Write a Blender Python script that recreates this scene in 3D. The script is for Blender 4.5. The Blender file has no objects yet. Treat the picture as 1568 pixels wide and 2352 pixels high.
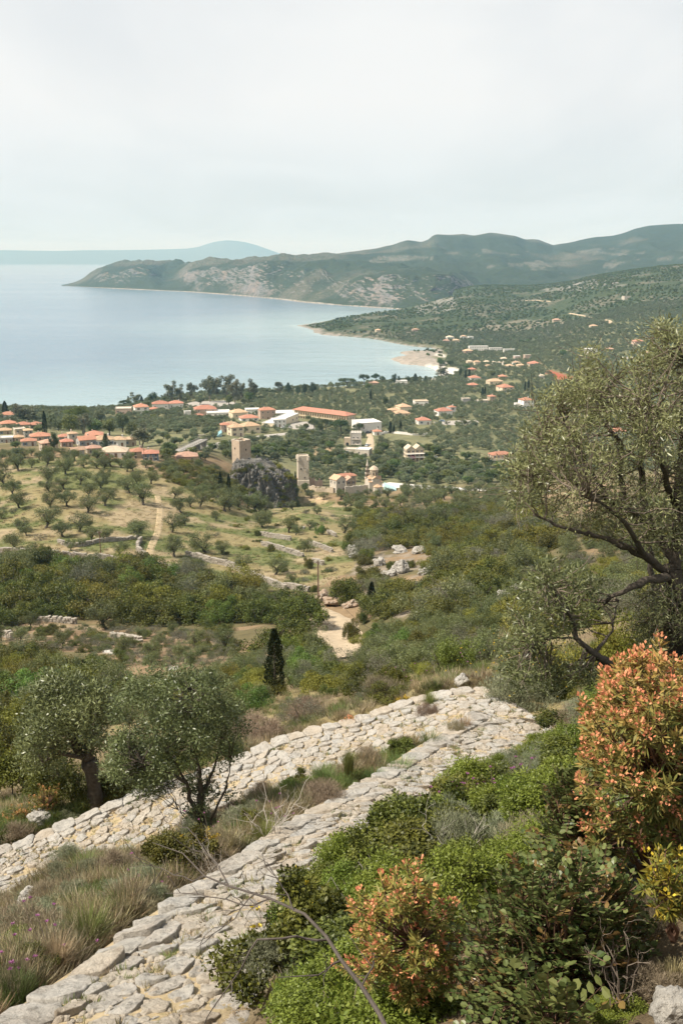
import bpy, math, random
import numpy as np
from mathutils import Vector, Matrix

rng = np.random.default_rng(7)
random.seed(7)
scene = bpy.context.scene
COL = scene.collection

# ------------------------------------------------------------------ camera
EYE = 145.0                      # eye height above the sea, metres
FPX = 2287.0                     # focal length in units of the 1568 x 2352 photograph
HORV = 592.0                     # row of the horizon in those units
PITCH = math.atan((1176.0 - HORV) / FPX)
SP, CP = math.sin(PITCH), math.cos(PITCH)
cam_d = bpy.data.cameras.new('camera')
cam = bpy.data.objects.new('camera', cam_d)
COL.objects.link(cam)
cam.location = (0, 0, EYE)
cam.rotation_euler = (math.radians(90) - PITCH, 0, 0)
cam_d.sensor_fit = 'VERTICAL'
cam_d.sensor_height = 36.0
cam_d.lens = 36.0 * FPX / 2352.0
cam_d.clip_start = 0.1
cam_d.clip_end = 90000
scene.camera = cam

# ------------------------------------------------------------------ sky and sun
SUN_AZ = math.radians(-110)      # clockwise from the view direction
SUN_EL = math.radians(52)
sun_dir = Vector((math.sin(SUN_AZ) * math.cos(SUN_EL), math.cos(SUN_AZ) * math.cos(SUN_EL), math.sin(SUN_EL)))
world = bpy.data.worlds.new('World')
scene.world = world
world.use_nodes = True
nt = world.node_tree
nt.nodes.clear()
N = nt.nodes.new
L = nt.links.new
out = N('ShaderNodeOutputWorld')
bg = N('ShaderNodeBackground')
bg.inputs['Strength'].default_value = 0.067
sky = N('ShaderNodeTexSky')
sky.sky_type = 'NISHITA'
sky.sun_disc = False
sky.sun_elevation = SUN_EL
sky.sun_rotation = SUN_AZ % (2 * math.pi)
sky.altitude = 150
sky.air_density = 1.0
sky.dust_density = 1.5
tc = N('ShaderNodeTexCoord')
sep = N('ShaderNodeSeparateXYZ')
L(tc.outputs['Generated'], sep.inputs[0])
zc = N('ShaderNodeMath'); zc.operation = 'MAXIMUM'; zc.inputs[1].default_value = 0.0
L(sep.outputs['Z'], zc.inputs[0])
za = N('ShaderNodeMath'); za.operation = 'ADD'; za.inputs[1].default_value = 0.10
L(zc.outputs[0], za.inputs[0])
dx = N('ShaderNodeMath'); dx.operation = 'DIVIDE'
dy = N('ShaderNodeMath'); dy.operation = 'DIVIDE'
L(sep.outputs['X'], dx.inputs[0]); L(za.outputs[0], dx.inputs[1])
L(sep.outputs['Y'], dy.inputs[0]); L(za.outputs[0], dy.inputs[1])
cmb = N('ShaderNodeCombineXYZ')
L(dx.outputs[0], cmb.inputs[0]); L(dy.outputs[0], cmb.inputs[1])
mp = N('ShaderNodeMapping')
mp.inputs['Scale'].default_value = (0.55, 0.30, 1)
mp.inputs['Rotation'].default_value = (0, 0, math.radians(-22))
mp.inputs['Location'].default_value = (3.1, 1.7, 0)
L(cmb.outputs[0], mp.inputs[0])
nz = N('ShaderNodeTexNoise')
nz.inputs['Scale'].default_value = 1.3
nz.inputs['Detail'].default_value = 7
nz.inputs['Roughness'].default_value = 0.52
nz.inputs['Distortion'].default_value = 0.5
L(mp.outputs[0], nz.inputs['Vector'])
cr = N('ShaderNodeMapRange')
cr.inputs['From Min'].default_value = 0.33
cr.inputs['From Max'].default_value = 0.55
cr.inputs['To Min'].default_value = 0.80
cr.inputs['To Max'].default_value = 0.97
L(nz.outputs['Fac'], cr.inputs['Value'])
thin = N('ShaderNodeMapRange')      # the veil of high cloud thins out towards the zenith
thin.inputs['From Min'].default_value = 0.25; thin.inputs['From Max'].default_value = 0.9; thin.inputs['To Min'].default_value = 1.0; thin.inputs['To Max'].default_value = 0.6
L(zc.outputs[0], thin.inputs['Value'])
veil = N('ShaderNodeMath'); veil.operation = 'MULTIPLY'
L(cr.outputs[0], veil.inputs[0]); L(thin.outputs[0], veil.inputs[1])
mixs = N('ShaderNodeMix'); mixs.data_type = 'RGBA'
L(veil.outputs[0], mixs.inputs['Factor'])
L(sky.outputs[0], mixs.inputs[6])
mixs.inputs[7].default_value = (8.7, 9.1, 9.25, 1)      # thin high cloud
low = N('ShaderNodeMapRange'); low.inputs['From Min'].default_value = 0.0; low.inputs['From Max'].default_value = 0.14
L(zc.outputs[0], low.inputs['Value'])
veilc = N('ShaderNodeMix'); veilc.data_type = 'RGBA'
veilc.inputs[6].default_value = (7.3, 8.5, 9.0, 1); veilc.inputs[7].default_value = (9.35, 9.5, 9.45, 1)
L(low.outputs[0], veilc.inputs['Factor']); L(veilc.outputs[2], mixs.inputs[7])
L(mixs.outputs[2], bg.inputs['Color'])
L(bg.outputs[0], out.inputs[0])

sun_d = bpy.data.lights.new('sun', 'SUN')
sun_d.energy = 5.0
sun_d.angle = math.radians(0.6)
sun_d.color = (1.0, 0.93, 0.81)
sun = bpy.data.objects.new('sun', sun_d)
COL.objects.link(sun)
sun.location = (-60, -10, 260)
sun.rotation_euler = sun_dir.to_track_quat('Z', 'Y').to_euler()

vs = scene.view_settings
vs.view_transform = 'Standard'
vs.look = 'None'
vs.exposure = 0.58
vs.gamma = 1.0
vs.use_curve_mapping = False
scene.render.engine = 'CYCLES'
scene.cycles.max_bounces = 6
scene.cycles.diffuse_bounces = 3
scene.cycles.transparent_max_bounces = 8
scene.cycles.volume_bounces = 0

# ------------------------------------------------------------------ picture <-> place
def ray(u, v):
    """direction through photo point (u, v) scaled so that its forward (Y) part is 1: x, z per metre forward."""
    s = (np.asarray(v, float) - 1176.0) / FPX
    t = (np.asarray(u, float) - 784.0) / FPX
    yd = CP - s * SP
    return t / yd, -(SP + s * CP) / yd

def at(u, v, Y):
    x, z = ray(u, v)
    return np.stack(np.broadcast_arrays(x * Y, np.asarray(Y, float) + 0 * x, EYE + z * Y), -1)

def project(P):
    P = np.asarray(P, float)
    x, y, z = P[..., 0], P[..., 1], P[..., 2] - EYE
    depth = y * CP - z * SP
    up = y * SP + z * CP
    depth = np.where(np.abs(depth) < 1e-6, 1e-6, depth)
    return 784.0 + FPX * x / depth, 1176.0 - FPX * up / depth, depth

# frames in which positions were read off enlarged crops
FR = {'T': (1, 0, 0), 'A': (.332, 0, 846.7), 'B': (.332, 482.9, 846.7), 'C': (.44, 878.1, 752.6), 'D': (.5, 784, 489.2),
      'E': (.4, 0, 1034.9), 'F': (.44, 564.5, 1034.9), 'G': (.4, 0, 1254.4), 'H': (.48, 501.8, 1317.1), 'J': (.24, 533.1, 972.1),
      'K': (.2, 627.2, 909.4), 'M': (.3467, 1066, 721)}
def fr(f, pts):
    k, a, b = FR[f]
    return [(k * p[0] + a, k * p[1] + b) for p in pts]

# ------------------------------------------------------------------ noise
def _h2(ix, iy, seed):
    n = (ix * 374761393 + iy * 668265263 + seed * 974711) & 0xFFFFFFFF
    n = ((n ^ (n >> 13)) * 1274126177) & 0xFFFFFFFF
    return ((n ^ (n >> 16)) & 0xFFFF) / 65535.0
def vn(x, y, seed=0):
    x = np.asarray(x, float); y = np.asarray(y, float)
    ix = np.floor(x).astype(np.int64); iy = np.floor(y).astype(np.int64)
    fx = x - ix; fy = y - iy
    fx = fx * fx * fx * (fx * (fx * 6 - 15) + 10); fy = fy * fy * fy * (fy * (fy * 6 - 15) + 10)
    a = _h2(ix, iy, seed); b = _h2(ix + 1, iy, seed); c = _h2(ix, iy + 1, seed); d = _h2(ix + 1, iy + 1, seed)
    return (a + (b - a) * fx) * (1 - fy) + (c + (d - c) * fx) * fy
def fbm(x, y, oct=4, seed=0, gain=0.5):
    s = 0; a = 1; t = 0
    for i in range(oct):
        s = s + a * vn(x * 2 ** i + 17.3 * i, y * 2 ** i - 9.1 * i, seed + i)
        t += a; a *= gain
    return s / t - 0.5
def ridged(x, y, oct=4, seed=0, gain=0.5):
    s = 0; a = 1; t = 0
    for i in range(oct):
        s = s + a * (1 - np.abs(2 * vn(x * 2 ** i + 31.7 * i, y * 2 ** i + 5.9 * i, seed + i) - 1))
        t += a; a *= gain
    return s / t
def sstep(a, b, x):
    t = np.clip((x - a) / (b - a), 0, 1)
    return t * t * (3 - 2 * t)
def in_poly(px, py, poly):
    poly = np.asarray(poly, float)
    inside = np.zeros(np.shape(px), bool)
    j = len(poly) - 1
    for i in range(len(poly)):
        xi, yi = poly[i]; xj, yj = poly[j]
        c = ((yi > py) != (yj > py))
        with np.errstate(divide='ignore', invalid='ignore'):
            xx = (xj - xi) * (py - yi) / (yj - yi) + xi
        inside ^= c & (px < xx)
        j = i
    return inside
def line_dist(px, py, pts, closed=False):
    """distance to a polyline, and the parameter (index + fraction) of the nearest point."""
    pts = np.asarray(pts, float)
    best = np.full(np.shape(px), 1e18); par = np.zeros(np.shape(px))
    n = len(pts)
    for i in range(n if closed else n - 1):
        a = pts[i]; b = pts[(i + 1) % n]
        d = b - a; l2 = max((d * d).sum(), 1e-12)
        t = np.clip(((px - a[0]) * d[0] + (py - a[1]) * d[1]) / l2, 0, 1)
        q = (px - a[0] - t * d[0]) ** 2 + (py - a[1] - t * d[1]) ** 2
        m = q < best
        best = np.where(m, q, best); par = np.where(m, i + t, par)
    return np.sqrt(best), par

# ------------------------------------------------------------------ object helpers
def link(o, parent=None):
    COL.objects.link(o)
    if parent is not None:
        o.parent = parent
    return o
def tag(o, label=None, cat=None, group=None, kind=None):
    if label: o['label'] = label
    if cat: o['category'] = cat
    if group: o['group'] = group
    if kind: o['kind'] = kind
    return o
def empty(name, loc, rz=0.0, parent=None):
    o = bpy.data.objects.new(name, None)
    o.empty_display_size = 0.3
    o.location = [float(c) for c in loc]; o.rotation_euler = (0, 0, rz)
    return link(o, parent)

class MB:
    """collects vertices and faces; build() links them as ONE mesh object."""
    def __init__(s):
        s.v = []; s.f = []; s.m = []; s.n = 0; s.tone = []
    def add(s, verts, faces, mat=0, tone=None):
        verts = np.asarray(verts, float).reshape(-1, 3)
        s.v.append(verts)
        if isinstance(faces, np.ndarray):
            s.f.append(faces + s.n)
            nf = len(faces)
        else:
            by = {}
            for f in faces: by.setdefault(len(f), []).append(f)
            nf = len(faces)
            for k in by: s.f.append(np.asarray(by[k], np.int64) + s.n)
            if len(by) > 1 and tone is not None and np.ndim(tone) > 0: raise ValueError
        s.m.append(np.full(nf, mat, np.int32))
        s.tone.append(np.broadcast_to(np.asarray(0.5 if tone is None else tone, np.float32), (nf,)))
        s.n += len(verts)
        return s
    def box(s, c, size, rz=0.0, mat=0, taper=1.0, tone=None):
        x, y, z = [q / 2 for q in size]
        p = np.array([(-x, -y, -z), (x, -y, -z), (x, y, -z), (-x, y, -z), (-x * taper, -y * taper, z), (x * taper, -y * taper, z), (x * taper, y * taper, z), (-x * taper, y * taper, z)])
        if rz:
            cc, ss = math.cos(rz), math.sin(rz)
            p = np.stack([p[:, 0] * cc - p[:, 1] * ss, p[:, 0] * ss + p[:, 1] * cc, p[:, 2]], 1)
        s.add(p + np.asarray(c, float), np.array([(0, 3, 2, 1), (4, 5, 6, 7), (0, 1, 5, 4), (1, 2, 6, 5), (2, 3, 7, 6), (3, 0, 4, 7)]), mat, tone)
        return s
    def tube(s, pts, rad, sides=6, mat=0, tone=None, cap=True):
        pts = np.asarray(pts, float); n = len(pts)
        rad = np.broadcast_to(np.asarray(rad, float), (n,))
        t = np.gradient(pts, axis=0)
        t /= np.maximum(np.linalg.norm(t, axis=1, keepdims=True), 1e-9)
        ref = np.array([0, 0, 1.0]) if abs(t[:, 2]).mean() < 0.8 else np.array([1.0, 0, 0])
        a = np.cross(t, ref); a /= np.maximum(np.linalg.norm(a, axis=1, keepdims=True), 1e-9)
        b = np.cross(t, a)
        th = np.arange(sides) * 2 * math.pi / sides
        V = pts[:, None] + rad[:, None, None] * (a[:, None] * np.cos(th)[None, :, None] + b[:, None] * np.sin(th)[None, :, None])
        i = np.arange(n - 1)[:, None] * sides; k = np.arange(sides)[None]
        k2 = (k + 1) % sides
        F = np.stack([i + k, i + k2, i + sides + k2, i + sides + k], -1).reshape(-1, 4)
        s.add(V.reshape(-1, 3), F, mat, tone)
        if cap:
            s.f.append(np.arange((n - 1) * sides, n * sides)[None] + s.n - n * sides); s.m.append(np.array([mat], np.int32))
            s.tone.append(np.full(1, 0.5 if tone is None else float(np.mean(tone)), np.float32))
        return s
    def mesh(s, name, mats, smooth=False, tone=False):
        V = np.concatenate(s.v)
        counts = np.concatenate([np.full(len(f), f.shape[1], np.int32) for f in s.f])
        me = bpy.data.meshes.new(name)
        me.vertices.add(len(V)); me.vertices.foreach_set('co', V.astype(np.float32).ravel())
        flat = np.concatenate([f.ravel() for f in s.f]).astype(np.int32)
        me.loops.add(len(flat)); me.loops.foreach_set('vertex_index', flat)
        me.polygons.add(len(counts))
        st = np.zeros(len(counts), np.int32); st[1:] = np.cumsum(counts)[:-1]
        me.polygons.foreach_set('loop_start', st)
        me.polygons.foreach_set('loop_total', counts)
        me.polygons.foreach_set('material_index', np.concatenate(s.m))
        me.polygons.foreach_set('use_smooth', np.full(len(counts), bool(smooth)))
        if tone:
            at_ = me.attributes.new('tone', 'FLOAT', 'FACE')
            at_.data.foreach_set('value', np.concatenate(s.tone).astype(np.float32))
        for m in (mats if isinstance(mats, (list, tuple)) else [mats]): me.materials.append(m)
        me.update(calc_edges=True)
        return me
    def build(s, name, mats, parent=None, smooth=False, tone=False, loc=None):
        o = bpy.data.objects.new(name, s.mesh(name, mats, smooth, tone))
        if loc is not None: o.location = [float(c) for c in loc]
        return link(o, parent)

def grid_mesh(name, V, shape, mat, colors=None, smooth=True):
    r, c = shape
    i = np.arange(r - 1)[:, None] * c + np.arange(c - 1)[None]
    F = np.stack([i, i + 1, i + c + 1, i + c], -1).reshape(-1, 4)
    mb = MB().add(V, F)
    me = mb.mesh(name, mat, smooth)
    if colors is not None:
        a = me.color_attributes.new('ground', 'FLOAT_COLOR', 'POINT')
        cc = np.ones((len(V), 4), np.float32); cc[:, :3] = colors
        a.data.foreach_set('color', cc.ravel())
    return me

# ------------------------------------------------------------------ materials
def mat_new(name):
    m = bpy.data.materials.new(name); m.use_nodes = True
    nt = m.node_tree; nt.nodes.clear()
    return m, nt, nt.nodes.new, nt.links.new
def m_simple(name, col, rough=0.85, noise=0.25, scale=3.0, bump=0.0, bscale=None, obj_var=0.0, spec=0.3, metal=0.0, col2=None):
    """plain surface: colour broken up by two scales of noise, optional relief, optional difference from object to object."""
    m, nt, N, L = mat_new(name)
    o = N('ShaderNodeOutputMaterial'); p = N('ShaderNodeBsdfPrincipled')
    L(p.outputs[0], o.inputs[0])
    p.inputs['Roughness'].default_value = rough
    p.inputs['Specular IOR Level'].default_value = spec
    p.inputs['Metallic'].default_value = metal
    tc = N('ShaderNodeTexCoord')
    n1 = N('ShaderNodeTexNoise'); n1.inputs['Scale'].default_value = scale; n1.inputs['Detail'].default_value = 8; n1.inputs['Roughness'].default_value = 0.65
    L(tc.outputs['Object'], n1.inputs['Vector'])
    mr = N('ShaderNodeMapRange'); mr.inputs['From Min'].default_value = 0.3; mr.inputs['From Max'].default_value = 0.7
    L(n1.outputs['Fac'], mr.inputs['Value'])
    mx = N('ShaderNodeMix'); mx.data_type = 'RGBA'
    c2 = col2 if col2 else tuple(c * (1 - noise) for c in col)
    c1 = col if col2 else tuple(c * (1 + noise * 0.5) for c in col)
    mx.inputs[6].default_value = (*c1, 1); mx.inputs[7].default_value = (*c2, 1)
    L(mr.outputs[0], mx.inputs['Factor'])
    src = mx.outputs[2]
    if obj_var:
        oi = N('ShaderNodeObjectInfo')
        hs = N('ShaderNodeHueSaturation')
        v = N('ShaderNodeMapRange'); v.inputs['To Min'].default_value = 1 - obj_var; v.inputs['To Max'].default_value = 1 + obj_var
        L(oi.outputs['Random'], v.inputs['Value']); L(v.outputs[0], hs.inputs['Value'])
        ml = N('ShaderNodeMath'); ml.operation = 'MULTIPLY'; ml.inputs[1].default_value = 7.31
        frc = N('ShaderNodeMath'); frc.operation = 'FRACT'
        L(oi.outputs['Random'], ml.inputs[0]); L(ml.outputs[0], frc.inputs[0])
        h = N('ShaderNodeMapRange'); h.inputs['To Min'].default_value = 0.5 - obj_var * 0.04; h.inputs['To Max'].default_value = 0.5 + obj_var * 0.04
        L(frc.outputs[0], h.inputs['Value']); L(h.outputs[0], hs.inputs['Hue'])
        L(src, hs.inputs['Color']); src = hs.outputs[0]
    L(src, p.inputs['Base Color'])
    if bump:
        b = N('ShaderNodeBump'); b.inputs['Strength'].default_value = 1.0; b.inputs['Distance'].default_value = bump
        n2 = N('ShaderNodeTexNoise'); n2.inputs['Scale'].default_value = bscale or scale * 4; n2.inputs['Detail'].default_value = 6
        L(tc.outputs['Object'], n2.inputs['Vector'])
        L(n2.outputs['Fac'], b.inputs['Height']); L(b.outputs[0], p.inputs['Normal'])
    return m
def m_leaf(name, c_lo, c_hi, var=0.25, hue=0.03, trans=0.3, rough=0.5, spec=0.35):
    """leaves: colour runs from c_lo to c_hi with each leaf's own tone, plant to plant differences, some light through the blade."""
    m, nt, N, L = mat_new(name)
    o = N('ShaderNodeOutputMaterial')
    at_ = N('ShaderNodeAttribute'); at_.attribute_name = 'tone'
    mx = N('ShaderNodeMix'); mx.data_type = 'RGBA'
    mx.inputs[6].default_value = (*c_lo, 1); mx.inputs[7].default_value = (*c_hi, 1)
    L(at_.outputs['Fac'], mx.inputs['Factor'])
    oi = N('ShaderNodeObjectInfo')
    hs = N('ShaderNodeHueSaturation')
    v = N('ShaderNodeMapRange'); v.inputs['To Min'].default_value = 1 - var; v.inputs['To Max'].default_value = 1 + var
    L(oi.outputs['Random'], v.inputs['Value']); L(v.outputs[0], hs.inputs['Value'])
    ml = N('ShaderNodeMath'); ml.operation = 'MULTIPLY'; ml.inputs[1].default_value = 7.31
    frc = N('ShaderNodeMath'); frc.operation = 'FRACT'
    L(oi.outputs['Random'], ml.inputs[0]); L(ml.outputs[0], frc.inputs[0])
    h = N('ShaderNodeMapRange'); h.inputs['To Min'].default_value = 0.5 - hue; h.inputs['To Max'].default_value = 0.5 + hue
    L(frc.outputs[0], h.inputs['Value']); L(h.outputs[0], hs.inputs['Hue'])
    L(mx.outputs[2], hs.inputs['Color'])
    p = N('ShaderNodeBsdfPrincipled')
    p.inputs['Roughness'].default_value = rough
    p.inputs['Specular IOR Level'].default_value = spec
    L(hs.outputs[0], p.inputs['Base Color'])
    if trans > 0:
        t = N('ShaderNodeBsdfTranslucent')
        L(hs.outputs[0], t.inputs['Color'])
        ms = N('ShaderNodeMixShader'); ms.inputs[0].default_value = trans
        L(p.outputs[0], ms.inputs[1]); L(t.outputs[0], ms.inputs[2]); L(ms.outputs[0], o.inputs[0])
    else:
        L(p.outputs[0], o.inputs[0])
    return m

# ------------------------------------------------------------------ the lie of the land
def z0(u, v):
    """point of the sea surface seen at (u, v)."""
    x, z = ray(u, v)
    Y = EYE / -z
    return (float(x * Y), float(Y))
COAST_T = [(-600, 950), (0, 946), (100, 946), (200, 948), (262, 939), (300, 926), (400, 914), (480, 908), (560, 903), (640, 897), (735, 893), (800, 888),
           (891, 880), (974, 875), (997, 869), (1005, 864), (1006, 857), (1000, 850), (985, 843), (960, 839), (922, 836), (898, 825), (905, 820), (935, 817),
           (930, 813), (912, 810), (935, 807.5), (985, 806.5), (1000, 804), (997, 800), (960, 797), (935, 794), (878, 783), (849, 777.5), (800, 773), (740, 769),
           (719, 763), (722, 759), (700, 754), (672, 748), (705, 744.5), (760, 736), (850, 726), (950, 718), (1000, 712)]
COAST = [z0(*p) for p in COAST_T] + [(700, 4200), (2500, 9000), (9000, 9000), (9000, -200), (-9000, -200), (-9000, 940)]
COAST = np.array(COAST)

# (u, v, Y) where the bare ground is seen at (u, v), Y metres ahead
CTRL = [
    # foreground spur, right side
    (1500, 2330, 3.6), (1250, 2345, 4.0), (950, 2352, 4.4), (1500, 2000, 5.5), (1250, 2120, 5.2), (1480, 1800, 8), (1300, 1950, 7.5), (1540, 1560, 11), (1400, 1610, 16),
    (1030, 2050, 7.6), (1300, 1780, 12.5), (1568, 2350, 3.3), (1568, 1700, 8),
    # first flight of the stone path: outer edge, then inner edge
    (-10, 2348, 7.0), (160, 2235, 8.0), (330, 2110, 9.5), (480, 2010, 11.3), (640, 1900, 13.5), (860, 1780, 17), (1050, 1660, 21), (1110, 1588, 24.5),
    (570, 2345, 6.6), (640, 2090, 8.9), (900, 1900, 12.5), (1180, 1745, 18.3), (1245, 1690, 20.5), (1200, 1620, 23),
    # slope between the flights
    (-20, 2200, 10.6), (150, 2140, 11.3), (300, 2050, 12.8), (450, 1970, 14.6), (620, 1870, 17), (780, 1790, 19.2), (-60, 2352, 8.2),
    # second flight
    (0, 1950, 20), (240, 1850, 21.5), (540, 1740, 23.3), (800, 1655, 24.5), (960, 1600, 25.3), (0, 2060, 17.7), (300, 1960, 19), (500, 1865, 20.4), (700, 1790, 21.3), (900, 1725, 22.2),
    # below it
    (0, 1850, 28), (130, 1795, 33), (300, 1740, 34), (600, 1650, 34), (850, 1590, 35), (1000, 1545, 36), (1150, 1500, 38), (1300, 1480, 30), (1400, 1500, 22),
    (60, 1650, 70), (300, 1600, 74), (600, 1550, 76), (1000, 1480, 78), (1250, 1430, 66), (1450, 1430, 45),
    (0, 1520, 122), (100, 1500, 126), (350, 1480, 135), (600, 1450, 138), (790, 1485, 140), (740, 1410, 170), (1000, 1400, 142), (1200, 1390, 112), (1400, 1350, 100),
    (0, 1430, 165), (200, 1430, 165), (400, 1430, 165), (560, 1420, 168), (900, 1390, 165),
    # terraces and grove
    (0, 1275, 235), (150, 1278, 235), (400, 1312, 225), (550, 1340, 215), (700, 1355, 203), (850, 1300, 225), (1000, 1300, 212), (1180, 1300, 175), (1350, 1250, 160),
    (100, 1150, 300), (400, 1200, 290), (700, 1180, 335), (850, 1230, 290), (1000, 1170, 330), (1200, 1200, 265), (1400, 1180, 240),
    (0, 1060, 385), (200, 1050, 390), (350, 1062, 390), (500, 1085, 400), (600, 1160, 398), (420, 1130, 340), (700, 1130, 470), (870, 1122, 500), (1000, 1112, 515), (1190, 1125, 480), (1400, 1120, 400),
    # village and plain
    (0, 1005, 560), (300, 1032, 495), (500, 1040, 500), (300, 1000, 600), (100, 960, 740), (300, 938, 880), (600, 930, 915), (600, 1000, 640), (700, 985, 700), (800, 1005, 685), (900, 1050, 594), (1100, 1050, 600),
    (1100, 1000, 706), (1100, 950, 831), (1100, 900, 1027), (1100, 850, 1300), (1100, 800, 1709), (1100, 770, 1850), (1300, 1000, 690), (1300, 900, 980), (1300, 820, 1330),
    (1400, 800, 1392), (1400, 750, 1620), (1400, 700, 2000), (1400, 655, 2300), (1568, 612, 2560), (1568, 700, 1800), (1568, 760, 1400), (1500, 850, 1108), (1500, 1000, 660), (1500, 1100, 470), (1560, 920, 850),
    (850, 745, 2120), (950, 735, 2240), (950, 765, 1830), (1000, 702, 2500), (1060, 668, 2800), (1130, 656, 2950), (1250, 656, 2900), (1350, 638, 2900), (1200, 700, 2450), (1250, 740, 2000), (1100, 730, 2150),
]
cp = []
for (u, v, Y) in CTRL:
    x, z = ray(u, v)
    cp.append((float(x), math.log(Y), float(-z)))
# ground under and beside the eye, beyond the hill crest, and outside the frame
for a, Y, z in [(-.6, 2.2, -3.3), (-.3, 2.2, -3.1), (0, 2.2, -2.7), (.3, 2.2, -2.3), (.6, 2.2, -2.0),
                (0, 1.5, -2.3), (.5, 1.5, -1.7), (-.5, 1.5, -2.7)]:
    cp.append((a, math.log(Y), -z / Y))
for a, Y, z in [(.1, 3700, 20), (.2, 3700, 40), (.33, 3700, 110), (.6, 3700, 160), (.1, 6500, 10), (.6, 6500, 120), (-.6, 6500, 0), (-.6, 1500, 3), (-.3, 1500, 3), (-.6, 3000, 0), (-.2, 3000, 0), (0, 1500, 3)]:
    cp.append((a, math.log(Y), (EYE - z) / Y))
for (u, v, Y) in CTRL:
    x, z = ray(u, v)
    if x > 0.24: cp.append((0.62, math.log(Y * 0.98), float(-z) * (1.0 if Y > 60 else 0.92)))
    if x < -0.27: cp.append((-0.62, math.log(Y * 1.02), float(-z)))
cp = np.array(cp)
# drop near duplicates of the copied columns
keep = []
for i in range(len(cp)):
    if all((cp[i, 0] - cp[j, 0]) ** 2 * 36 + (cp[i, 1] - cp[j, 1]) ** 2 > 0.0012 for j in keep): keep.append(i)
cp = cp[keep]
def _ker(r2): return np.power(r2 + 1e-9, 0.75)
KA = 5.0
_P = np.stack([cp[:, 0] * KA, cp[:, 1]], 1)
_n = len(_P)
_A = np.zeros((_n + 3, _n + 3))
_A[:_n, :_n] = _ker(((_P[:, None] - _P[None]) ** 2).sum(-1)) + np.eye(_n) * 1e-3
_A[:_n, _n] = 1; _A[:_n, _n + 1:] = _P; _A[_n:, :_n] = _A[:_n, _n:].T
_w = np.linalg.solve(_A, np.concatenate([cp[:, 2], [0, 0, 0]]))
def tandep(a, ly):
    a = np.asarray(a, float); sh = a.shape
    q = np.stack([a.ravel() * KA, np.asarray(ly, float).ravel()], 1)
    res = np.empty(len(q))
    for i in range(0, len(q), 20000):
        qq = q[i:i + 20000]
        res[i:i + 20000] = _ker(((qq[:, None] - _P[None]) ** 2).sum(-1)) @ _w[:_n] + _w[_n] + qq @ _w[_n + 1:]
    return res.reshape(sh)

NA, NL = 360, 700
A_ = np.linspace(-0.62, 0.62, NA)
LY = np.linspace(math.log(1.5), math.log(6000), NL)
# coarse spline, then finer by bilinear interpolation
_ca = np.linspace(-0.62, 0.62, 125); _cl = np.linspace(LY[0], LY[-1], 260)
_td = tandep(*np.meshgrid(_ca, _cl))
def bil(G, ga, gl, a, l):
    fa = np.clip((a - ga[0]) / (ga[1] - ga[0]), 0, len(ga) - 1.001); fl = np.clip((l - gl[0]) / (gl[1] - gl[0]), 0, len(gl) - 1.001)
    ia = fa.astype(int); il = fl.astype(int); fa = fa - ia; fl = fl - il
    return (G[il, ia] * (1 - fa) + G[il, ia + 1] * fa) * (1 - fl) + (G[il + 1, ia] * (1 - fa) + G[il + 1, ia + 1] * fa) * fl
aa, ll = np.meshgrid(A_, LY)
YY = np.exp(ll); XX = aa * YY
ZZ = EYE - bil(_td, _ca, _cl, aa, ll) * YY

# stone path: outer and inner edges as rows of photo points with their distances
P1_OUT = at([-120, -10, 160, 330, 480, 640, 760, 860, 960, 1050, 1085], [2430, 2348, 2235, 2110, 2010, 1900, 1832, 1780, 1715, 1662, 1640], np.array([6.1, 7.0, 8.0, 9.5, 11.3, 13.5, 15.3, 17, 19.2, 21, 21.8]))
P1_IN = at([470, 560, 630, 700, 790, 905, 1010, 1100, 1185, 1245, 1290], [2430, 2348, 2180, 2070, 1980, 1895, 1845, 1795, 1745, 1695, 1670], np.array([6.0, 6.65, 7.9, 9.2, 10.8, 12.7, 14.6, 16.6, 18.4, 20.4, 21.4]))
P2_OUT = at([-140, -10, 120, 240, 330, 430, 540, 640, 720, 800, 880, 960, 1020, 1085, 1115], [2010, 1954, 1902, 1850, 1813, 1778, 1740, 1695, 1672, 1652, 1626, 1600, 1588, 1579, 1582], np.array([19, 20, 20.8, 21.5, 22, 22.6, 23.3, 23.8, 24.2, 24.5, 24.9, 25.3, 25.3, 25.2, 25.0]))
P2_IN = at([-140, -10, 120, 210, 300, 410, 500, 610, 700, 790, 880, 985, 1085, 1180, 1245], [2125, 2065, 2016, 1985, 1955, 1905, 1865, 1826, 1790, 1762, 1735, 1698, 1650, 1650, 1660], np.array([16.6, 17.6, 18.3, 18.7, 19.0, 19.8, 20.4, 20.9, 21.3, 21.8, 22.2, 22.3, 22.3, 21.9, 21.6]))
def resample(P, n):
    d = np.concatenate([[0], np.cumsum(np.linalg.norm(np.diff(P, axis=0), axis=1))])
    s = np.linspace(0, d[-1], n)
    return np.stack([np.interp(s, d, P[:, k]) for k in range(3)], 1), d[-1]
PATHS = []
for po, pi in ((P1_OUT, P1_IN), (P2_OUT, P2_IN)):
    PATHS.append((resample(po, 80)[0], resample(pi, 80)[0]))
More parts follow.
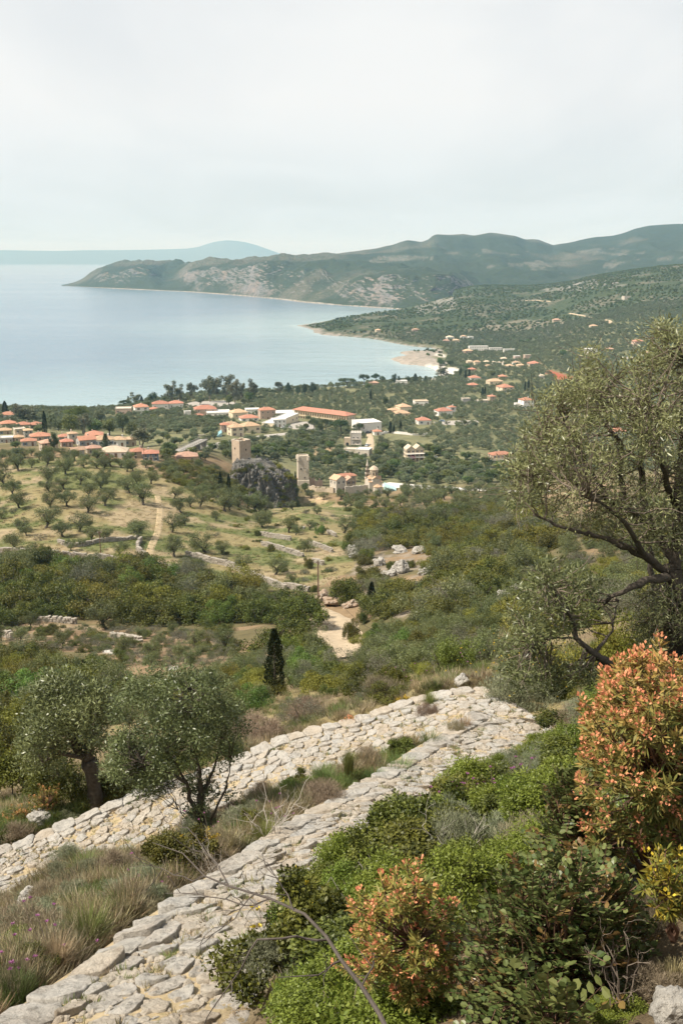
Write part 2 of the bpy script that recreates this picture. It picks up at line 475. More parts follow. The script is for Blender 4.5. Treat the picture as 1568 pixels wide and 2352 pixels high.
# the land lies a little under the paving, and steps down outside the edge stones
near = (YY < 45)
for (po, pi) in PATHS:
    m = np.where(near & (YY > 4))
    px, py = XX[m], YY[m]
    mid = (po + pi) / 2
    w = np.linalg.norm(po[:, :2] - pi[:, :2], axis=1) / 2
    d, par = line_dist(px, py, mid[:, :2])
    ip = np.clip(np.round(par).astype(int), 0, 79)
    side = np.sign(((px - mid[ip, 0]) * (po[ip, 0] - pi[ip, 0]) + (py - mid[ip, 1]) * (po[ip, 1] - pi[ip, 1])))
    fr_ = np.clip(side * d / np.maximum(w[ip], .1) * .5 + .5, 0, 1)
    pz = po[ip, 2] * fr_ + pi[ip, 2] * (1 - fr_)
    rel = d - w[ip]
    zz = ZZ[m]
    inside = rel < 0.12
    zz = np.where(inside, np.minimum(zz, pz - 0.28), zz)
    outb = (side > 0) & (rel >= 0.12) & (rel < 1.3)
    zz = np.where(outb, np.minimum(zz, pz - 0.28 - 0.9 * sstep(0.12, 0.35, rel) + 0.3 * sstep(.4, 1.3, rel)), zz)
    inb = (side < 0) & (rel >= 0.12) & (rel < 0.8)
    zz = np.where(inb, np.clip(zz, pz - 0.2, pz + 0.02 + rel * 0.7), zz)
    ZZ[m] = zz
# relief
amp = np.interp(YY, [0, 6, 30, 120, 300, 600, 1000, 1800, 3000], [0.03, .1, .25, .8, 0.8, 0.6, 0.6, 7, 14])
wl = np.interp(YY, [0, 30, 300, 1000, 1800, 3000], [1.2, 3, 20, 60, 180, 260])
rel_n = np.zeros_like(ZZ)
for lo, hi, w_ in ((0, 14, 1.5), (14, 90, 5), (90, 700, 22), (700, 9000, 190)):
    m = (YY >= lo * .7) & (YY < hi * 1.4)
    wt = sstep(lo * .7 - 1e-3, lo * 1.4 + 1e-3, YY) * (1 - sstep(hi * .7, hi * 1.4, YY))
    f = np.zeros_like(ZZ)
    f[m] = fbm(XX[m] / w_, YY[m] / w_, 5, seed=int(w_ * 10))
    rel_n += wt * f * amp
pathmask = np.ones_like(ZZ)
for (po, pi) in PATHS:
    m = np.where(near)
    mid = (po + pi) / 2
    d, par = line_dist(XX[m], YY[m], mid[:, :2])
    pathmask[m] = np.minimum(pathmask[m], sstep(1.2, 2.4, d))
ZZ += rel_n * pathmask
# shore
far = YY > 600
inl = np.zeros_like(ZZ, bool); cd = np.full_like(ZZ, 1e6)
inl[far] = in_poly(XX[far], YY[far], COAST)
cd[far], _ = line_dist(XX[far], YY[far], COAST[:len(COAST_T)])
cd += fbm(XX / 14, YY / 14, 4, seed=91) * 10 * far
sd = np.where(inl, cd, -cd)
lowrock = in_poly(*project(np.stack([XX, YY, ZZ], -1))[:2], [(660, 735), (760, 760), (1010, 800), (1030, 838), (985, 852), (880, 840), (880, 800), (650, 760)])
ztop = np.where(sd > 0, 0.25 + np.where(lowrock, 0.09, np.where(YY > 2350, 0.4, 0.16)) * sd + 2.0 * sstep(0, 10, sd) * lowrock * (0.6 + fbm(XX / 9, YY / 9, 3, seed=5) * 1.6), -0.4 + 0.12 * sd)
ZZ[far] = np.minimum(np.maximum(ZZ, np.where(sd > 0, 0.3, -9)), ztop)[far]
ZZ = np.maximum(ZZ, -6)

def hgt(x, y):
    x = np.asarray(x, float); y = np.maximum(np.asarray(y, float), 1.5)
    return bil(ZZ, A_, LY, np.clip(x / y, -.62, .62), np.log(y))
_SY = np.exp(np.linspace(math.log(2.0), math.log(5900), 1500))
def hit(u, v, ymin=0.0):
    """where the sight line through (u, v) first meets the ground."""
    u = np.atleast_1d(np.asarray(u, float)); v = np.atleast_1d(np.asarray(v, float))
    res = np.full((len(u), 3), np.nan)
    for i in range(0, len(u), 400):
        x, z = ray(u[i:i + 400], v[i:i + 400])
        Y = _SY[_SY >= ymin]
        zr = EYE + z[:, None] * Y[None]
        zt = bil(ZZ, A_, LY, np.clip(np.broadcast_to(x[:, None], zr.shape), -.619, .619), np.broadcast_to(np.log(Y)[None], zr.shape))
        below = zr <= zt
        k = np.argmax(below, 1); ok = below.any(1)
        k0 = np.maximum(k - 1, 0); r = np.arange(len(x))
        d0 = (zr - zt)[r, k0]; d1 = (zr - zt)[r, k]
        t = np.where(k > 0, d0 / np.maximum(d0 - d1, 1e-9), 0)
        Yh = Y[k0] + (Y[k] - Y[k0]) * np.clip(t, 0, 1)
        Ph = np.stack([x * Yh, Yh, hgt(x * Yh, Yh)], -1)
        Ph[~ok] = np.nan
        res[i:i + 400] = Ph
    return res

m_ = np.exp(-((XX + 30) ** 2 / 30 ** 2 + (YY - 440) ** 2 / 24 ** 2))
ZZ -= 13 * m_                     # hollow at the foot of the crag

# ground cover colours (real surface colours, per place)
uu, vv, _ = project(np.stack([XX, YY, ZZ], -1))
GC = np.zeros((NL, NA, 3))
def blend(c0, c1, t): return c0 * (1 - t[..., None]) + np.asarray(c1) * t[..., None]
n_a = fbm(XX / 3.1, YY / 3.1, 4, 11) + .5; n_b = fbm(XX / 15, YY / 15, 4, 12) + .5; n_c = fbm(XX / 60, YY / 60, 4, 13) + .5
GC[:] = (.20, .15, .09)
GC = blend(GC, (.27, .22, .11), sstep(.4, .6, n_a) * (YY < 60))
GC = blend(GC, (.13, .11, .055), sstep(40, 70, YY) * (1 - sstep(480, 520, YY)))
GC = blend(GC, (.24, .17, .10), sstep(.5, .62, n_b) * sstep(60, 100, YY) * (1 - sstep(480, 520, YY)))
GC = blend(GC, (.15, .15, .08), sstep(470, 520, YY))
GC = blend(GC, (.20, .185, .095), sstep(.52, .64, n_b) * sstep(470, 520, YY) * .6)
GC = blend(GC, (.060, .074, .034), sstep(1500, 1900, YY))
GC = blend(GC, (.17, .15, .11), sstep(.52, .66, n_c + .25 * (n_b - .5)) * sstep(1500, 1900, YY) * .75)
def zone(poly, col, amt=1.0, nlo=None, nhi=None, n=None, frame='T', ymin=0, ymax=1e9):
    global GC
    m = in_poly(uu, vv, fr(frame, poly)) & (YY > ymin) & (YY < ymax)
    w = m * amt
    if n is not None: w = w * sstep(nlo, nhi, n)
    GC = blend(GC, col, w)
GROVE = [(-400, 1060), (0, 1056), (200, 1048), (300, 1060), (420, 1115), (560, 1165), (700, 1150), (850, 1160), (880, 1210), (850, 1290), (700, 1362), (560, 1345), (420, 1318), (330, 1292), (0, 1270), (-400, 1270)]
zone(GROVE, (.23, .19, .095), ymin=180, ymax=520)
zone(GROVE, (.29, .23, .14), 1, .5, .62, n_b, ymin=180, ymax=520)
zone(GROVE, (.125, .135, .052), .95, .44, .6, fbm(XX / 9, YY / 9, 4, 33) + .5, ymin=180, ymax=520)
TERR = [(0, 470), (230, 425), (600, 468), (900, 500), (1300, 480), (1330, 650), (1000, 700), (640, 700), (500, 610), (230, 610), (0, 530)]
zone(TERR, (.22, .15, .09), frame='G', ymin=80, ymax=260)
zone(TERR, (.27, .21, .13), .9, .5, .62, n_a, frame='G', ymin=80, ymax=260)
zone([(600, 590), (680, 592), (660, 622), (590, 612)], (.62, .58, .52), frame='G', ymin=80, ymax=260)
zone([(960, 690), (1020, 690), (1020, 712), (960, 712)], (.6, .55, .5), frame='G', ymin=80, ymax=260)
zone([(840, 228), (900, 226), (960, 250), (1035, 262), (1030, 278), (920, 277), (890, 255)], (.30, .095, .055), frame='C')
zone([(730, 545), (890, 545), (880, 580), (800, 600), (720, 600)], (.38, .28, .17), frame='B')
zone([(650, 870), (770, 870), (830, 900), (760, 925), (655, 915)], (.42, .31, .19), frame='B', ymin=380)
zone([(840, 1240), (960, 1235), (1100, 1260), (1180, 1300), (1150, 1400), (1000, 1420), (860, 1420), (800, 1320)], (.24, .20, .155), .9, .5, .64, n_a, ymin=100, ymax=330)
zone([(590, 2220), (1000, 2220), (1080, 2310), (980, 2370), (700, 2360)], (.5, .4, .3), .0)
# maquis slopes: bare limestone bands and patches
zone([(1120, 735), (1300, 735), (1340, 760), (1330, 775), (1180, 780), (1090, 770)], (.26, .22, .165), .75, .4, .55, n_b, ymin=1300)
zone([(960, 690), (1040, 680), (1060, 705), (1000, 722), (950, 722)], (.30, .275, .24), .8, .42, .55, n_b, ymin=1300)
zone([(1290, 648), (1420, 640), (1440, 655), (1330, 668), (1230, 668)], (.31, .28, .245), .8, .42, .55, n_b, ymin=1300)
# shore: pale rock, then the white beach
shore = (1 - sstep(7, 16, np.where(lowrock, cd * .55, cd * 1.6))) * far
GC = blend(GC, (.27, .24, .20), shore)
GC = blend(GC, (.31, .27, .225), (lowrock & (sd < 60) & (uu > 890) & (vv > 800)).astype(float))
zone([(210, 195), (300, 200), (400, 212), (385, 238), (330, 262), (280, 275), (255, 262), (270, 235), (240, 215)], (.56, .53, .47), frame='C')
zone([(270, 130), (330, 140), (330, 158), (290, 150)], (.62, .56, .48), frame='C')
GC *= (0.82 + 0.36 * (fbm(XX / .7, YY / .7, 3, 71) + .5))[..., None]

# ------------------------------------------------------------------ ground, sea, mountains
def m_ground(name, rock=(.30, .28, .25), rock2=(.36, .26, .19), bush=(.040, .058, .026), far=True):
    m, nt, N, L = mat_new(name)
    o = N('ShaderNodeOutputMaterial'); p = N('ShaderNodeBsdfPrincipled'); L(p.outputs[0], o.inputs[0])
    p.inputs['Roughness'].default_value = .95; p.inputs['Specular IOR Level'].default_value = .1
    at_ = N('ShaderNodeAttribute'); at_.attribute_name = 'ground'
    ge = N('ShaderNodeNewGeometry')
    def noise(scale, detail=6, rough=.6):
        n = N('ShaderNodeTexNoise'); n.inputs['Scale'].default_value = scale; n.inputs['Detail'].default_value = detail; n.inputs['Roughness'].default_value = rough
        L(ge.outputs['Position'], n.inputs['Vector']); return n.outputs['Fac']
    def rng_(v, a, b, c=0, d=1):
        r = N('ShaderNodeMapRange'); r.inputs['From Min'].default_value = a; r.inputs['From Max'].default_value = b
        r.inputs['To Min'].default_value = c; r.inputs['To Max'].default_value = d
        L(v, r.inputs['Value']); return r.outputs[0]
    def mth(op, a, b):
        q = N('ShaderNodeMath'); q.operation = op
        for k, w in enumerate((a, b)):
            if isinstance(w, (int, float)): q.inputs[k].default_value = w
            else: L(w, q.inputs[k])
        return q.outputs[0]
    def mixc(f, a, b):
        x = N('ShaderNodeMix'); x.data_type = 'RGBA'
        L(f, x.inputs['Factor'])
        for k, w in ((6, a), (7, b)):
            if isinstance(w, tuple): x.inputs[k].default_value = (*w, 1)
            else: L(w, x.inputs[k])
        return x.outputs[2]
    sp = N('ShaderNodeSeparateXYZ'); L(ge.outputs['True Normal'], sp.inputs[0])
    ps = N('ShaderNodeSeparateXYZ'); L(ge.outputs['Position'], ps.inputs[0])
    col = at_.outputs['Color']
    if far:
        # thorny scrub standing as dark dots over paler earth on the slopes beyond the bay
        farm = rng_(ps.outputs['Y'], 1250, 1900)
        vo = N('ShaderNodeTexVoronoi'); vo.inputs['Scale'].default_value = .11; L(ge.outputs['Position'], vo.inputs['Vector'])
        dots = rng_(vo.outputs['Distance'], .30, .62, 1, 0)
        dens = rng_(noise(.012, 8, .65), .36, .56)
        dens = mth('MULTIPLY', mth('MULTIPLY', dots, rng_(noise(.004, 8, .6), .35, .5, .35, 1)), farm)
        col = mixc(mth('MULTIPLY', dens, .85), col, bush)
        rockn = mixc(rng_(noise(.02, 8), .45, .65), rock, rock2)
        steep = rng_(mth('ADD', sp.outputs['Z'], mth('MULTIPLY', mth('SUBTRACT', noise(.03, 10, .7), .5), .9)), .46, .70, 1, 0)
        streak = rng_(noise(.05, 9, .75), .35, .65, .55, 1.15)
        hs0 = N('ShaderNodeMix'); hs0.data_type = 'RGBA'; hs0.blend_type = 'MULTIPLY'; hs0.inputs['Factor'].default_value = 1
        L(rockn, hs0.inputs[6])
        cb = N('ShaderNodeCombineColor'); [L(streak, cb.inputs[k]) for k in range(3)]
        L(cb.outputs[0], hs0.inputs[7])
        col = mixc(mth('MULTIPLY', steep, farm), col, hs0.outputs[2])
    fine = rng_(noise(7, 8, .7), .3, .7, .72, 1.25)
    mid = rng_(noise(.35, 8, .65), .3, .7, .8, 1.2)
    ml = N('ShaderNodeVectorMath'); ml.operation = 'SCALE'
    L(col, ml.inputs[0]); L(mth('MULTIPLY', fine, mid), ml.inputs['Scale'])
    L(ml.outputs[0], p.inputs['Base Color'])
    b = N('ShaderNodeBump'); b.inputs['Distance'].default_value = .08
    L(mth('ADD', noise(9, 8, .7), mth('MULTIPLY', noise(1.3, 6), 1.5)), b.inputs['Height'])
    b2 = N('ShaderNodeBump'); b2.inputs['Distance'].default_value = 5.0
    L(b.outputs[0], b2.inputs['Normal'])
    L(mth('MULTIPLY', noise(.07, 8, .65), rng_(ps.outputs['Y'], 1200, 2000)), b2.inputs['Height'])
    L(b2.outputs[0], p.inputs['Normal'])
    return m
M_GROUND = m_ground('ground_cover')
V = np.stack([XX, YY, ZZ], -1).reshape(-1, 3)
me = grid_mesh('ground', V, (NL, NA), M_GROUND, GC.reshape(-1, 3))
ground = link(bpy.data.objects.new('ground', me)); tag(ground, 'hillside and coastal plain running from the path down to the bay', kind='structure')
# the hill goes on behind and under the eye
bx, by = np.meshgrid(np.linspace(-.62, .62, 40), np.linspace(1.5, -60, 60))
bX = bx / .62 * (4.5 + (1.5 - by) * 1.6)
bZ = hgt(bX, np.full_like(bx, 1.5)) + np.where(by < 1.5, (1.5 - by) * .34 + fbm(bX / 3, by / 3, 4, 3) * np.clip((1.5 - by) * .3, 0, .8), 0) - .0
V = np.stack([bX, by, bZ], -1).reshape(-1, 3)
me = grid_mesh('hillside', V, bX.shape, M_GROUND, np.full((bX.size, 3), (.16, .13, .07)))
tag(link(bpy.data.objects.new('hillside', me)), 'scrubby hillside rising behind the viewpoint', kind='structure')

for s in (-1, 1):                       # the same slope carried on to either side
    sa_, sl_ = np.meshgrid(s * np.linspace(.615, 3.0, 26), LY[::5]); sY = np.exp(sl_); sX = sa_ * sY
    sZ = hgt(sX, sY) + fbm(sX / 4, sY / 4, 4, 8) * np.minimum(sY * .03, 2) * sstep(.62, .9, np.abs(sa_)) - .02
    me = grid_mesh('side_slope', np.stack([sX, sY, sZ], -1).reshape(-1, 3)[:, :], sX.shape, M_GROUND, np.full((sX.size, 3), (.15, .135, .07)))
    tag(link(bpy.data.objects.new('side_slope', me)), 'scrubby slope continuing beside the view', kind='structure')

# ---- headland and mountains across the bay
def tab(t, x): 
    t = np.array(t, float); return np.interp(x, t[:, 0], t[:, 1])
def tabs(t, x):
    return (tab(t, x - 4) + tab(t, x) * 2 + tab(t, x + 4)) / 4
hu = np.concatenate([np.linspace(141, 1000, 330), np.linspace(1003, 1640, 200), np.linspace(1650, 2250, 40)])
v_b = tab([(140, 656), (220, 661), (300, 665), (420, 670), (475, 674), (560, 680.5), (640, 688), (700, 695.5), (800, 703), (900, 710), (950, 713), (1000, 714), (2300, 714)], hu)
v_c = tab([(140, 655), (190, 650), (215, 640), (240, 626), (290, 618), (345, 618), (370, 640), (410, 640), (440, 622), (520, 615), (600, 612), (680, 612), (740, 618), (760, 650), (784, 658), (834, 643), (900, 641), (950, 642), (985, 636), (1050, 640), (1060, 670), (1120, 690), (1200, 690), (2300, 690)], hu)
v_1 = tabs([(140, 655.3), (165, 650), (190, 641), (215, 627), (235, 616), (260, 606), (285, 601), (350, 598), (420, 597), (470, 599), (520, 600), (560, 598), (600, 595), (650, 592), (700, 591), (760, 594), (800, 601), (850, 608), (900, 612), (950, 614), (1000, 616), (1100, 622), (1300, 628), (1568, 615), (2300, 600)], hu)
v_2 = tabs([(140, 657), (560, 604), (600, 598), (650, 593), (700, 589), (760, 583), (800, 578), (860, 571), (900, 563), (920, 555), (935, 551), (950, 553), (965, 556), (983, 549), (990, 541), (1000, 538), (1030, 540), (1060, 538), (1085, 541), (1100, 538), (1120, 534), (1150, 536), (1180, 541), (1200, 549), (1230, 550), (1250, 557), (1265, 563), (1300, 557), (1360, 545), (1400, 541), (1420, 536), (1450, 525), (1480, 519), (1520, 515), (1568, 513), (1700, 505), (2300, 520)], hu)
zb = np.array([-ray(u, v)[1] for u, v in zip(hu, v_b)])
Yb = EYE / zb
cl = tabs([(140, 10), (190, 90), (230, 200), (345, 230), (375, 420), (410, 420), (440, 240), (540, 260), (600, 200), (680, 500), (740, 420), (784, 150), (900, 120), (960, 200), (1050, 250), (1100, 600), (2300, 700)], hu)
cl = np.convolve(np.pad(cl, 6, 'edge'), np.ones(13) / 13, 'valid'); v_c = np.convolve(np.pad(v_c, 6, 'edge'), np.ones(13) / 13, 'valid'); d1 = np.interp(hu, [140, 285, 800, 1100], [60, 800, 1000, 1100]); d2 = np.interp(hu, [140, 560, 800, 1600], [120, 900, 2300, 2900])
knots = [(0, v_b, Yb, -6.0), (.02, v_b, Yb + 4, .5), (.34, v_c, Yb + cl, None), (.62, v_1, Yb + d1, None), (.80, v_2, Yb + d2, None), (1.0, v_2, Yb + d2 * 2 + 300, 'back')]
NR = 240
tt = np.linspace(0, 1, NR)
HX = np.zeros((NR, len(hu))); HY = HX.copy(); HZ = HX.copy()
kY = []; kZ = []; kt = []
for (t_, v_, Y_, z_) in knots:
    z = EYE + np.array([ray(u, v)[1] for u, v in zip(hu, v_)]) * Y_
    if z_ == 'back': z = z * 0 - 6
    elif z_ is not None: z = z * 0 + z_
    kt.append(t_); kY.append(Y_); kZ.append(z)
kY = np.array(kY); kZ = np.array(kZ)
ratio = np.array([ray(u, 640)[0] for u in hu])
for j in range(len(hu)):
    HY[:, j] = np.interp(tt, kt, kY[:, j]); HZ[:, j] = np.interp(tt, kt, kZ[:, j])
HX = ratio[None] * HY
free = np.minimum(np.abs(tt - .80), .2)[:, None] / .2
free = np.where(tt[:, None] < .04, 0, sstep(.02, .12, tt)[:, None] * (0.12 + .88 * np.clip(free, 0, 1)))
r = ridged(HX / 420, HY / 420, 6, 55, .55) - .62
HZ += free * r * np.clip(HZ, 0, 150) * .55
HZ += free * fbm(HX / 90, HY / 90, 5, 56) * np.clip(HZ, 0, 60) * .5
cliffy = ((tt > .02) & (tt < .36))[:, None] * np.clip(HZ, 0, 60) * .5
HYd = fbm(HX / 70, HZ / 40, 5, 57, .6) * cliffy * 2.2
HY += HYd; HX = ratio[None] * HY
n_l = fbm(HX / 330, HY / 500, 5, 61) + .5
HC = np.zeros(HX.shape + (3,)); HC[:] = (.043, .053, .034)
HC = HC * (1 - (sstep(.55, .68, n_l) * .7)[..., None]) + np.array((.13, .12, .09)) * (sstep(.55, .68, n_l) * .7)[..., None]
HC *= (.72 + .56 * (fbm(HX / 40, HY / 60, 5, 66, .65) + .5))[..., None]
hp = project(np.stack([HX, HY, HZ], -1))
def hz(poly, col, amt):
    m = in_poly(hp[0], hp[1], fr('D', poly)) * amt * sstep(.36, .56, fbm(HX / 60, HY / 90, 4, 63) + .5)
    HC[:] = HC * (1 - m[..., None]) + np.array(col) * m[..., None]
for poly in ([(125, 215), (200, 195), (420, 198), (420, 212), (210, 225), (140, 248)], [(430, 178), (620, 185), (640, 200), (480, 196)], [(640, 165), (860, 180), (830, 195), (650, 185)],
             [(1060, 180), (1180, 160), (1390, 175), (1390, 205), (1180, 190)], [(1195, 270), (1200, 235), (1290, 212), (1380, 210), (1260, 240), (1230, 270)], [(830, 225), (910, 215), (980, 255), (880, 265)],
             [(640, 245), (740, 232), (830, 228), (840, 240), (700, 252)], [(1440, 205), (1568, 200), (1568, 215), (1450, 215)]):
    hz(poly, (.17, .16, .13), .75)
HC[(tt < .03)] = (.30, .27, .23)
V = np.stack([HX, HY, HZ], -1).reshape(-1, 3)
me = grid_mesh('headland', V, HX.shape, m_ground('headland_scrub', (.205, .20, .19), (.25, .20, .16)), HC.reshape(-1, 3))
tag(link(bpy.data.objects.new('headland', me)), 'long cliff-edged headland with green mountains behind it across the bay', kind='structure')

# ---- far blue peninsula on the horizon
pu = np.concatenate([np.linspace(-1000, 0, 60), np.linspace(2, 1100, 300)])
pv = tabs([(-1000, 578), (-300, 574), (0, 576), (60, 577), (130, 578), (200, 576.5), (300, 576), (380, 574.5), (430, 573), (455, 570), (475, 564), (490, 560), (505, 558), (520, 556), (540, 557), (565, 560), (590, 566), (615, 574), (640, 582), (665, 588), (800, 589), (1100, 589)], pu)
PX = []; PY = []; PZ = []
pr = np.array([ray(u, 590)[0] for u in pu])
for t_ in np.linspace(0, 1, 60):
    Y_ = 24200 + 2600 * t_
    zr = EYE - (pv - HORV) * -1 * 0 + (HORV - pv) / FPX * (24200 + 1500) * 1.06
    prof = np.interp(t_, [0, .01, .25, .6, 1], [-.02, .01, .38, 1, .0])
    nn = ridged(pr * Y_ / 1500, np.full_like(pr, Y_ / 1500), 5, 77) - .6
    PX.append(pr * Y_); PY.append(np.full_like(pr, Y_)); PZ.append(zr * prof + nn * zr * .35 * (prof - prof ** 4) - (6 if t_ in (0, 1) else 0))
PX, PY, PZ = map(np.array, (PX, PY, PZ)); PZ = np.maximum(PZ, -6)
me = grid_mesh('distant_mountains', np.stack([PX, PY, PZ], -1).reshape(-1, 3), PX.shape, M_GROUND, np.full((PX.size, 3), (.10, .115, .07)))
tag(link(bpy.data.objects.new('distant_mountains', me)), 'pale blue peninsula with one peak on the horizon', kind='structure')

# ---- the sea
sa, sl = np.meshgrid(np.linspace(-1.1, 1.1, 300), np.linspace(math.log(420), math.log(27500), 260))
SYY = np.exp(sl); SXX = sa * SYY
cdist, _ = line_dist(SXX, SYY, COAST[:len(COAST_T)])
cdist = np.where(in_poly(SXX, SYY, COAST), 0, cdist)
deep = sstep(0, 520, cdist + fbm(SXX / 160, SYY / 160, 4, 21) * 120)
SC = np.zeros(SXX.shape + (3,))
SC[:] = (.23, .325, .35)
SC = SC * (1 - deep[..., None]) + np.array((.115, .185, .25)) * deep[..., None]
veryshal = 1 - sstep(0, 28, cdist)
SC = SC * (1 - veryshal[..., None] * .4) + np.array((.40, .50, .47)) * veryshal[..., None] * .4
m, nt, N, L = mat_new('sea_water')
o = N('ShaderNodeOutputMaterial'); p = N('ShaderNodeBsdfPrincipled'); L(p.outputs[0], o.inputs[0])
at_ = N('ShaderNodeAttribute'); at_.attribute_name = 'ground'
L(at_.outputs['Color'], p.inputs['Base Color'])
p.inputs['Roughness'].default_value = .16; p.inputs['IOR'].default_value = 1.33; p.inputs['Specular IOR Level'].default_value = .5
ge = N('ShaderNodeNewGeometry'); ps = N('ShaderNodeSeparateXYZ'); L(ge.outputs['Position'], ps.inputs[0])
def sea_noise(scale, sx, detail):
    mp = N('ShaderNodeMapping'); mp.inputs['Scale'].default_value = (sx, 1, 1); mp.inputs['Rotation'].default_value = (0, 0, math.radians(14))
    n = N('ShaderNodeTexNoise'); n.inputs['Scale'].default_value = scale; n.inputs['Detail'].default_value = detail; n.inputs['Roughness'].default_value = .6
    L(ge.outputs['Position'], mp.inputs[0]); L(mp.outputs[0], n.inputs['Vector']); return n.outputs['Fac']
def mth(op, a, b):
    q = N('ShaderNodeMath'); q.operation = op
    for k, w in enumerate((a, b)):
        if isinstance(w, (int, float)): q.inputs[k].default_value = w
        else: L(w, q.inputs[k])
    return q.outputs[0]
b = N('ShaderNodeBump'); b.inputs['Distance'].default_value = 1.0; b.inputs['Strength'].default_value = 1.0
h = mth('ADD', mth('MULTIPLY', sea_noise(.16, .6, 6), 1.5), mth('MULTIPLY', sea_noise(.035, .45, 5), 2.6))
calm = N('ShaderNodeMapRange')      # slack water under the far shore, ruffled water nearer, in long wind streaks
calm.inputs['From Min'].default_value = 8300; calm.inputs['From Max'].default_value = 9600; calm.inputs['To Min'].default_value = 1; calm.inputs['To Max'].default_value = .0
L(ps.outputs['Y'], calm.inputs['Value'])
wind = N('ShaderNodeMapRange'); wind.inputs['From Min'].default_value = .35; wind.inputs['From Max'].default_value = .65; wind.inputs['To Min'].default_value = .4; wind.inputs['To Max'].default_value = 1.35
L(sea_noise(.0022, .35, 5), wind.inputs['Value'])
L(mth('MULTIPLY', mth('MULTIPLY', h, calm.outputs[0]), wind.outputs[0]), b.inputs['Height'])
L(b.outputs[0], p.inputs['Normal'])
me = grid_mesh('sea', np.stack([SXX, SYY, 0 * SXX], -1).reshape(-1, 3), SXX.shape, m, SC.reshape(-1, 3))
tag(link(bpy.data.objects.new('sea', me)), 'calm pale blue bay', kind='structure')

# ---- the air
m, nt, N, L = mat_new('air')
o = N('ShaderNodeOutputMaterial'); pv_ = N('ShaderNodeVolumePrincipled')
pv_.inputs['Color'].default_value = (.35, .70, 1.0, 1)
pv_.inputs['Absorption Color'].default_value = (1, 1, 1, 1)
pv_.inputs['Density'].default_value = 6.2e-5
pv_.inputs['Anisotropy'].default_value = 0.0
L(pv_.outputs[0], o.inputs['Volume'])
hb = MB().box((0, 13400, 256), (64000, 28400, 532))
haze = hb.build('haze', m); tag(haze, 'thin sea haze over the bay', kind='stuff')

# ------------------------------------------------------------------ plants: kinds
def unit(v): return v / np.maximum(np.linalg.norm(v, axis=-1, keepdims=True), 1e-9)
def rdir(n): return unit(rng.normal(size=(n, 3)))
def leaves(mb, c, d, L, W, mat=0, tone=None, wide=0.45, face=None):
    """one kite-shaped blade per row of c, pointing along d."""
    n = len(c); d = unit(d)
    w = unit(np.cross(d, rdir(n) if face is None else face))
    L = np.broadcast_to(np.asarray(L, float), (n,))[:, None]; W = np.broadcast_to(np.asarray(W, float), (n,))[:, None]
    V = np.stack([c, c + d * L * wide + w * W / 2, c + d * L, c + d * L * wide - w * W / 2], 1)
    mb.add(V.reshape(-1, 3), np.arange(n * 4).reshape(n, 4), mat, rng.random(n) if tone is None else tone)
def clump_leaves(mb, centres, radii, per, L, W, mat=0, up=0.35, squash=0.8, tone=None, spread=.5, hollow=.35):
    """leaf sprays: leaves sit in the outer part of each clump and point outwards and a little up."""
    k = len(centres)
    n = k * per
    ci = np.repeat(np.arange(k), per)
    q = rdir(n)
    r = (hollow + (1 - hollow) * rng.random(n) ** .6)[:, None] * radii[ci][:, None]
    p = centres[ci] + q * r * np.array([1, 1, squash])
    d = unit(q * .55 + rdir(n) * spread * 1.9 + np.array([0, 0, up]))
    face = unit(q + rdir(n) * .55 + np.array([0, 0, .25]))      # blades turn their faces outwards
    base = rng.random(k)[ci] * .45
    t = np.clip(base + rng.random(n) * .55, 0, 1) if tone is None else tone
    leaves(mb, p, d, L * (.7 + .6 * rng.random(n)), W * (.7 + .6 * rng.random(n)), mat, t, face=face)
def bent(a, b, n, wob, sag=0.0):
    t = np.linspace(0, 1, n)[:, None]
    p = a * (1 - t) + b * t
    w = np.cumsum(rng.normal(size=(n, 3)), 0); w = w - w[0] - t * (w[-1] - w[0])
    p = p + w * wob * np.linalg.norm(b - a) / n
    p[:, 2] += sag * np.sin(np.pi * t[:, 0])
    return p
def nearest_on(pts, q):
    i = np.argmin(((pts - q) ** 2).sum(1)); return pts[i]

M_BARK = m_simple('grey_bark', (.085, .07, .055), .95, .5, 9, bump=.01, bscale=30)
M_BARK_PALE = m_simple('pale_bark', (.24, .20, .16), .95, .5, 6, bump=.01, bscale=20)
M_TWIG = m_simple('bare_twigs', (.17, .135, .105), .95, .4, 12)
M_OLIVE = m_leaf('olive_leaves', (.034, .050, .015), (.215, .235, .088), .2, .015, .25, .45, .4)
M_OLIVE_FAR = m_leaf('olive_grove_leaves', (.075, .095, .05), (.215, .24, .135), .22, .02, .2, .6, .2)
M_OAK = m_leaf('oak_leaves', (.016, .026, .005), (.16, .165, .028), .25, .03, .2, .5, .3)
M_OAKY = m_leaf('yellow_green_leaves', (.070, .078, .012), (.26, .25, .045), .2, .02, .25, .55, .25)
M_LENT = m_leaf('lentisk_leaves', (.045, .07, .014), (.18, .25, .05), .2, .025, .25, .5, .3)
M_GREY = m_leaf('grey_scrub_leaves', (.085, .085, .055), (.22, .215, .15), .2, .03, .2, .7, .15)
M_CYP = m_leaf('cypress_scales', (.016, .026, .011), (.052, .066, .026), .2, .02, .05, .7, .15)
M_PINE = m_leaf('pine_needles', (.024, .042, .016), (.095, .12, .05), .2, .02, .1, .6, .2)
M_EUC = m_leaf('eucalyptus_leaves', (.06, .07, .035), (.19, .19, .11), .15, .03, .2, .5, .3)
M_DRYBUSH = m_leaf('dry_scrub', (.17, .135, .085), (.34, .28, .20), .15, .03, .2, .8, .1)

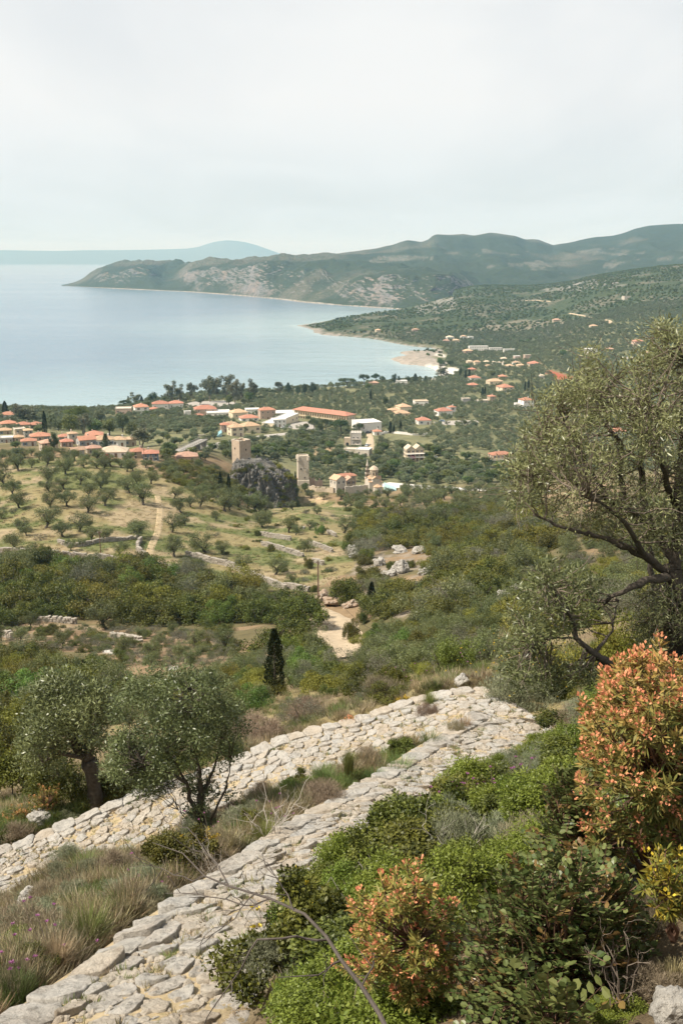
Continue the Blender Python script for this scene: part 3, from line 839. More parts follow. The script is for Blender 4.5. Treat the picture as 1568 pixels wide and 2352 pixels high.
def gen_olive(n_cl=30, per=80, L=.17, W=.06, R=2.2, H=4.0, trunk_h=1.15, leafmat=0, round_=1.0):
    tr = MB(); cr = MB()
    lean = rng.normal(size=2) * .25
    top = np.array([lean[0], lean[1], trunk_h])
    tr.tube(np.vstack([[0, 0, -.5], bent(np.zeros(3), top, 5, .25)]), [.34, .30, .24, .2, .2, .22], 7)
    cz = trunk_h + (H - trunk_h) * .52
    C = []
    while len(C) < n_cl:
        q = rdir(1)[0] * rng.random() ** .35
        p = np.array([lean[0] * 1.6, lean[1] * 1.6, cz]) + q * np.array([R, R, (H - trunk_h) * .56])
        if p[2] < trunk_h * .95: continue
        C.append(p)
    C = np.array(C)
    nl = rng.integers(3, 6); ends = []
    for i in range(nl):
        a = i * 2 * math.pi / nl + rng.random() * .8
        e = top + np.array([math.cos(a) * R * .5, math.sin(a) * R * .5, (H - trunk_h) * (.35 + .25 * rng.random())])
        pl = bent(top, e, 6, .35); tr.tube(pl, np.linspace(.15, .06, 6), 5); ends.append(pl)
    ends = np.concatenate(ends)
    for c in C:
        s = nearest_on(ends, c); tr.tube(bent(s, c, 4, .3), [.05, .035, .025, .012], 4)
    rad = R * (.24 + .14 * rng.random(n_cl)) * round_
    clump_leaves(cr, C, rad, per, L, W, leafmat, .45, .75)
    return tr, cr
def gen_bush(n_cl=46, per=85, L=.15, W=.09, R=2.0, H=2.4, up=.25, squash=.8):
    tr = MB(); cr = MB()
    for i in range(5):
        a = rng.random() * 6.28; tr.tube(bent(np.array([0, 0, -.4]), np.array([math.cos(a) * R * .5, math.sin(a) * R * .5, H * .6]), 5, .3), np.linspace(.045, .012, 5) * R / 2, 4)
    C = []; nd = rng.integers(3, 6)          # several unequal mounds grown together
    dm = [(np.array([rng.normal() * R * .36, rng.normal() * R * .36, 0]), rng.uniform(.5, .8), rng.uniform(.55, 1.05)) for _ in range(nd)]
    while len(C) < n_cl:
        q = rdir(1)[0]
        if q[2] < -.25: continue
        o_, a_, h_ = dm[len(C) % nd]
        q = q * (.5 + .5 * rng.random() ** .5)
        C.append(o_ + np.array([0, 0, H * .30 * h_]) + q * np.array([R * .8 * a_, R * .8 * a_, H * .58 * h_]))
    rad = R * (.15 + .22 * rng.random(n_cl) ** 1.5)
    clump_leaves(cr, np.array(C), rad, per, L, W, 0, up, squash)
    return tr, cr
def gen_cypress(n=3200, H=8.0, R=.62, L=.26, W=.09):
    tr = MB(); cr = MB()
    tr.tube([(0, 0, -.5), (0, 0, .6), (0, 0, H * .8)], [.14, .12, .03], 6)
    z = rng.random(n) ** .85
    prof = np.interp(z, [0, .06, .25, .6, .85, 1], [.45, .85, 1, .78, .42, .03]) * (1 + .13 * np.sin(z * 23 + rng.random() * 6))
    th = rng.random(n) * 2 * math.pi
    lob = 1 + .16 * np.sin(th * 3 + z * 5) + .1 * np.sin(th * 5 - z * 9)
    r = R * prof * lob * (.6 + .4 * rng.random(n) ** .5)
    p = np.stack([np.cos(th) * r, np.sin(th) * r, .25 + z * (H - .25)], 1)
    d = np.stack([np.cos(th) * .35, np.sin(th) * .35, np.full(n, 1.0)], 1) + rng.normal(size=(n, 3)) * .22
    leaves(cr, p, d, L * (.6 + .8 * rng.random(n)), W, 0)
    return tr, cr
def gen_euc(n_cl=20, per=170, H=15.0, L=.6, W=.36):
    tr = MB(); cr = MB()
    nt_ = rng.integers(2, 4); C = []
    for i in range(nt_):
        a = rng.random() * 6.28
        e = np.array([math.cos(a) * 1.6, math.sin(a) * 1.6, H * (.75 + .2 * rng.random())])
        pl = bent(np.array([0, 0, -.5]), e, 8, .25); tr.tube(pl, np.linspace(.3, .07, 8), 6)
        for j in range(n_cl // nt_):
            b = pl[rng.integers(3, 8)]
            c = b + np.array([rng.normal() * 1.3, rng.normal() * 1.3, rng.normal() * .8 + .5]); C.append(c)
            tr.tube(bent(b, c, 4, .3), [.08, .06, .04, .02], 4)
    C = np.array(C)
    clump_leaves(cr, C, 1.05 + .8 * rng.random(len(C)), per, L, W, 0, -.2, 1.0)
    return tr, cr
def gen_umbrella(n_cl=26, per=90, H=8.0, R=4.2, L=.55, W=.2):
    tr = MB(); cr = MB()
    top = np.array([rng.normal() * .4, rng.normal() * .4, H * .55])
    tr.tube(np.vstack([[0, 0, -.5], bent(np.zeros(3), top, 6, .2)]), np.linspace(.34, .2, 7), 6)
    C = []
    for i in range(n_cl):
        q = math.sqrt(rng.random()); a = rng.random() * 6.28
        C.append([q * R * .85 * math.cos(a), q * R * .85 * math.sin(a), H * .70 + (1 - q * q) * H * .2 + rng.normal() * .2])
    C = np.array(C)
    for c in C[::2]: tr.tube(bent(top, c - [0, 0, .4], 5, .2), np.linspace(.13, .04, 5), 4)
    clump_leaves(cr, C, R * (.2 + .1 * rng.random(n_cl)), per, L, W, 0, .3, .75)
    return tr, cr
def gen_round(n_cl=40, per=80, H=7.0, R=3.2, L=.5, W=.28, th=1.6):
    tr = MB(); cr = MB()
    tr.tube(np.vstack([[0, 0, -.5], bent(np.zeros(3), np.array([0, 0, th + 1]), 5, .15)]), np.linspace(.34, .22, 6), 6)
    C = []
    for i in range(n_cl):
        q = rdir(1)[0] * rng.random() ** .3
        C.append(np.array([0, 0, th + (H - th) * .5]) + q * np.array([R * .85, R * .85, (H - th) * .46]))
    C = np.array(C)
    for c in C[::3]: tr.tube(bent(np.array([0, 0, th]), c, 5, .2), np.linspace(.12, .03, 5), 4)
    clump_leaves(cr, C, R * (.24 + .12 * rng.random(n_cl)), per, L, W, 0, .25, .85)
    return tr, cr
def gen_conifer(H=9.0, R=2.6, tiers=11, L=.5, W=.14):
    tr = MB(); cr = MB()
    tr.tube([(0, 0, -.5), (0, 0, H * .5), (0, 0, H)], [.2, .12, .03], 6)
    C = []; rad = []
    for i in range(tiers):
        f = i / (tiers - 1); z = H * (.12 + .86 * f); r = R * (1 - f) ** .8 + .15
        for j in range(7):
            a = j * 2 * math.pi / 7 + i * .6 + rng.random() * .3
            for q in (.45, .9):
                C.append([math.cos(a) * r * q, math.sin(a) * r * q, z - q * .25]); rad.append(.22 + .2 * (1 - f))
            tr.tube([(0, 0, z), (math.cos(a) * r, math.sin(a) * r, z - .2)], [.05, .015], 3)
    clump_leaves(cr, np.array(C), np.array(rad), 22, L, W, 0, .1, .5)
    return tr, cr

SPEC = {}
def species(key, gen, leafmat, bark, n, crown='crown', trunk='trunk', **kw):
    SPEC[key] = []
    for i in range(n):
        tr, cr = gen(**kw)
        SPEC[key].append((tr.mesh('trunk', bark, True), cr.mesh('crown', leafmat, False, True)))
species('olive', gen_olive, M_OLIVE, M_BARK, 6, n_cl=30, per=150, L=.20, W=.085, trunk_h=.95, round_=1.1)
species('olive_near', gen_olive, M_OLIVE, M_BARK, 3, n_cl=64, per=110, L=.10, W=.032, round_=.8)
species('olive_far', gen_olive, M_OLIVE_FAR, M_BARK, 5, n_cl=24, per=34, L=.46, W=.24)
BK = dict(n_cl=38, per=240, L=.105, W=.06)
species('oak', gen_bush, M_OAK, M_BARK, 4, **BK)
species('oak_yellow', gen_bush, M_OAKY, M_BARK, 3, **BK)
species('lentisk', gen_bush, M_LENT, M_BARK, 3, **BK)
species('grey_bush', gen_bush, M_GREY, M_BARK, 3, n_cl=50, per=110, L=.13, W=.035, up=.6)
species('olive_bush', gen_bush, M_OLIVE, M_BARK, 4, n_cl=38, per=240, L=.115, W=.04, up=.4, H=2.8)
species('dry_bush', gen_bush, M_DRYBUSH, M_TWIG, 2, n_cl=30, per=60, L=.2, W=.03, up=.9)
species('cypress', gen_cypress, M_CYP, M_BARK, 3)
species('eucalyptus', gen_euc, M_EUC, M_BARK_PALE, 4)
species('umbrella_pine', gen_umbrella, M_PINE, M_BARK, 3)
M_BROAD = m_leaf('broad_tree_leaves', (.040, .060, .018), (.17, .205, .065), .3, .03, .2, .5, .3)
species('round_tree', gen_round, M_BROAD, M_BARK, 3)
species('round_olive', gen_round, M_OLIVE_FAR, M_BARK, 3)
species('round_pine', gen_round, M_PINE, M_BARK, 3, L=.5, W=.16)
species('willow', gen_round, M_LENT, M_BARK, 2, R=4.5, H=6.5)
species('conifer', gen_conifer, M_PINE, M_BARK, 2)
NAMES = {'olive': ('olive_tree', 'olive tree'), 'olive_near': ('olive_tree', 'olive tree'), 'olive_far': ('olive_tree', 'olive tree'), 'oak': ('oak_bush', 'bush'), 'oak_yellow': ('yellow_green_bush', 'bush'),
         'lentisk': ('lentisk_bush', 'bush'), 'grey_bush': ('grey_bush', 'bush'), 'olive_bush': ('wild_olive', 'bush'), 'dry_bush': ('dry_bush', 'bush'), 'cypress': ('cypress_tree', 'cypress'),
         'eucalyptus': ('eucalyptus_tree', 'tree'), 'umbrella_pine': ('umbrella_pine', 'pine'), 'round_tree': ('broadleaf_tree', 'tree'), 'round_olive': ('olive_tree', 'olive tree'),
         'round_pine': ('pine_tree', 'pine'), 'willow': ('willow_tree', 'tree'), 'conifer': ('conifer_tree', 'conifer')}
BASE_H = {'olive': 4.1, 'olive_near': 4.1, 'olive_far': 4.1, 'oak': 2.5, 'oak_yellow': 2.5, 'lentisk': 2.5, 'grey_bush': 2.5, 'olive_bush': 2.9, 'dry_bush': 2.5, 'cypress': 8.1, 'eucalyptus': 12.3, 'umbrella_pine': 8.,
          'round_tree': 7., 'round_olive': 7., 'round_pine': 7., 'willow': 6.5, 'conifer': 9.2}
BASE_W = {'olive': 5.2, 'olive_near': 5.2, 'olive_far': 5.2, 'oak': 4.2, 'oak_yellow': 4.2, 'lentisk': 4.2, 'grey_bush': 4.2, 'olive_bush': 4.2, 'dry_bush': 4.2, 'cypress': 1.3, 'eucalyptus': 6., 'umbrella_pine': 8.4,
          'round_tree': 6.8, 'round_olive': 6.8, 'round_pine': 6.8, 'willow': 9.5, 'conifer': 5.2}
TREES = []            # (x, y, radius) of everything that stands
def plant(kind, loc, scale, label, group=None, name=None, sz=None, cat=None):
    nm, ct = NAMES[kind]
    tm, cm = SPEC[kind][rng.integers(len(SPEC[kind]))]
    t = empty(name or nm, loc, rng.random() * 6.28)
    t.scale = scale if not np.isscalar(scale) else (scale, scale, scale * (sz or 1))
    t.scale = [float(c) for c in t.scale]
    tag(t, label, cat or ct, group)
    link(bpy.data.objects.new('trunk', tm), t)
    link(bpy.data.objects.new('crown', cm), t)
    s = t.scale
    TREES.append((float(loc[0]), float(loc[1]), BASE_W[kind] * s[0] * .42))
    return t
def plant_px(kind, u, v, w=None, h=None, label='', group=None, ymin=0, **kw):
    """stand one where its foot shows at (u, v), w or h photo units across or tall."""
    p = hit(u, v, ymin)[0]
    if np.isnan(p).any(): raise ValueError((kind, u, v))
    dist = p[1] / CP * (1 + 0.0)
    k = dist / FPX
    sx = w * k / BASE_W[kind] if w else None
    sz_ = h * k / BASE_H[kind] if h else None
    if sx is None: sx = sz_ * kw.pop('thin', 1.0)
    if sz_ is None: sz_ = sx * kw.pop('tall', 1.0)
    kw.pop('thin', None); kw.pop('tall', None)
    return plant(kind, p, (sx, sx, sz_), label, group, **kw)
ORD = ['first', 'second', 'third', 'fourth', 'fifth', 'sixth', 'seventh', 'eighth', 'ninth', 'tenth', 'eleventh', 'twelfth', 'thirteenth', 'fourteenth', 'fifteenth', 'sixteenth', 'seventeenth', 'eighteenth',
       'nineteenth', 'twentieth']
def rows_of(pts, per):
    """rank things by rows, the row lowest in view first, each counted from the left: index -> (row, place)."""
    pts = np.asarray(pts, float)
    o = np.argsort(-pts[:, 1]); res = {}
    for r_ in range(0, len(o), per):
        row = o[r_:r_ + per]
        for k, i in enumerate(row[np.argsort(pts[row, 0])]): res[int(i)] = (r_ // per, k)
    return res
BLOCK = []            # (x, y, r) kept clear of scattered plants
BLOCK_POLY = []       # photo polygons kept clear
def free_at(P, gap):
    for (x, y, r) in BLOCK:
        if (P[0] - x) ** 2 + (P[1] - y) ** 2 < (r + gap) ** 2: return False
    return True
def scatter(poly, kinds, spacing, size, phrase, group, frame='T', n_try=1500, ymin=0, ymax=1e9, limit=300, avoid=None, per=10, squash=(.85, 1.15), avoid_trees=0.0, near_k=1.0, rename=None):
    """fill the ground seen inside poly with plants no closer than spacing; kinds: [(kind, adjective phrase, weight)]."""
    pl = np.array(fr(frame, poly))
    u = rng.uniform(pl[:, 0].min(), pl[:, 0].max(), n_try); v = rng.uniform(pl[:, 1].min(), pl[:, 1].max(), n_try)
    m = in_poly(u, v, pl); u, v = u[m], v[m]
    Ps = hit(u, v, ymin)
    got = []; old = np.array(TREES) if TREES else np.zeros((0, 3))
    for i in range(len(u)):
        P = Ps[i]
        if np.isnan(P).any() or P[1] > ymax: continue
        if got and min((P[0] - q[0]) ** 2 + (P[1] - q[1]) ** 2 for q, *_ in got) < spacing ** 2: continue
        if any(in_poly(np.array([u[i]]), np.array([v[i]]), np.array(b))[0] for b in BLOCK_POLY): continue
        if avoid_trees and len(old) and (((old[:, 0] - P[0]) ** 2 + (old[:, 1] - P[1]) ** 2) < (old[:, 2] * avoid_trees) ** 2).any(): continue
        if not free_at(P, spacing * .3): continue
        got.append((P, u[i], v[i]))
        if len(got) >= limit: break
    w = np.array([k[2] for k in kinds], float); w /= w.sum()
    rk = rows_of([(g[1], g[2]) for g in got], per)
    for i, (P, uu_, vv_) in enumerate(got):
        k = kinds[rng.choice(len(kinds), p=w)]
        s = rng.uniform(*size) * np.interp(P[1], [26, 85], [near_k, 1]); sz = rng.uniform(*squash)
        r_, c_ = rk[i]
        lab = f"{k[1]}, {ORD[min(c_, 19)]} from left in the {ORD[min(r_, 19)]} row of {phrase}"
        nm = (rename or {}).get(k[0], (None, None))
        plant(k[0], P, (s, s * rng.uniform(.85, 1.15), s * sz), lab, group, name=nm[0], cat=nm[1])
    return len(got)

# ------------------------------------------------------------------ buildings
def m_wall(name, col, noise=.25, stone=False):
    if stone: return m_simple(name, col, .95, .35, 1.6, bump=.06, bscale=3.0, obj_var=.06, col2=tuple(c * .66 for c in col))
    return m_simple(name, col, .9, noise, .8, obj_var=.05)
WALL = {'st': m_wall('warm_stone_wall', (.50, .41, .30), stone=True), 'wh': m_wall('white_render', (.74, .71, .66), .12), 'cr': m_wall('cream_render', (.66, .56, .40), .12),
        'pk': m_wall('pinkish_stone', (.56, .42, .33), stone=True), 'gr': m_wall('grey_stone', (.44, .41, .37), stone=True), 'ps': m_wall('pale_stone', (.60, .54, .45), stone=True)}
def m_tiles(name, col):
    m = m_simple(name, col, .85, .28, 1.2, obj_var=.12)
    nt = m.node_tree; N = nt.nodes.new; L = nt.links.new
    p = [n for n in nt.nodes if n.type == 'BSDF_PRINCIPLED'][0]
    tc = N('ShaderNodeTexCoord'); w = N('ShaderNodeTexWave'); w.inputs['Scale'].default_value = 1.4; w.inputs['Distortion'].default_value = .6; w.bands_direction = 'X'
    L(tc.outputs['Object'], w.inputs['Vector'])
    b = N('ShaderNodeBump'); b.inputs['Distance'].default_value = .08; L(w.outputs['Fac'], b.inputs['Height']); L(b.outputs[0], p.inputs['Normal'])
    return m
ROOF = {'or': m_tiles('terracotta_tiles', (.46, .22, .145)), 'po': m_tiles('faded_terracotta_tiles', (.48, .30, .215)), 'oc': m_tiles('ochre_tiles', (.54, .37, .235)), 'cm': m_tiles('cream_tiles', (.60, .49, .36)),
        'fw': m_simple('white_flat_roof', (.70, .68, .64), .9, .2, .6), 'fs': m_simple('stone_flat_roof', (.54, .48, .39), .9, .3, 1.0), 'br': m_tiles('weathered_tiles', (.40, .27, .18))}
M_GLASS = m_simple('dark_window', (.035, .04, .045), .25, .2, 2, spec=.5)
M_FRAME = m_simple('window_frame', (.60, .56, .50), .7, .1, 3)
M_SHUT = m_simple('wooden_shutters', (.20, .12, .075), .7, .25, 6)
M_SHUTB = m_simple('blue_shutters', (.10, .17, .24), .7, .25, 6)
def window_mesh(w, h, shut):
    mb = MB()
    mb.box((0, .02, 0), (w * .84, .05, h * .86), mat=0)
    for s in (-1, 1):
        mb.box((s * w * .46, -.02, 0), (w * .08, .12, h), mat=1)
        mb.box((0, -.025, s * h * .465), (w * .84, .13, h * .07), mat=1)
    mb.box((0, -.01, 0), (.06, .09, h * .86), mat=1)
    mb.box((0, -.05, -h * .53), (w * 1.15, .2, .08), mat=1)
    if shut:
        for s in (-1, 1): mb.box((s * w * .76, -.03, 0), (w * .5, .06, h), mat=2)
    return mb.mesh('window', [M_GLASS, M_FRAME, M_SHUT if shut != 2 else M_SHUTB])
WIN = [window_mesh(1.0, 1.4, 0), window_mesh(1.0, 1.45, 1), window_mesh(.95, 1.4, 2)]
_d = MB(); _d.box((0, .02, 1.05), (1.05, .06, 2.1), mat=0)
for s in (-1, 1): _d.box((s * .58, -.02, 1.08), (.12, .14, 2.2), mat=1)
_d.box((0, -.02, 2.24), (1.28, .14, .12), mat=1)
DOOR = _d.mesh('door', [M_SHUT, M_FRAME])
_c = MB(); _c.box((0, 0, .45), (.6, .6, 1.3)); _c.box((0, 0, 1.15), (.75, .75, .1)); _c.box((0, 0, 1.3), (.4, .4, .2))
CHIM = {k: _c.mesh('chimney', WALL[k]) for k in WALL}
def hip_mesh(W, D, rise, ov=.45, th=.14, mat=None):
    """hipped roof: eave edge with thickness, ridge along the longer side."""
    x, y = W / 2 + ov, D / 2 + ov
    r = min(x, y)
    if x >= y: R = [(-(x - r), 0, rise), (x - r, 0, rise)]
    else: R = [(0, -(y - r), rise), (0, y - r, rise)]
    E = [(-x, -y, 0), (x, -y, 0), (x, y, 0), (-x, y, 0)]
    B = [(a, b, -th) for a, b, _ in E]
    mb = MB(); V = E + R + B
    if x >= y: F3 = [(1, 2, 5), (3, 0, 4)]; F4 = [(0, 1, 5, 4), (2, 3, 4, 5)]
    else: F3 = [(0, 1, 4), (2, 3, 5)]; F4 = [(1, 2, 5, 4), (3, 0, 4, 5)]
    F4 += [(0, 6, 7, 1), (1, 7, 8, 2), (2, 8, 9, 3), (3, 9, 6, 0), (6, 9, 8, 7)]
    mb.add(V, F3 + F4)
    return mb
def gable_mesh(W, D, rise, ov=.35, th=.14, axis='x'):
    if axis == 'y': W, D = D, W
    x, y = W / 2 + ov, D / 2 + ov
    t = rise * ov / (D / 2)
    V = np.array([(-x, -y, -t), (x, -y, -t), (x, 0, rise), (-x, 0, rise), (x, y, -t), (-x, y, -t)])
    V2 = V - [0, 0, th]
    V = np.vstack([V, V2])
    F = [(0, 1, 2, 3), (3, 2, 4, 5), (6, 9, 8, 7), (9, 11, 10, 8), (0, 6, 7, 1), (4, 10, 11, 5), (1, 7, 8, 2), (2, 8, 10, 4), (0, 3, 9, 6), (3, 5, 11, 9)]
    if axis == 'y': V = np.stack([-V[:, 1], V[:, 0], V[:, 2]], 1)
    return MB().add(V, F)
def gable_wall(W, D, rise, z, axis='x'):
    """triangles of wall under a gable roof (slightly thick)."""
    mb = MB()
    for s in (-1, 1):
        if axis == 'x': V = [(s * W / 2, -D / 2, z), (s * W / 2, D / 2, z), (s * W / 2, 0, z + rise), (s * (W / 2 - .3), -D / 2, z), (s * (W / 2 - .3), D / 2, z), (s * (W / 2 - .3), 0, z + rise)]
        else: V = [(-W / 2, s * D / 2, z), (W / 2, s * D / 2, z), (0, s * D / 2, z + rise), (-W / 2, s * (D / 2 - .3), z), (W / 2, s * (D / 2 - .3), z), (0, s * (D / 2 - .3), z + rise)]
        mb.add(V, [(0, 1, 2), (3, 5, 4), (0, 3, 4, 1), (1, 4, 5, 2), (2, 5, 3, 0)])
    return mb
def put(name, me, parent, loc=(0, 0, 0), rz=0.0):
    o = bpy.data.objects.new(name, me); o.location = [float(c) for c in loc]; o.rotation_euler = (0, 0, rz); return link(o, parent)
def fill_house(root, W, D, H, wall, roof, shape, cols, floors, side=1, rise=None, chim=True, shut=None, doors=1, z0=0.0, right=True):
    """wall, roof, windows, doors and chimney for one block; local x along the front, front face at y = -D/2."""
    sink = 2.5 if z0 == 0 else 0
    wb = MB().box((0, 0, (H - sink) / 2 + z0), (W, D, H + sink))
    rise = rise if rise is not None else min(W, D) * .22
    if shape in ('gable', 'gfront'):
        ax = 'x' if shape == 'gable' else 'y'
        g = gable_wall(W, D, rise, H + z0, ax); wb.add(np.concatenate(g.v), [tuple(f) for F in g.f for f in F])
    wo = wb.build('wall', WALL[wall], root)
    if shape == 'hip': ro = hip_mesh(W, D, rise).build('roof', ROOF[roof], root, loc=(0, 0, H + z0 + .15))
    elif shape == 'gable': ro = gable_mesh(W, D, rise).build('roof', ROOF[roof], root, loc=(0, 0, H + z0 + .16))
    elif shape == 'gfront': ro = gable_mesh(W, D, rise, axis='y').build('roof', ROOF[roof], root, loc=(0, 0, H + z0 + .16))
    else:
        rb = MB().box((0, 0, .06), (W + .24, D + .24, .12))
        for s in (-1, 1):
            rb.box((0, s * (D / 2 + .0), .34), (W + .24, .24, .44)); rb.box((s * (W / 2), 0, .34), (.24, D - .25, .44))
        ro = rb.build('roof', ROOF[roof], root, loc=(0, 0, H + z0 + .003))
    fh = H / max(floors, 1)
    sh = rng.integers(0, 3) if shut is None else shut
    wn = WIN[sh]
    for f in range(floors):
        zc = z0 + f * fh + fh * .55
        for c in range(cols):
            x = (c + .5) / cols * W - W / 2
            if f == 0 and doors and c == cols // 2: put('door', DOOR, root, (x, -D / 2 - .03, z0 + .02)); continue
            put('window', wn, root, (x, -D / 2 - .03, zc))
        for c in range(side):
            y = (c + .5) / max(side, 1) * D - D / 2
            put('window', wn, root, (-W / 2 - .03, y, zc), -math.pi / 2)
            if right: put('window', wn, root, (W / 2 + .03, y, zc), math.pi / 2)
    if chim and shape in ('hip', 'gable'):
        put('chimney', CHIM[wall if wall in ('wh', 'cr') else 'ps'], ro, (W * rng.uniform(-.3, .3), D * .12, rise * .55))
    return wo, ro
def house(f, cx, cy, w, h, yaw, wall, roof, shape, cols, floors, label, cat='house', name='house', depth=None, side=1, group=None, rise=None, hmin=2.6, shut=None):
    (u, v), = fr(f, [(cx, cy)])
    P = hit(u, v, 250)[0]
    k = P[1] / CP / FPX * FR[f][0]
    if f in 'AB': w, h = w * 1.16, h * 1.12
    W = w * k; H = max(h * k, hmin)
    D = depth * k if depth else W * rng.uniform(.62, .85)
    W = W / (abs(math.cos(yaw)) + abs(math.sin(yaw)) * D / W)
    D = min(D, W * 1.2)
    c = P + np.array([0, abs(math.cos(yaw)) * D / 2 + abs(math.sin(yaw)) * W * .3, 0])
    c[2] = min(P[2], float(hgt(c[0], c[1]))) if not depth else P[2]
    root = empty(name, c, yaw); tag(root, label, cat, group)
    fill_house(root, W, D, H, wall, roof, shape, cols, floors, side, rise, shut=shut)
    BLOCK.append((c[0], c[1], max(W, D) * .62))
    # keep the line of sight in front of the wall open too
    BLOCK.append((c[0] * (1 - (D * .9) / c[1]), c[1] - D * .9, W * .42))
    if f == 'A': BLOCK.append((c[0] * (1 - (D * 2.0) / c[1]), c[1] - D * 2.0, W * .4))
    return root, W, D, H

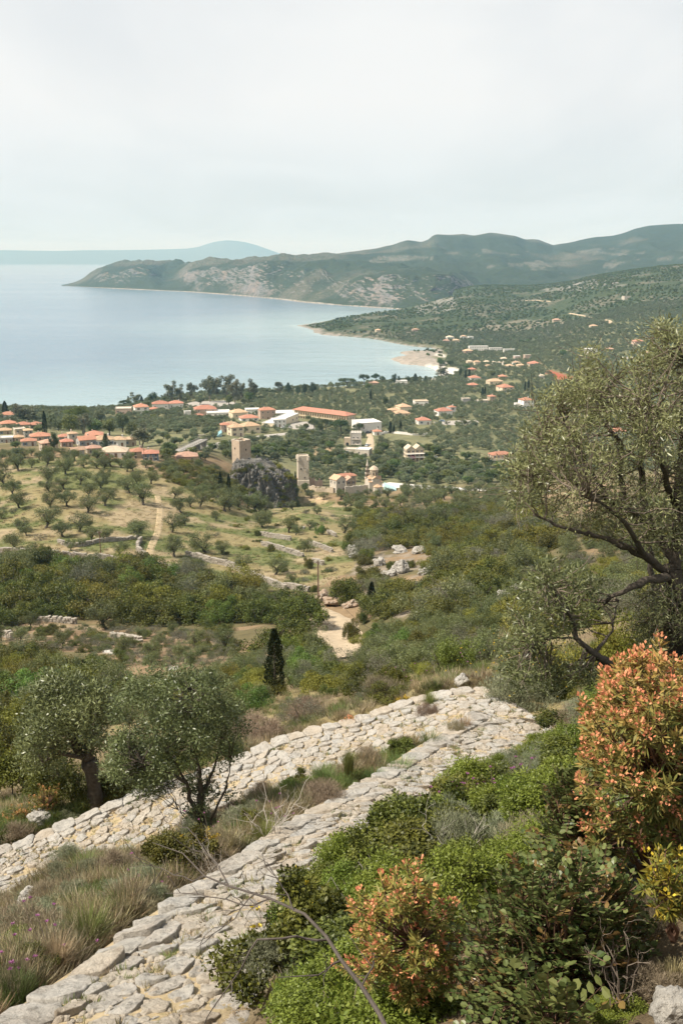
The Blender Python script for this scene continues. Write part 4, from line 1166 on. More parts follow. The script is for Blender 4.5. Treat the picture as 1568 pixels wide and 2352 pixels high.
HOUSES = [
    ('A', 45, 412, 100, 30, .45, 'st', 'or', 'hip', 3, 1, 'stone house with terracotta hip roof at the far left edge of town'),
    ('A', 48, 342, 96, 16, .1, 'wh', 'or', 'hip', 3, 1, 'low orange-roofed house by the water behind the leftmost cypress'),
    ('A', 152, 418, 88, 28, .35, 'st', 'or', 'hip', 2, 1, 'second terracotta roof from the left, behind the flat-roofed stone blocks'),
    ('A', 238, 414, 82, 24, .3, 'pk', 'or', 'hip', 2, 1, 'orange-roofed house just left of the tall cypress in town'),
    ('A', 126, 474, 78, 48, .5, 'st', 'fs', 'flat', 2, 2, 'square two storey stone block with flat ochre roof in the left town'),
    ('A', 190, 478, 58, 46, .4, 'gr', 'oc', 'hip', 2, 2, 'stone block with shallow pale roof right of the flat-roofed one'),
    ('A', 22, 456, 86, 26, .3, 'st', 'oc', 'hip', 2, 1, 'ochre-roofed house at the left edge above the white-roofed stone house'),
    ('A', 36, 514, 86, 32, .25, 'gr', 'fw', 'flat', 3, 1, 'grey stone house with flat white roof at the lower left town edge'),
    ('A', 122, 508, 66, 22, .4, 'st', 'oc', 'hip', 2, 1, 'small ochre-roofed house between the white roof and the orange hips'),
    ('A', 262, 500, 128, 24, .3, 'st', 'or', 'hip', 3, 1, 'wide terracotta hip roof above the brightest orange roof in town'),
    ('A', 190, 538, 96, 22, .3, 'ps', 'or', 'hip', 2, 1, 'brightest orange hip roof low in the left part of town'),
    ('A', 322, 568, 112, 50, .55, 'st', 'po', 'hip', 2, 2, 'faded pink-roofed stone house in front, left of the dark tree'),
    ('A', 440, 508, 78, 36, .3, 'st', 'or', 'hip', 2, 1, 'terracotta hip roof just right of the dark reddish tree in town'),
    ('A', 498, 522, 62, 66, .5, 'ps', 'oc', 'hip', 1, 2, 'square stone tower house with low pyramid roof amid orange roofs'),
    ('A', 585, 536, 118, 44, .5, 'gr', 'or', 'gable', 3, 1, 'long grey stone house with orange gable roof right of the tower house'),
    ('A', 640, 486, 112, 22, .2, 'st', 'or', 'hip', 3, 1, 'wide orange roof behind the long grey stone house'),
    ('A', 452, 542, 80, 24, .4, 'pk', 'or', 'hip', 2, 1, 'small orange roof in front of the square tower house'),
    ('A', 700, 530, 140, 40, .3, 'wh', 'oc', 'hip', 4, 1, 'pale ochre hip-roofed house with white lower wall behind the conifer'),
    ('A', 815, 535, 90, 42, .15, 'wh', 'oc', 'hip', 2, 1, 'ochre-roofed house with a white awning terrace, right of the conifer'),
    ('A', 892, 534, 84, 42, .25, 'st', 'oc', 'hip', 2, 1, 'ochre hip-roofed stone house at the right end of the ochre row'),
    ('A', 524, 606, 88, 36, .5, 'gr', 'br', 'gable', 1, 1, 'old stone house with weathered brown roof at the grove edge'),
    ('A', 638, 590, 96, 30, .4, 'st', 'po', 'hip', 2, 1, 'faded pink hip roof right of the weathered brown roof'),
    ('A', 772, 612, 168, 26, .1, 'wh', 'cm', 'hip', 4, 1, 'long cream-roofed house beside the red bougainvillea'),
    ('A', 950, 622, 100, 46, .3, 'st', 'or', 'hip', 2, 2, 'left half of the pair of terracotta hip roofs behind the grove'),
    ('A', 1036, 636, 100, 46, .2, 'ps', 'or', 'hip', 3, 2, 'right half of the pair of terracotta hip roofs behind the grove pole'),
    ('A', 1282, 642, 140, 26, .2, 'pk', 'po', 'hip', 2, 1, 'ruined pinkish stone house below the road bridge'),
    ('A', 846, 312, 100, 32, .15, 'pk', 'fs', 'flat', 3, 1, 'flat-roofed pinkish house on the shore, leftmost of the seafront group'),
    ('A', 968, 314, 96, 44, .35, 'wh', 'or', 'hip', 2, 2, 'white seafront house with orange hip roof below two small cypresses'),
    ('A', 1062, 300, 54, 16, .2, 'pk', 'or', 'hip', 1, 1, 'small orange roof between the white seafront houses'),
    ('A', 1104, 284, 104, 36, .2, 'wh', 'or', 'hip', 3, 1, 'white house with orange roof, left part of the seafront long house'),
    ('A', 1212, 278, 92, 34, .25, 'wh', 'or', 'hip', 3, 1, 'white house with orange roof, right part of the seafront long house'),
    ('A', 1412, 326, 140, 42, .25, 'pk', 'or', 'hip', 3, 2, 'two storey house with wide orange roof below the car park'),
    ('A', 1500, 332, 150, 26, .15, 'wh', 'fw', 'flat', 4, 1, 'long white flat-roofed shed right of the wide orange roof'),
    ('A', 1370, 346, 60, 12, .2, 'st', 'or', 'hip', 1, 1, 'little orange lean-to roof under the two storey pink house'),
    ('A', 1296, 336, 42, 34, .3, 'wh', 'fw', 'flat', 1, 1, 'small white cube house among olives below the seafront'),
    ('A', 1554, 440, 60, 46, .2, 'pk', 'or', 'hip', 1, 2, 'pinkish house with orange roof beside the little blue pool'),
    ('B', 190, 346, 112, 38, .4, 'cr', 'oc', 'hip', 2, 1, 'ochre low-roofed house right of the white sheds'),
    ('B', 288, 326, 90, 38, .2, 'wh', 'fw', 'flat', 3, 1, 'white flat-roofed terrace house left of the orange-roofed apartment house'),
    ('B', 388, 350, 104, 56, .3, 'pk', 'or', 'hip', 3, 2, 'pale two storey apartment house with orange hip roof left of hotel'),
    ('B', 262, 364, 116, 18, .3, 'wh', 'or', 'hip', 3, 1, 'long low orange roof in front of the white terrace house'),
    ('B', 132, 426, 100, 36, .4, 'cr', 'oc', 'hip', 2, 1, 'rear ochre roof of the three cream houses by the road'),
    ('B', 170, 468, 96, 56, .5, 'cr', 'oc', 'hip', 2, 2, 'front left cream two storey house of the three by the road'),
    ('B', 268, 444, 126, 42, .45, 'cr', 'oc', 'hip', 3, 1, 'right hand cream house of the three by the road'),
    ('B', 1082, 446, 166, 62, .35, 'wh', 'fw', 'flat', 3, 1, 'big white flat-roofed warehouse behind the stone tower house'),
    ('B', 1154, 462, 52, 24, .2, 'wh', 'or', 'hip', 1, 1, 'tiny orange-roofed hut right of the white warehouse'),
    ('B', 1338, 306, 90, 36, .35, 'cr', 'oc', 'hip', 2, 1, 'ochre villa, tallest of the three ochre roofs in the olive plain'),
    ('B', 1272, 310, 78, 14, .2, 'cr', 'oc', 'hip', 2, 1, 'low ochre wing left of the ochre villa in the olive plain'),
    ('B', 1322, 332, 100, 14, .2, 'cr', 'oc', 'hip', 2, 1, 'low ochre wing in front of the ochre villa in the olive plain'),
    ('B', 1456, 258, 86, 28, .15, 'wh', 'cm', 'flat', 3, 1, 'small pale flat-roofed house in the olives under the far conifer'),
    ('B', 1474, 388, 88, 26, .2, 'wh', 'or', 'hip', 2, 1, 'orange-roofed house at the left end of the gravel lot'),
    ('B', 1130, 124, 60, 22, .2, 'pk', 'po', 'hip', 1, 1, 'pink roof under the seaside umbrella pines'),
    ('B', 1320, 114, 70, 24, .1, 'wh', 'fw', 'flat', 2, 1, 'small white house among the shore trees'),
    ('C', 320, 462, 90, 26, .3, 'wh', 'or', 'hip', 2, 1, 'low orange-roofed wing of the white villa above the gravel lot'),
    ('C', 362, 452, 40, 36, .3, 'wh', 'or', 'hip', 1, 2, 'white tower block with orange roof on the villa above gravel lot'),
    ('C', 435, 400, 44, 28, .2, 'gr', 'fs', 'flat', 1, 1, 'plain grey stone cube among the plain olives'),
    ('C', 570, 392, 42, 32, .35, 'st', 'or', 'hip', 1, 2, 'stone tower house with orange roof beside twin cypresses'),
    ('C', 524, 396, 56, 12, .2, 'gr', 'fs', 'flat', 2, 1, 'low stone wing left of the stone tower house'),
    ('C', 752, 422, 70, 42, .35, 'wh', 'or', 'hip', 3, 2, 'large white villa with orange roof in the plain at right'),
    ('C', 712, 420, 44, 22, .2, 'wh', 'fw', 'flat', 1, 1, 'white arched wing on the left of the large white villa'),
    ('C', 644, 338, 82, 26, .35, 'cr', 'or', 'hip', 2, 2, 'cream house with orange roof in the middle of the plain'),
    ('C', 588, 298, 80, 18, .2, 'cr', 'oc', 'hip', 3, 1, 'long ochre house behind the cream house of the plain'),
    ('C', 482, 278, 60, 16, .2, 'wh', 'or', 'hip', 2, 1, 'cream-walled orange roof right of the two beach cypresses'),
    ('C', 474, 312, 60, 9, .2, 'st', 'or', 'hip', 2, 1, 'low orange roof alone in the olives below the beach'),
    ('C', 628, 266, 44, 9, .2, 'st', 'or', 'hip', 1, 1, 'low red-orange roof above the long ochre house'),
    ('C', 832, 266, 28, 16, .3, 'wh', 'cm', 'hip', 1, 1, 'small white house left of the red field'),
    ('C', 446, 138, 50, 16, .3, 'pk', 'oc', 'hip', 2, 1, 'pinkish house left of the white hotel blocks'),
    ('C', 456, 192, 34, 15, .2, 'cr', 'cm', 'hip', 1, 1, 'first pale bungalow from the left in the far hamlet'),
    ('C', 494, 194, 36, 15, .2, 'cr', 'oc', 'hip', 1, 1, 'second pale bungalow from the left in the far hamlet'),
    ('C', 545, 188, 34, 10, .2, 'wh', 'cm', 'hip', 1, 1, 'third pale bungalow from the left in the far hamlet'),
    ('C', 552, 208, 32, 9, .2, 'cr', 'oc', 'hip', 1, 1, 'low ochre bungalow below the third bungalow of the hamlet'),
    ('C', 582, 190, 20, 10, .2, 'wh', 'cm', 'hip', 1, 1, 'fourth pale bungalow from the left in the far hamlet'),
    ('C', 608, 192, 22, 10, .2, 'wh', 'cm', 'hip', 1, 1, 'fifth pale bungalow from the left in the far hamlet'),
    ('C', 636, 192, 24, 10, .2, 'wh', 'cm', 'hip', 1, 1, 'sixth pale bungalow from the left in the far hamlet'),
    ('C', 634, 170, 34, 8, .1, 'wh', 'cm', 'hip', 1, 1, 'pale roof alone above the hamlet bungalows'),
    ('C', 702, 170, 34, 20, .2, 'pk', 'fw', 'flat', 2, 1, 'flat-roofed pinkish block at the top of the far hamlet'),
    ('C', 756, 164, 36, 20, .2, 'pk', 'fs', 'flat', 2, 1, 'unfinished pink concrete block right of the flat-roofed pinkish block'),
    ('C', 700, 194, 40, 12, .2, 'wh', 'oc', 'hip', 2, 1, 'ochre roof in the middle of the far hamlet'),
    ('C', 664, 212, 42, 13, .2, 'wh', 'oc', 'hip', 2, 1, 'white house with ochre roof, lower left of the far hamlet'),
    ('C', 722, 210, 44, 13, .2, 'cr', 'oc', 'hip', 2, 1, 'cream house with ochre roof, lower right of the far hamlet'),
    ('C', 794, 198, 62, 9, .1, 'st', 'or', 'hip', 2, 1, 'orange roof at the right end of the far hamlet'),
    ('C', 468, 228, 40, 10, .2, 'st', 'or', 'hip', 1, 1, 'orange roof between the beach cypresses and the hamlet'),
    ('C', 334, 78, 34, 10, .1, 'st', 'po', 'hip', 1, 1, 'pink roof at the left of the hillside cluster over the inlet'),
    ('C', 352, 62, 40, 12, .2, 'wh', 'cm', 'hip', 2, 1, 'cream house in the middle of the hillside cluster over the inlet'),
    ('C', 384, 78, 34, 12, .2, 'cr', 'oc', 'hip', 1, 1, 'lowest right house of the hillside cluster over the inlet'),
    ('C', 424, 58, 32, 12, .2, 'wh', 'oc', 'hip', 1, 1, 'upper right house of the hillside cluster over the inlet'),
    ('C', 460, 58, 28, 10, .2, 'wh', 'fw', 'flat', 1, 1, 'flat white house at the right end of the hillside cluster'),
    ('C', 1336, 90, 54, 18, .2, 'pk', 'or', 'hip', 2, 1, 'orange-roofed house high on the right slope beside the olive top'),
    ('C', 1090, 142, 54, 28, .2, 'wh', 'fw', 'flat', 3, 2, 'white three-tiered house seen over the olive branches'),
    ('C', 1382, 144, 38, 14, .2, 'wh', 'oc', 'hip', 1, 1, 'small ochre-roofed white house seen through the olive top'),
    ('C', 1292, 170, 40, 12, .2, 'wh', 'fw', 'flat', 2, 1, 'flat white house low on the slope behind the olive'),
    ('C', 1190, 122, 34, 8, .2, 'pk', 'po', 'hip', 1, 1, 'pink roof behind the olive twigs on the right slope'),
    ('C', 1232, 566, 86, 26, .2, 'wh', 'or', 'hip', 3, 1, 'orange-roofed white house glimpsed through the big olive branches'),
    ('D', 168, 548, 26, 10, .2, 'cr', 'oc', 'hip', 1, 1, 'lone ochre house on the low point across the bay'),
    ('D', 340, 544, 34, 8, .2, 'pk', 'br', 'hip', 1, 1, 'brown roof in the trees on the low point'),
    ('D', 1310, 394, 34, 10, .2, 'ps', 'fs', 'flat', 1, 1, 'lone stone building high on the right hillside'),
    ('D', 1158, 526, 34, 7, .1, 'cr', 'oc', 'hip', 1, 1, 'ochre roof beside the dirt track on the hill'),
    ('D', 988, 498, 34, 7, .1, 'st', 'po', 'hip', 1, 1, 'pink roof low on the far scrub hill'),
]
for hdef in HOUSES:
    house(*hdef)

# ---- three white hotel blocks far off
for i, (cx, cy, w, h, lab) in enumerate([(500, 121, 98, 22, 'largest white hotel block, leftmost of the three in a row'), (590, 123, 66, 16, 'middle white hotel block of the three in a row'), (662, 125, 60, 12, 'smallest white hotel block, rightmost of the three in a row')]):
    house('C', cx, cy, w, h, .12, 'wh', 'fw', 'flat', 8 - i, 2 if i < 2 else 1, lab, 'hotel', 'hotel_block', group='white hotel blocks', depth=w * .25, shut=0)

def block_between(A, B, depth, name, label, cat):
    A = np.asarray(A); B = np.asarray(B)
    d = B - A; Wd = math.hypot(d[0], d[1]); yaw = math.atan2(d[1], d[0])
    n = np.array([-math.sin(yaw), math.cos(yaw)])
    c = (A + B) / 2; c = np.array([c[0] + n[0] * depth / 2, c[1] + n[1] * depth / 2, min(A[2], B[2])])
    root = empty(name, c, yaw); tag(root, label, cat)
    for t in np.linspace(-.5, .5, 9):
        BLOCK.append((c[0] + math.cos(yaw) * Wd * t, c[1] + math.sin(yaw) * Wd * t, depth * .75))
    return root, Wd, yaw
# ---- long hotel with terracotta roof and two rows of galleries
Ah = hit(*fr('K', [(228, 246)])[0], 250)[0]; Bh = hit(*fr('K', [(838, 346)])[0], 250)[0]
root, Wd, yaw = block_between(Ah, Bh, 11, 'long_hotel', 'long two storey hotel with one continuous terracotta roof and galleried front', 'hotel')
D, H = 11.0, 7.6
MB().box((0, .9, (H - 2) / 2), (Wd, D - 1.8, H + 2)).build('wall', WALL['cr'], root)
hip_mesh(Wd, D, 2.3, .7).build('roof', ROOF['or'], root, loc=(0, 0, H + .15))
slab = MB()
for z in (3.6, 7.35): slab.box((0, -D / 2 + .9, z), (Wd, 1.85, .22))
slab.build('gallery_floor', WALL['cr'], root)
nb = 22
colm = MB().box((0, 0, H / 2 - .2), (.42, .42, H + .3)).mesh('gallery_pillar', WALL['cr'])
rail = MB()
for i in range(nb + 1):
    x = -Wd / 2 + .25 + i * (Wd - .5) / nb
    put('gallery_pillar', colm, root, (x, -D / 2 + .25, 0))
for z in (4.55, 4.15): rail.box((0, -D / 2 + .12, z), (Wd - .6, .06, .07))
rail.build('railing', M_SHUT, root)
for i in range(nb):
    x = -Wd / 2 + .25 + (i + .5) * (Wd - .5) / nb
    for z in (1.6, 5.25): put('window', WIN[1], root, (x, -D / 2 + 1.77, z))
    if i % 2 == 0: put('door', DOOR, root, (x + 1.1, -D / 2 + 1.77, .05))
for y in (-3, 0, 3): put('window', WIN[0], root, (Wd / 2 + .03, y, 5.2), math.pi / 2)

# ---- long cream school with courtyard in front of the hotel
Ah = hit(*fr('B', [(440, 404)])[0], 250)[0]; Bh = hit(*fr('B', [(612, 366)])[0], 250)[0]
root, Wd, yaw = block_between(Ah, Bh, 9, 'modern_block', 'cream flat-roofed modern block with tall windows in front of the long hotel', 'building')
fill_house(root, Wd, 9, 6.0, 'cr', 'fw', 'flat', 6, 1, 2, chim=False, shut=1)
rt, W_, D_, H_ = house('B', 470, 404, 88, 44, .25, 'wh', 'fw', 'flat', 3, 2, 'white cube at the left end of the cream modern block', 'building', 'modern_block', shut=0)
rt, W_, D_, H_ = house('B', 520, 336, 150, 26, .2, 'gr', 'fw', 'flat', 5, 1, 'grey flat roofs with machinery left of the long hotel', 'building', 'flat_roof_building', shut=0)

# ---- villa with two gables, balconies and a bougainvillea
P = hit(*fr('B', [(1408, 642)])[0], 250)[0]; k = P[1] / CP / FPX * .332
W, D, H = 122 * k, 74 * k, 78 * k
root = empty('gabled_villa', P + np.array([0, D / 2 + 1, 0]), .22); tag(root, 'cream three storey villa with twin gables, white balconies and pink bougainvillea', 'house')
BLOCK.append((P[0], P[1] + D / 2, W * .7)); BLOCK.append((P[0] * .985, P[1] * .985, W * .45))
fill_house(root, W, D, H, 'cr', 'cm', 'none' if 0 else 'flat', 4, 3, 2, chim=False, shut=1)
for s in (-1, 1):
    g = MB(); rr = gable_mesh(W / 2 - .5, D, 1.9, .3, axis='y')
    rr.build('roof', ROOF['cm'], root, loc=(s * W / 4, 0, H + .75))
    gw = gable_wall(W / 2 - .5, D, 1.9, 0, 'y'); gw.build('gable', WALL['cr'], root, loc=(s * W / 4, 0, H + .6))
for fl in (1, 2):
    b = MB(); b.box((0, -D / 2 - .8, fl * H / 3), (W + .4, 1.6, .16)); b.build('balcony', WALL['wh'], root)
    r2 = MB(); r2.box((0, -D / 2 - 1.55, fl * H / 3 + .95), (W + .4, .06, .06))
    for x in np.linspace(-W / 2 - .15, W / 2 + .15, 26): r2.box((x, -D / 2 - 1.55, fl * H / 3 + .5), (.05, .05, .88))
    r2.build('railing', WALL['wh'], root)
M_PINK = m_leaf('bougainvillea_bracts', (.42, .03, .10), (.62, .06, .18), .1, .01, .2)
def blossom(f, cx, cy, w, h, label, yo=-1.0):
    (u, v), = fr(f, [(cx, cy)]); P = hit(u, v, 250)[0]; k = P[1] / CP / FPX * FR[f][0]
    cr = MB(); C = np.stack([rng.normal(size=14) * w * k * .22, rng.normal(size=14) * .4, rng.random(14) * h * k], 1)
    clump_leaves(cr, C, np.full(14, w * k * .2), 60, .5, .3)
    r_ = empty('bougainvillea', P + np.array([0, yo, 0])); tag(r_, label, 'shrub')
    tr = MB().tube([(0, 0, -1), (0, 0, h * k * .6)], [.12, .05], 5); tr.build('stem', M_BARK, r_); cr.build('blossom', M_PINK, r_, tone=True)
blossom('B', 1388, 634, 48, 34, 'magenta bougainvillea climbing the front of the twin-gabled villa', -2.4)
blossom('A', 738, 616, 40, 18, 'crimson bougainvillea beside the long cream-roofed house')

# ---- house with orange hip roof and terraces at the right
P = hit(*fr('C', [(600, 706)])[0], 250)[0]; k = P[1] / CP / FPX * .44
W, D, H = 108 * k, 60 * k, 40 * k
root = empty('terraced_house', P + np.array([2.0, D / 2 + 1, 0]), .28); tag(root, 'cream two storey house with orange hip roof and pillared terrace, nearest at right', 'house')
BLOCK.append((P[0] + 2, P[1] + D / 2, W * .75)); BLOCK.append((P[0] * .985, P[1] * .985, W * .5))
fill_house(root, W, D, H, 'cr', 'or', 'hip', 5, 2, 2, shut=1)
t = MB(); t.box((-1, -D / 2 - 1.6, H / 2), (W + 2, 3.0, .2)); t.box((-1, -D / 2 - 1.6, -.9), (W + 2, 3.2, 2.6)); t.build('terrace', WALL['wh'], root)
pm = MB().box((0, 0, H / 4 + .2), (.3, .3, H / 2 - .5)).mesh('terrace_pillar', WALL['cr'])
for x in np.linspace(-W / 2 - 1.4, W / 2 - .4, 6): put('terrace_pillar', pm, root, (x, -D / 2 - 2.9, 0))
MB().box((-1, -D / 2 - 3.0, H / 2 + .55), (W + 2, .12, .9)).build('parapet', WALL['cr'], root)
MB().box((-W / 2 - 2.6, -D / 2 + 1.5, 1.6), (2.2, 3.4, 3.4)).build('outbuilding', ROOF['or'], root)

# ---- stone tower house with roof battlements and arched wing
P = hit(*fr('B', [(1008, 540)])[0], 250)[0]; k = P[1] / CP / FPX * .332
W, D, H = 70 * k, 56 * k, 92 * k
root = empty('battlemented_house', P + np.array([0, D / 2 + .5, 0]), -.12); tag(root, 'tall grey stone house with white-framed windows, balconies and a battlemented roof', 'house')
BLOCK.append((P[0] - 2, P[1] + D / 2, W * .95)); BLOCK.append((P[0] * .985, P[1] * .985, W * .8))
MB().box((0, 0, H / 2 - 1), (W, D, H + 2)).build('wall', WALL['gr'], root)
MB().box((0, 0, .1), (W + .3, D + .3, .2)).build('roof', ROOF['fw'], root, loc=(0, 0, H + .003))
bm = MB().box((0, 0, .35), (.7, .35, .7)).mesh('battlement', WALL['ps'])
for x in np.linspace(-W / 2 + .3, W / 2 - .3, 7):
    put('battlement', bm, root, (x, -D / 2 + .15, H + .2)); put('battlement', bm, root, (x, D / 2 - .15, H + .2))
for z in (H * .26, H * .66):
    for x in (-W * .2, W * .2): put('window', WIN[0], root, (x, -D / 2 - .03, z))
    MB().box((0, -D / 2 - .45, z - .95), (W * .8, .9, .14)).build('balcony', WALL['ps'], root)
for x in (-1, 1): MB().box((x * W / 2, -D / 2, H / 2), (.5, .5, H)).build('quoin', WALL['ps'], root)
Wg = 46 * k
wg = MB().box((-W / 2 - Wg / 2, .6, 2.2), (Wg, D - 1.2, 6.4)); wg.build('wing', WALL['st'], root)
ar = MB(); th = np.linspace(0, math.pi, 9); rr = .95
ring = [(-W / 2 - Wg * .5 + math.cos(t) * rr, -D / 2 + 1.16, 1.5 + math.sin(t) * rr) for t in th] + [(-W / 2 - Wg * .5 - rr, -D / 2 + 1.16, 0), (-W / 2 - Wg * .5 + rr, -D / 2 + 1.16, 0)]
ar.add(ring, [tuple(range(len(ring)))]); ar.build('arch', M_GLASS, root)
house('B', 972, 594, 78, 30, -.25, 'ps', 'fs', 'flat', 2, 1, 'low ruined stone walls left of the flat pale hut', 'ruin', 'ruined_house')
house('B', 1062, 606, 96, 38, -.3, 'ps', 'fw', 'flat', 2, 1, 'low stone hut with flat pale roof below the battlemented house', 'hut', 'stone_hut')

# ---- old tower on the rock
M_TOWER = m_simple('tower_masonry', (.47, .38, .28), .95, .4, 1.1, bump=.10, bscale=2.4, col2=(.33, .25, .18))
M_TOWER_PALE = m_simple('pale_tower_masonry', (.55, .49, .40), .95, .3, 1.1, bump=.08, bscale=2.4, col2=(.42, .36, .28))
M_VOID = m_simple('dark_opening', (.02, .018, .015), .9, .2, 2)
P_T1 = at(553, 1057, 452.0)
k = P_T1[1] / CP / FPX
S1 = 31 * k; H1 = 46 * k
t1 = empty('square_tower', P_T1 + np.array([0, S1 * .6, -.5]), .70); tag(t1, 'roofless square stone tower standing on the dark crag', 'tower')
BLOCK.append((P_T1[0], P_T1[1] + S1 * .6, S1 * .8)); BLOCK.append((P_T1[0], P_T1[1] - 3, S1 * .6))
wl_ = MB()
for s in (-1, 1):
    wl_.box((s * (S1 / 2 - .4), 0, H1 / 2 - 1), (.8, S1, H1 + 2)); wl_.box((0, s * (S1 / 2 - .4), H1 / 2 - 1), (S1 - 1.62, .8, H1 + 2))
wl_.box((0, 0, H1 * .8), (S1 - 1.7, S1 - 1.7, .3))
wl_.build('wall', M_TOWER, t1)
bb = MB().box((0, 0, .18), (.9, .7, .36))
bmesh_ = bb.mesh('coping_stone', M_TOWER_PALE)
for s in (-1, 1):
    for q in np.linspace(-S1 / 2 + .5, S1 / 2 - .5, 6):
        if rng.random() < .8: put('coping_stone', bmesh_, t1, (s * (S1 / 2 - .4), q, H1 + .004 - rng.random() * .12), math.pi / 2)
        if rng.random() < .8: put('coping_stone', bmesh_, t1, (q, s * (S1 / 2 - .4), H1 + .002 - rng.random() * .12))
hole = MB().box((0, 0, 0), (.5, .3, .8)).mesh('loophole', M_VOID)
put('loophole', hole, t1, (S1 / 2 + .0, -S1 * .05, H1 * .55), math.pi / 2); put('loophole', hole, t1, (-S1 / 2, .5, H1 * .6), math.pi / 2); put('loophole', hole, t1, (.4, -S1 / 2, H1 * .55))

# ---- tall tower of the old quarter
(u, v), = fr('J', [(676, 606)]); P = hit(u, v, 300)[0]; k = P[1] / CP / FPX * .24
OLDZ = P[2]
W, H = 104 * k, 282 * k
t2 = empty('tall_tower', P + np.array([0, W * .55, 0]), .16); tag(t2, 'tall pale stone tower with corner turrets under its flat top', 'tower')
BLOCK.append((P[0], P[1] + W / 2, W * .9))
w = MB(); zs = [-3, 0, H * .2, H * .21, H]; ws = [W * 1.16, W * 1.12, W * 1.06, W * .98, W * .98]
prev = None
for z_, w_ in zip(zs, ws):
    q = w_ / 2; w.v.append(np.array([(-q, -q, z_), (q, -q, z_), (q, q, z_), (-q, q, z_)], float)); w.n += 4
for i in range(4):
    a = i * 4
    w.f.append(np.array([(a + j, a + (j + 1) % 4, a + 4 + (j + 1) % 4, a + 4 + j) for j in range(4)])); w.m.append(np.zeros(4, np.int32)); w.tone.append(np.full(4, .5, np.float32))
w.f.append(np.array([(16, 17, 18, 19)])); w.m.append(np.zeros(1, np.int32)); w.tone.append(np.full(1, .5, np.float32))
w.build('wall', M_TOWER_PALE, t2)
tur = MB(); q = W * .14
tur.tube([(0, 0, -H * .06), (0, 0, 0), (0, 0, H * .13)], [.15, q, q], 10); turm = tur.mesh('turret', M_TOWER_PALE)
for sx in (-1, 1):
    for sy in (-1, 1): put('turret', turm, t2, (sx * W * .45, sy * W * .45, H * .885))
par = MB()
for s in (-1, 1):
    par.box((s * W * .46, 0, H + .35), (W * .06, W * .8, .7)); par.box((0, s * W * .46, H + .35), (W * .8, W * .06, .7))
par.build('parapet', M_TOWER_PALE, t2)
for (x, z, sc) in ((-.22, .60, 1), (.10, .30, .9), (.2, .60, .8), (.05, .62, .5)): 
    o = put('loophole', hole, t2, (x * W, -W * .49, z * H)); o.scale = (sc, 1, sc)
MB().box((.22 * W, -W * .5, .56 * H), (.8, .4, 1.3)).build('corbel', M_TOWER_PALE, t2)

# ---- houses of the old quarter
house('J', 574, 584, 96, 34, .5, 'st', 'po', 'hip', 1, 1, 'faded orange roof tucked against the left of the tall tower', depth=70)
house('J', 1090, 560, 190, 50, .3, 'st', 'or', 'hip', 3, 1, 'rear orange-roofed wing of the old stone quarter', depth=90)
house('J', 1010, 668, 140, 128, .62, 'ps', 'oc', 'gfront', 2, 2, 'tall pale stone house with gabled ochre roof, left in the old quarter', depth=110, side=2, rise=1.7)
house('J', 1122, 640, 116, 92, .35, 'st', 'po', 'gfront', 2, 2, 'brown stone house with low pink gable, right in the old quarter', depth=90, rise=1.6)
# ---- church with dome and tapering bell tower
(u, v), = fr('J', [(1356, 672)]); P = hit(u, v, 300)[0]; k = P[1] / CP / FPX * .24
ch = empty('domed_church', P + np.array([0, 150 * k * .5, 0]), .25); tag(ch, 'small domed stone church with octagonal drum and round apse', 'church')
BLOCK.append((P[0], P[1] + 4, 165 * k * .8)); BLOCK.append((P[0], P[1] - 3, 5))
W = 128 * k; D = 140 * k; H = 108 * k
cw = MB().box((0, 0, H / 2 - 1), (W, D, H + 2)); cw.box((0, 0, H + 16 * k), (W * .5, D, 32 * k)); cw.box((0, 0, H + 14 * k), (W, D * .42, 28 * k))
cw.build('wall', WALL['ps'], ch)
gable_mesh(W * .5, D, 20 * k, .2, axis='y').build('roof', ROOF['oc'], ch, loc=(0, 0, H + 34 * k))
g2 = gable_mesh(W, D * .42, 18 * k, .2); g2.build('roof', ROOF['oc'], ch, loc=(0, 0, H + 30 * k))
gable_wall(W * .5, D, 20 * k, H + 32 * k, 'y').build('gable', WALL['st'], ch)
for sx in (-1, 1):
    for sy in (-1, 1):
        q = MB(); q.box((sx * W * .375, sy * D * .355, H + .12), (W * .27, D * .31, .24)); q.build('roof', ROOF['oc'], ch)
dr = MB().tube([(0, 0, H + 30 * k), (0, 0, H + 110 * k)], [42 * k, 42 * k], 8); dr.build('drum', WALL['st'], ch)
do = MB(); 
prof = [(46, 108), (46, 112), (36, 126), (20, 140), (2, 150)]
do.tube([(0, 0, H + z_ * k) for r_, z_ in prof], [r_ * k for r_, z_ in prof], 16); do.build('dome', ROOF['cm'], ch)
wnm = MB().box((0, 0, 0), (.42, .25, 1.3)).mesh('drum_window', M_VOID)
for i in range(8):
    a = i * math.pi / 4 + math.pi / 8
    put('drum_window', wnm, ch, (math.cos(a) * 39.2 * k, math.sin(a) * 39.2 * k, H + 74 * k), a + math.pi / 2)
ap = MB().tube([(W * .12, -D / 2, -2), (W * .12, -D / 2, 66 * k)], [W * .33, W * .33], 14); ap.build('apse', WALL['ps'], ch)
apr = MB().tube([(W * .12, -D / 2, 65 * k), (W * .12, -D / 2, 68 * k), (W * .12, -D / 2, 90 * k)], [W * .36, W * .36, .05], 14); apr.build('apse_roof', ROOF['oc'], ch)
put('loophole', hole, ch, (W * .12, -D / 2 - W * .33, 40 * k))
(u, v), = fr('J', [(1292, 652)]); P = hit(u, v, 300)[0]; k = P[1] / CP / FPX * .24
bt = empty('bell_tower', P + np.array([0, 3, 0]), .25); tag(bt, 'slender tapering stone bell tower with arched tiers left of the dome', 'tower')
BLOCK.append((P[0], P[1] + 3, 4))
b = MB(); tiers = [(0, 42), (120, 40), (121, 37), (165, 34), (166, 32), (205, 28), (206, 25), (240, 19)]
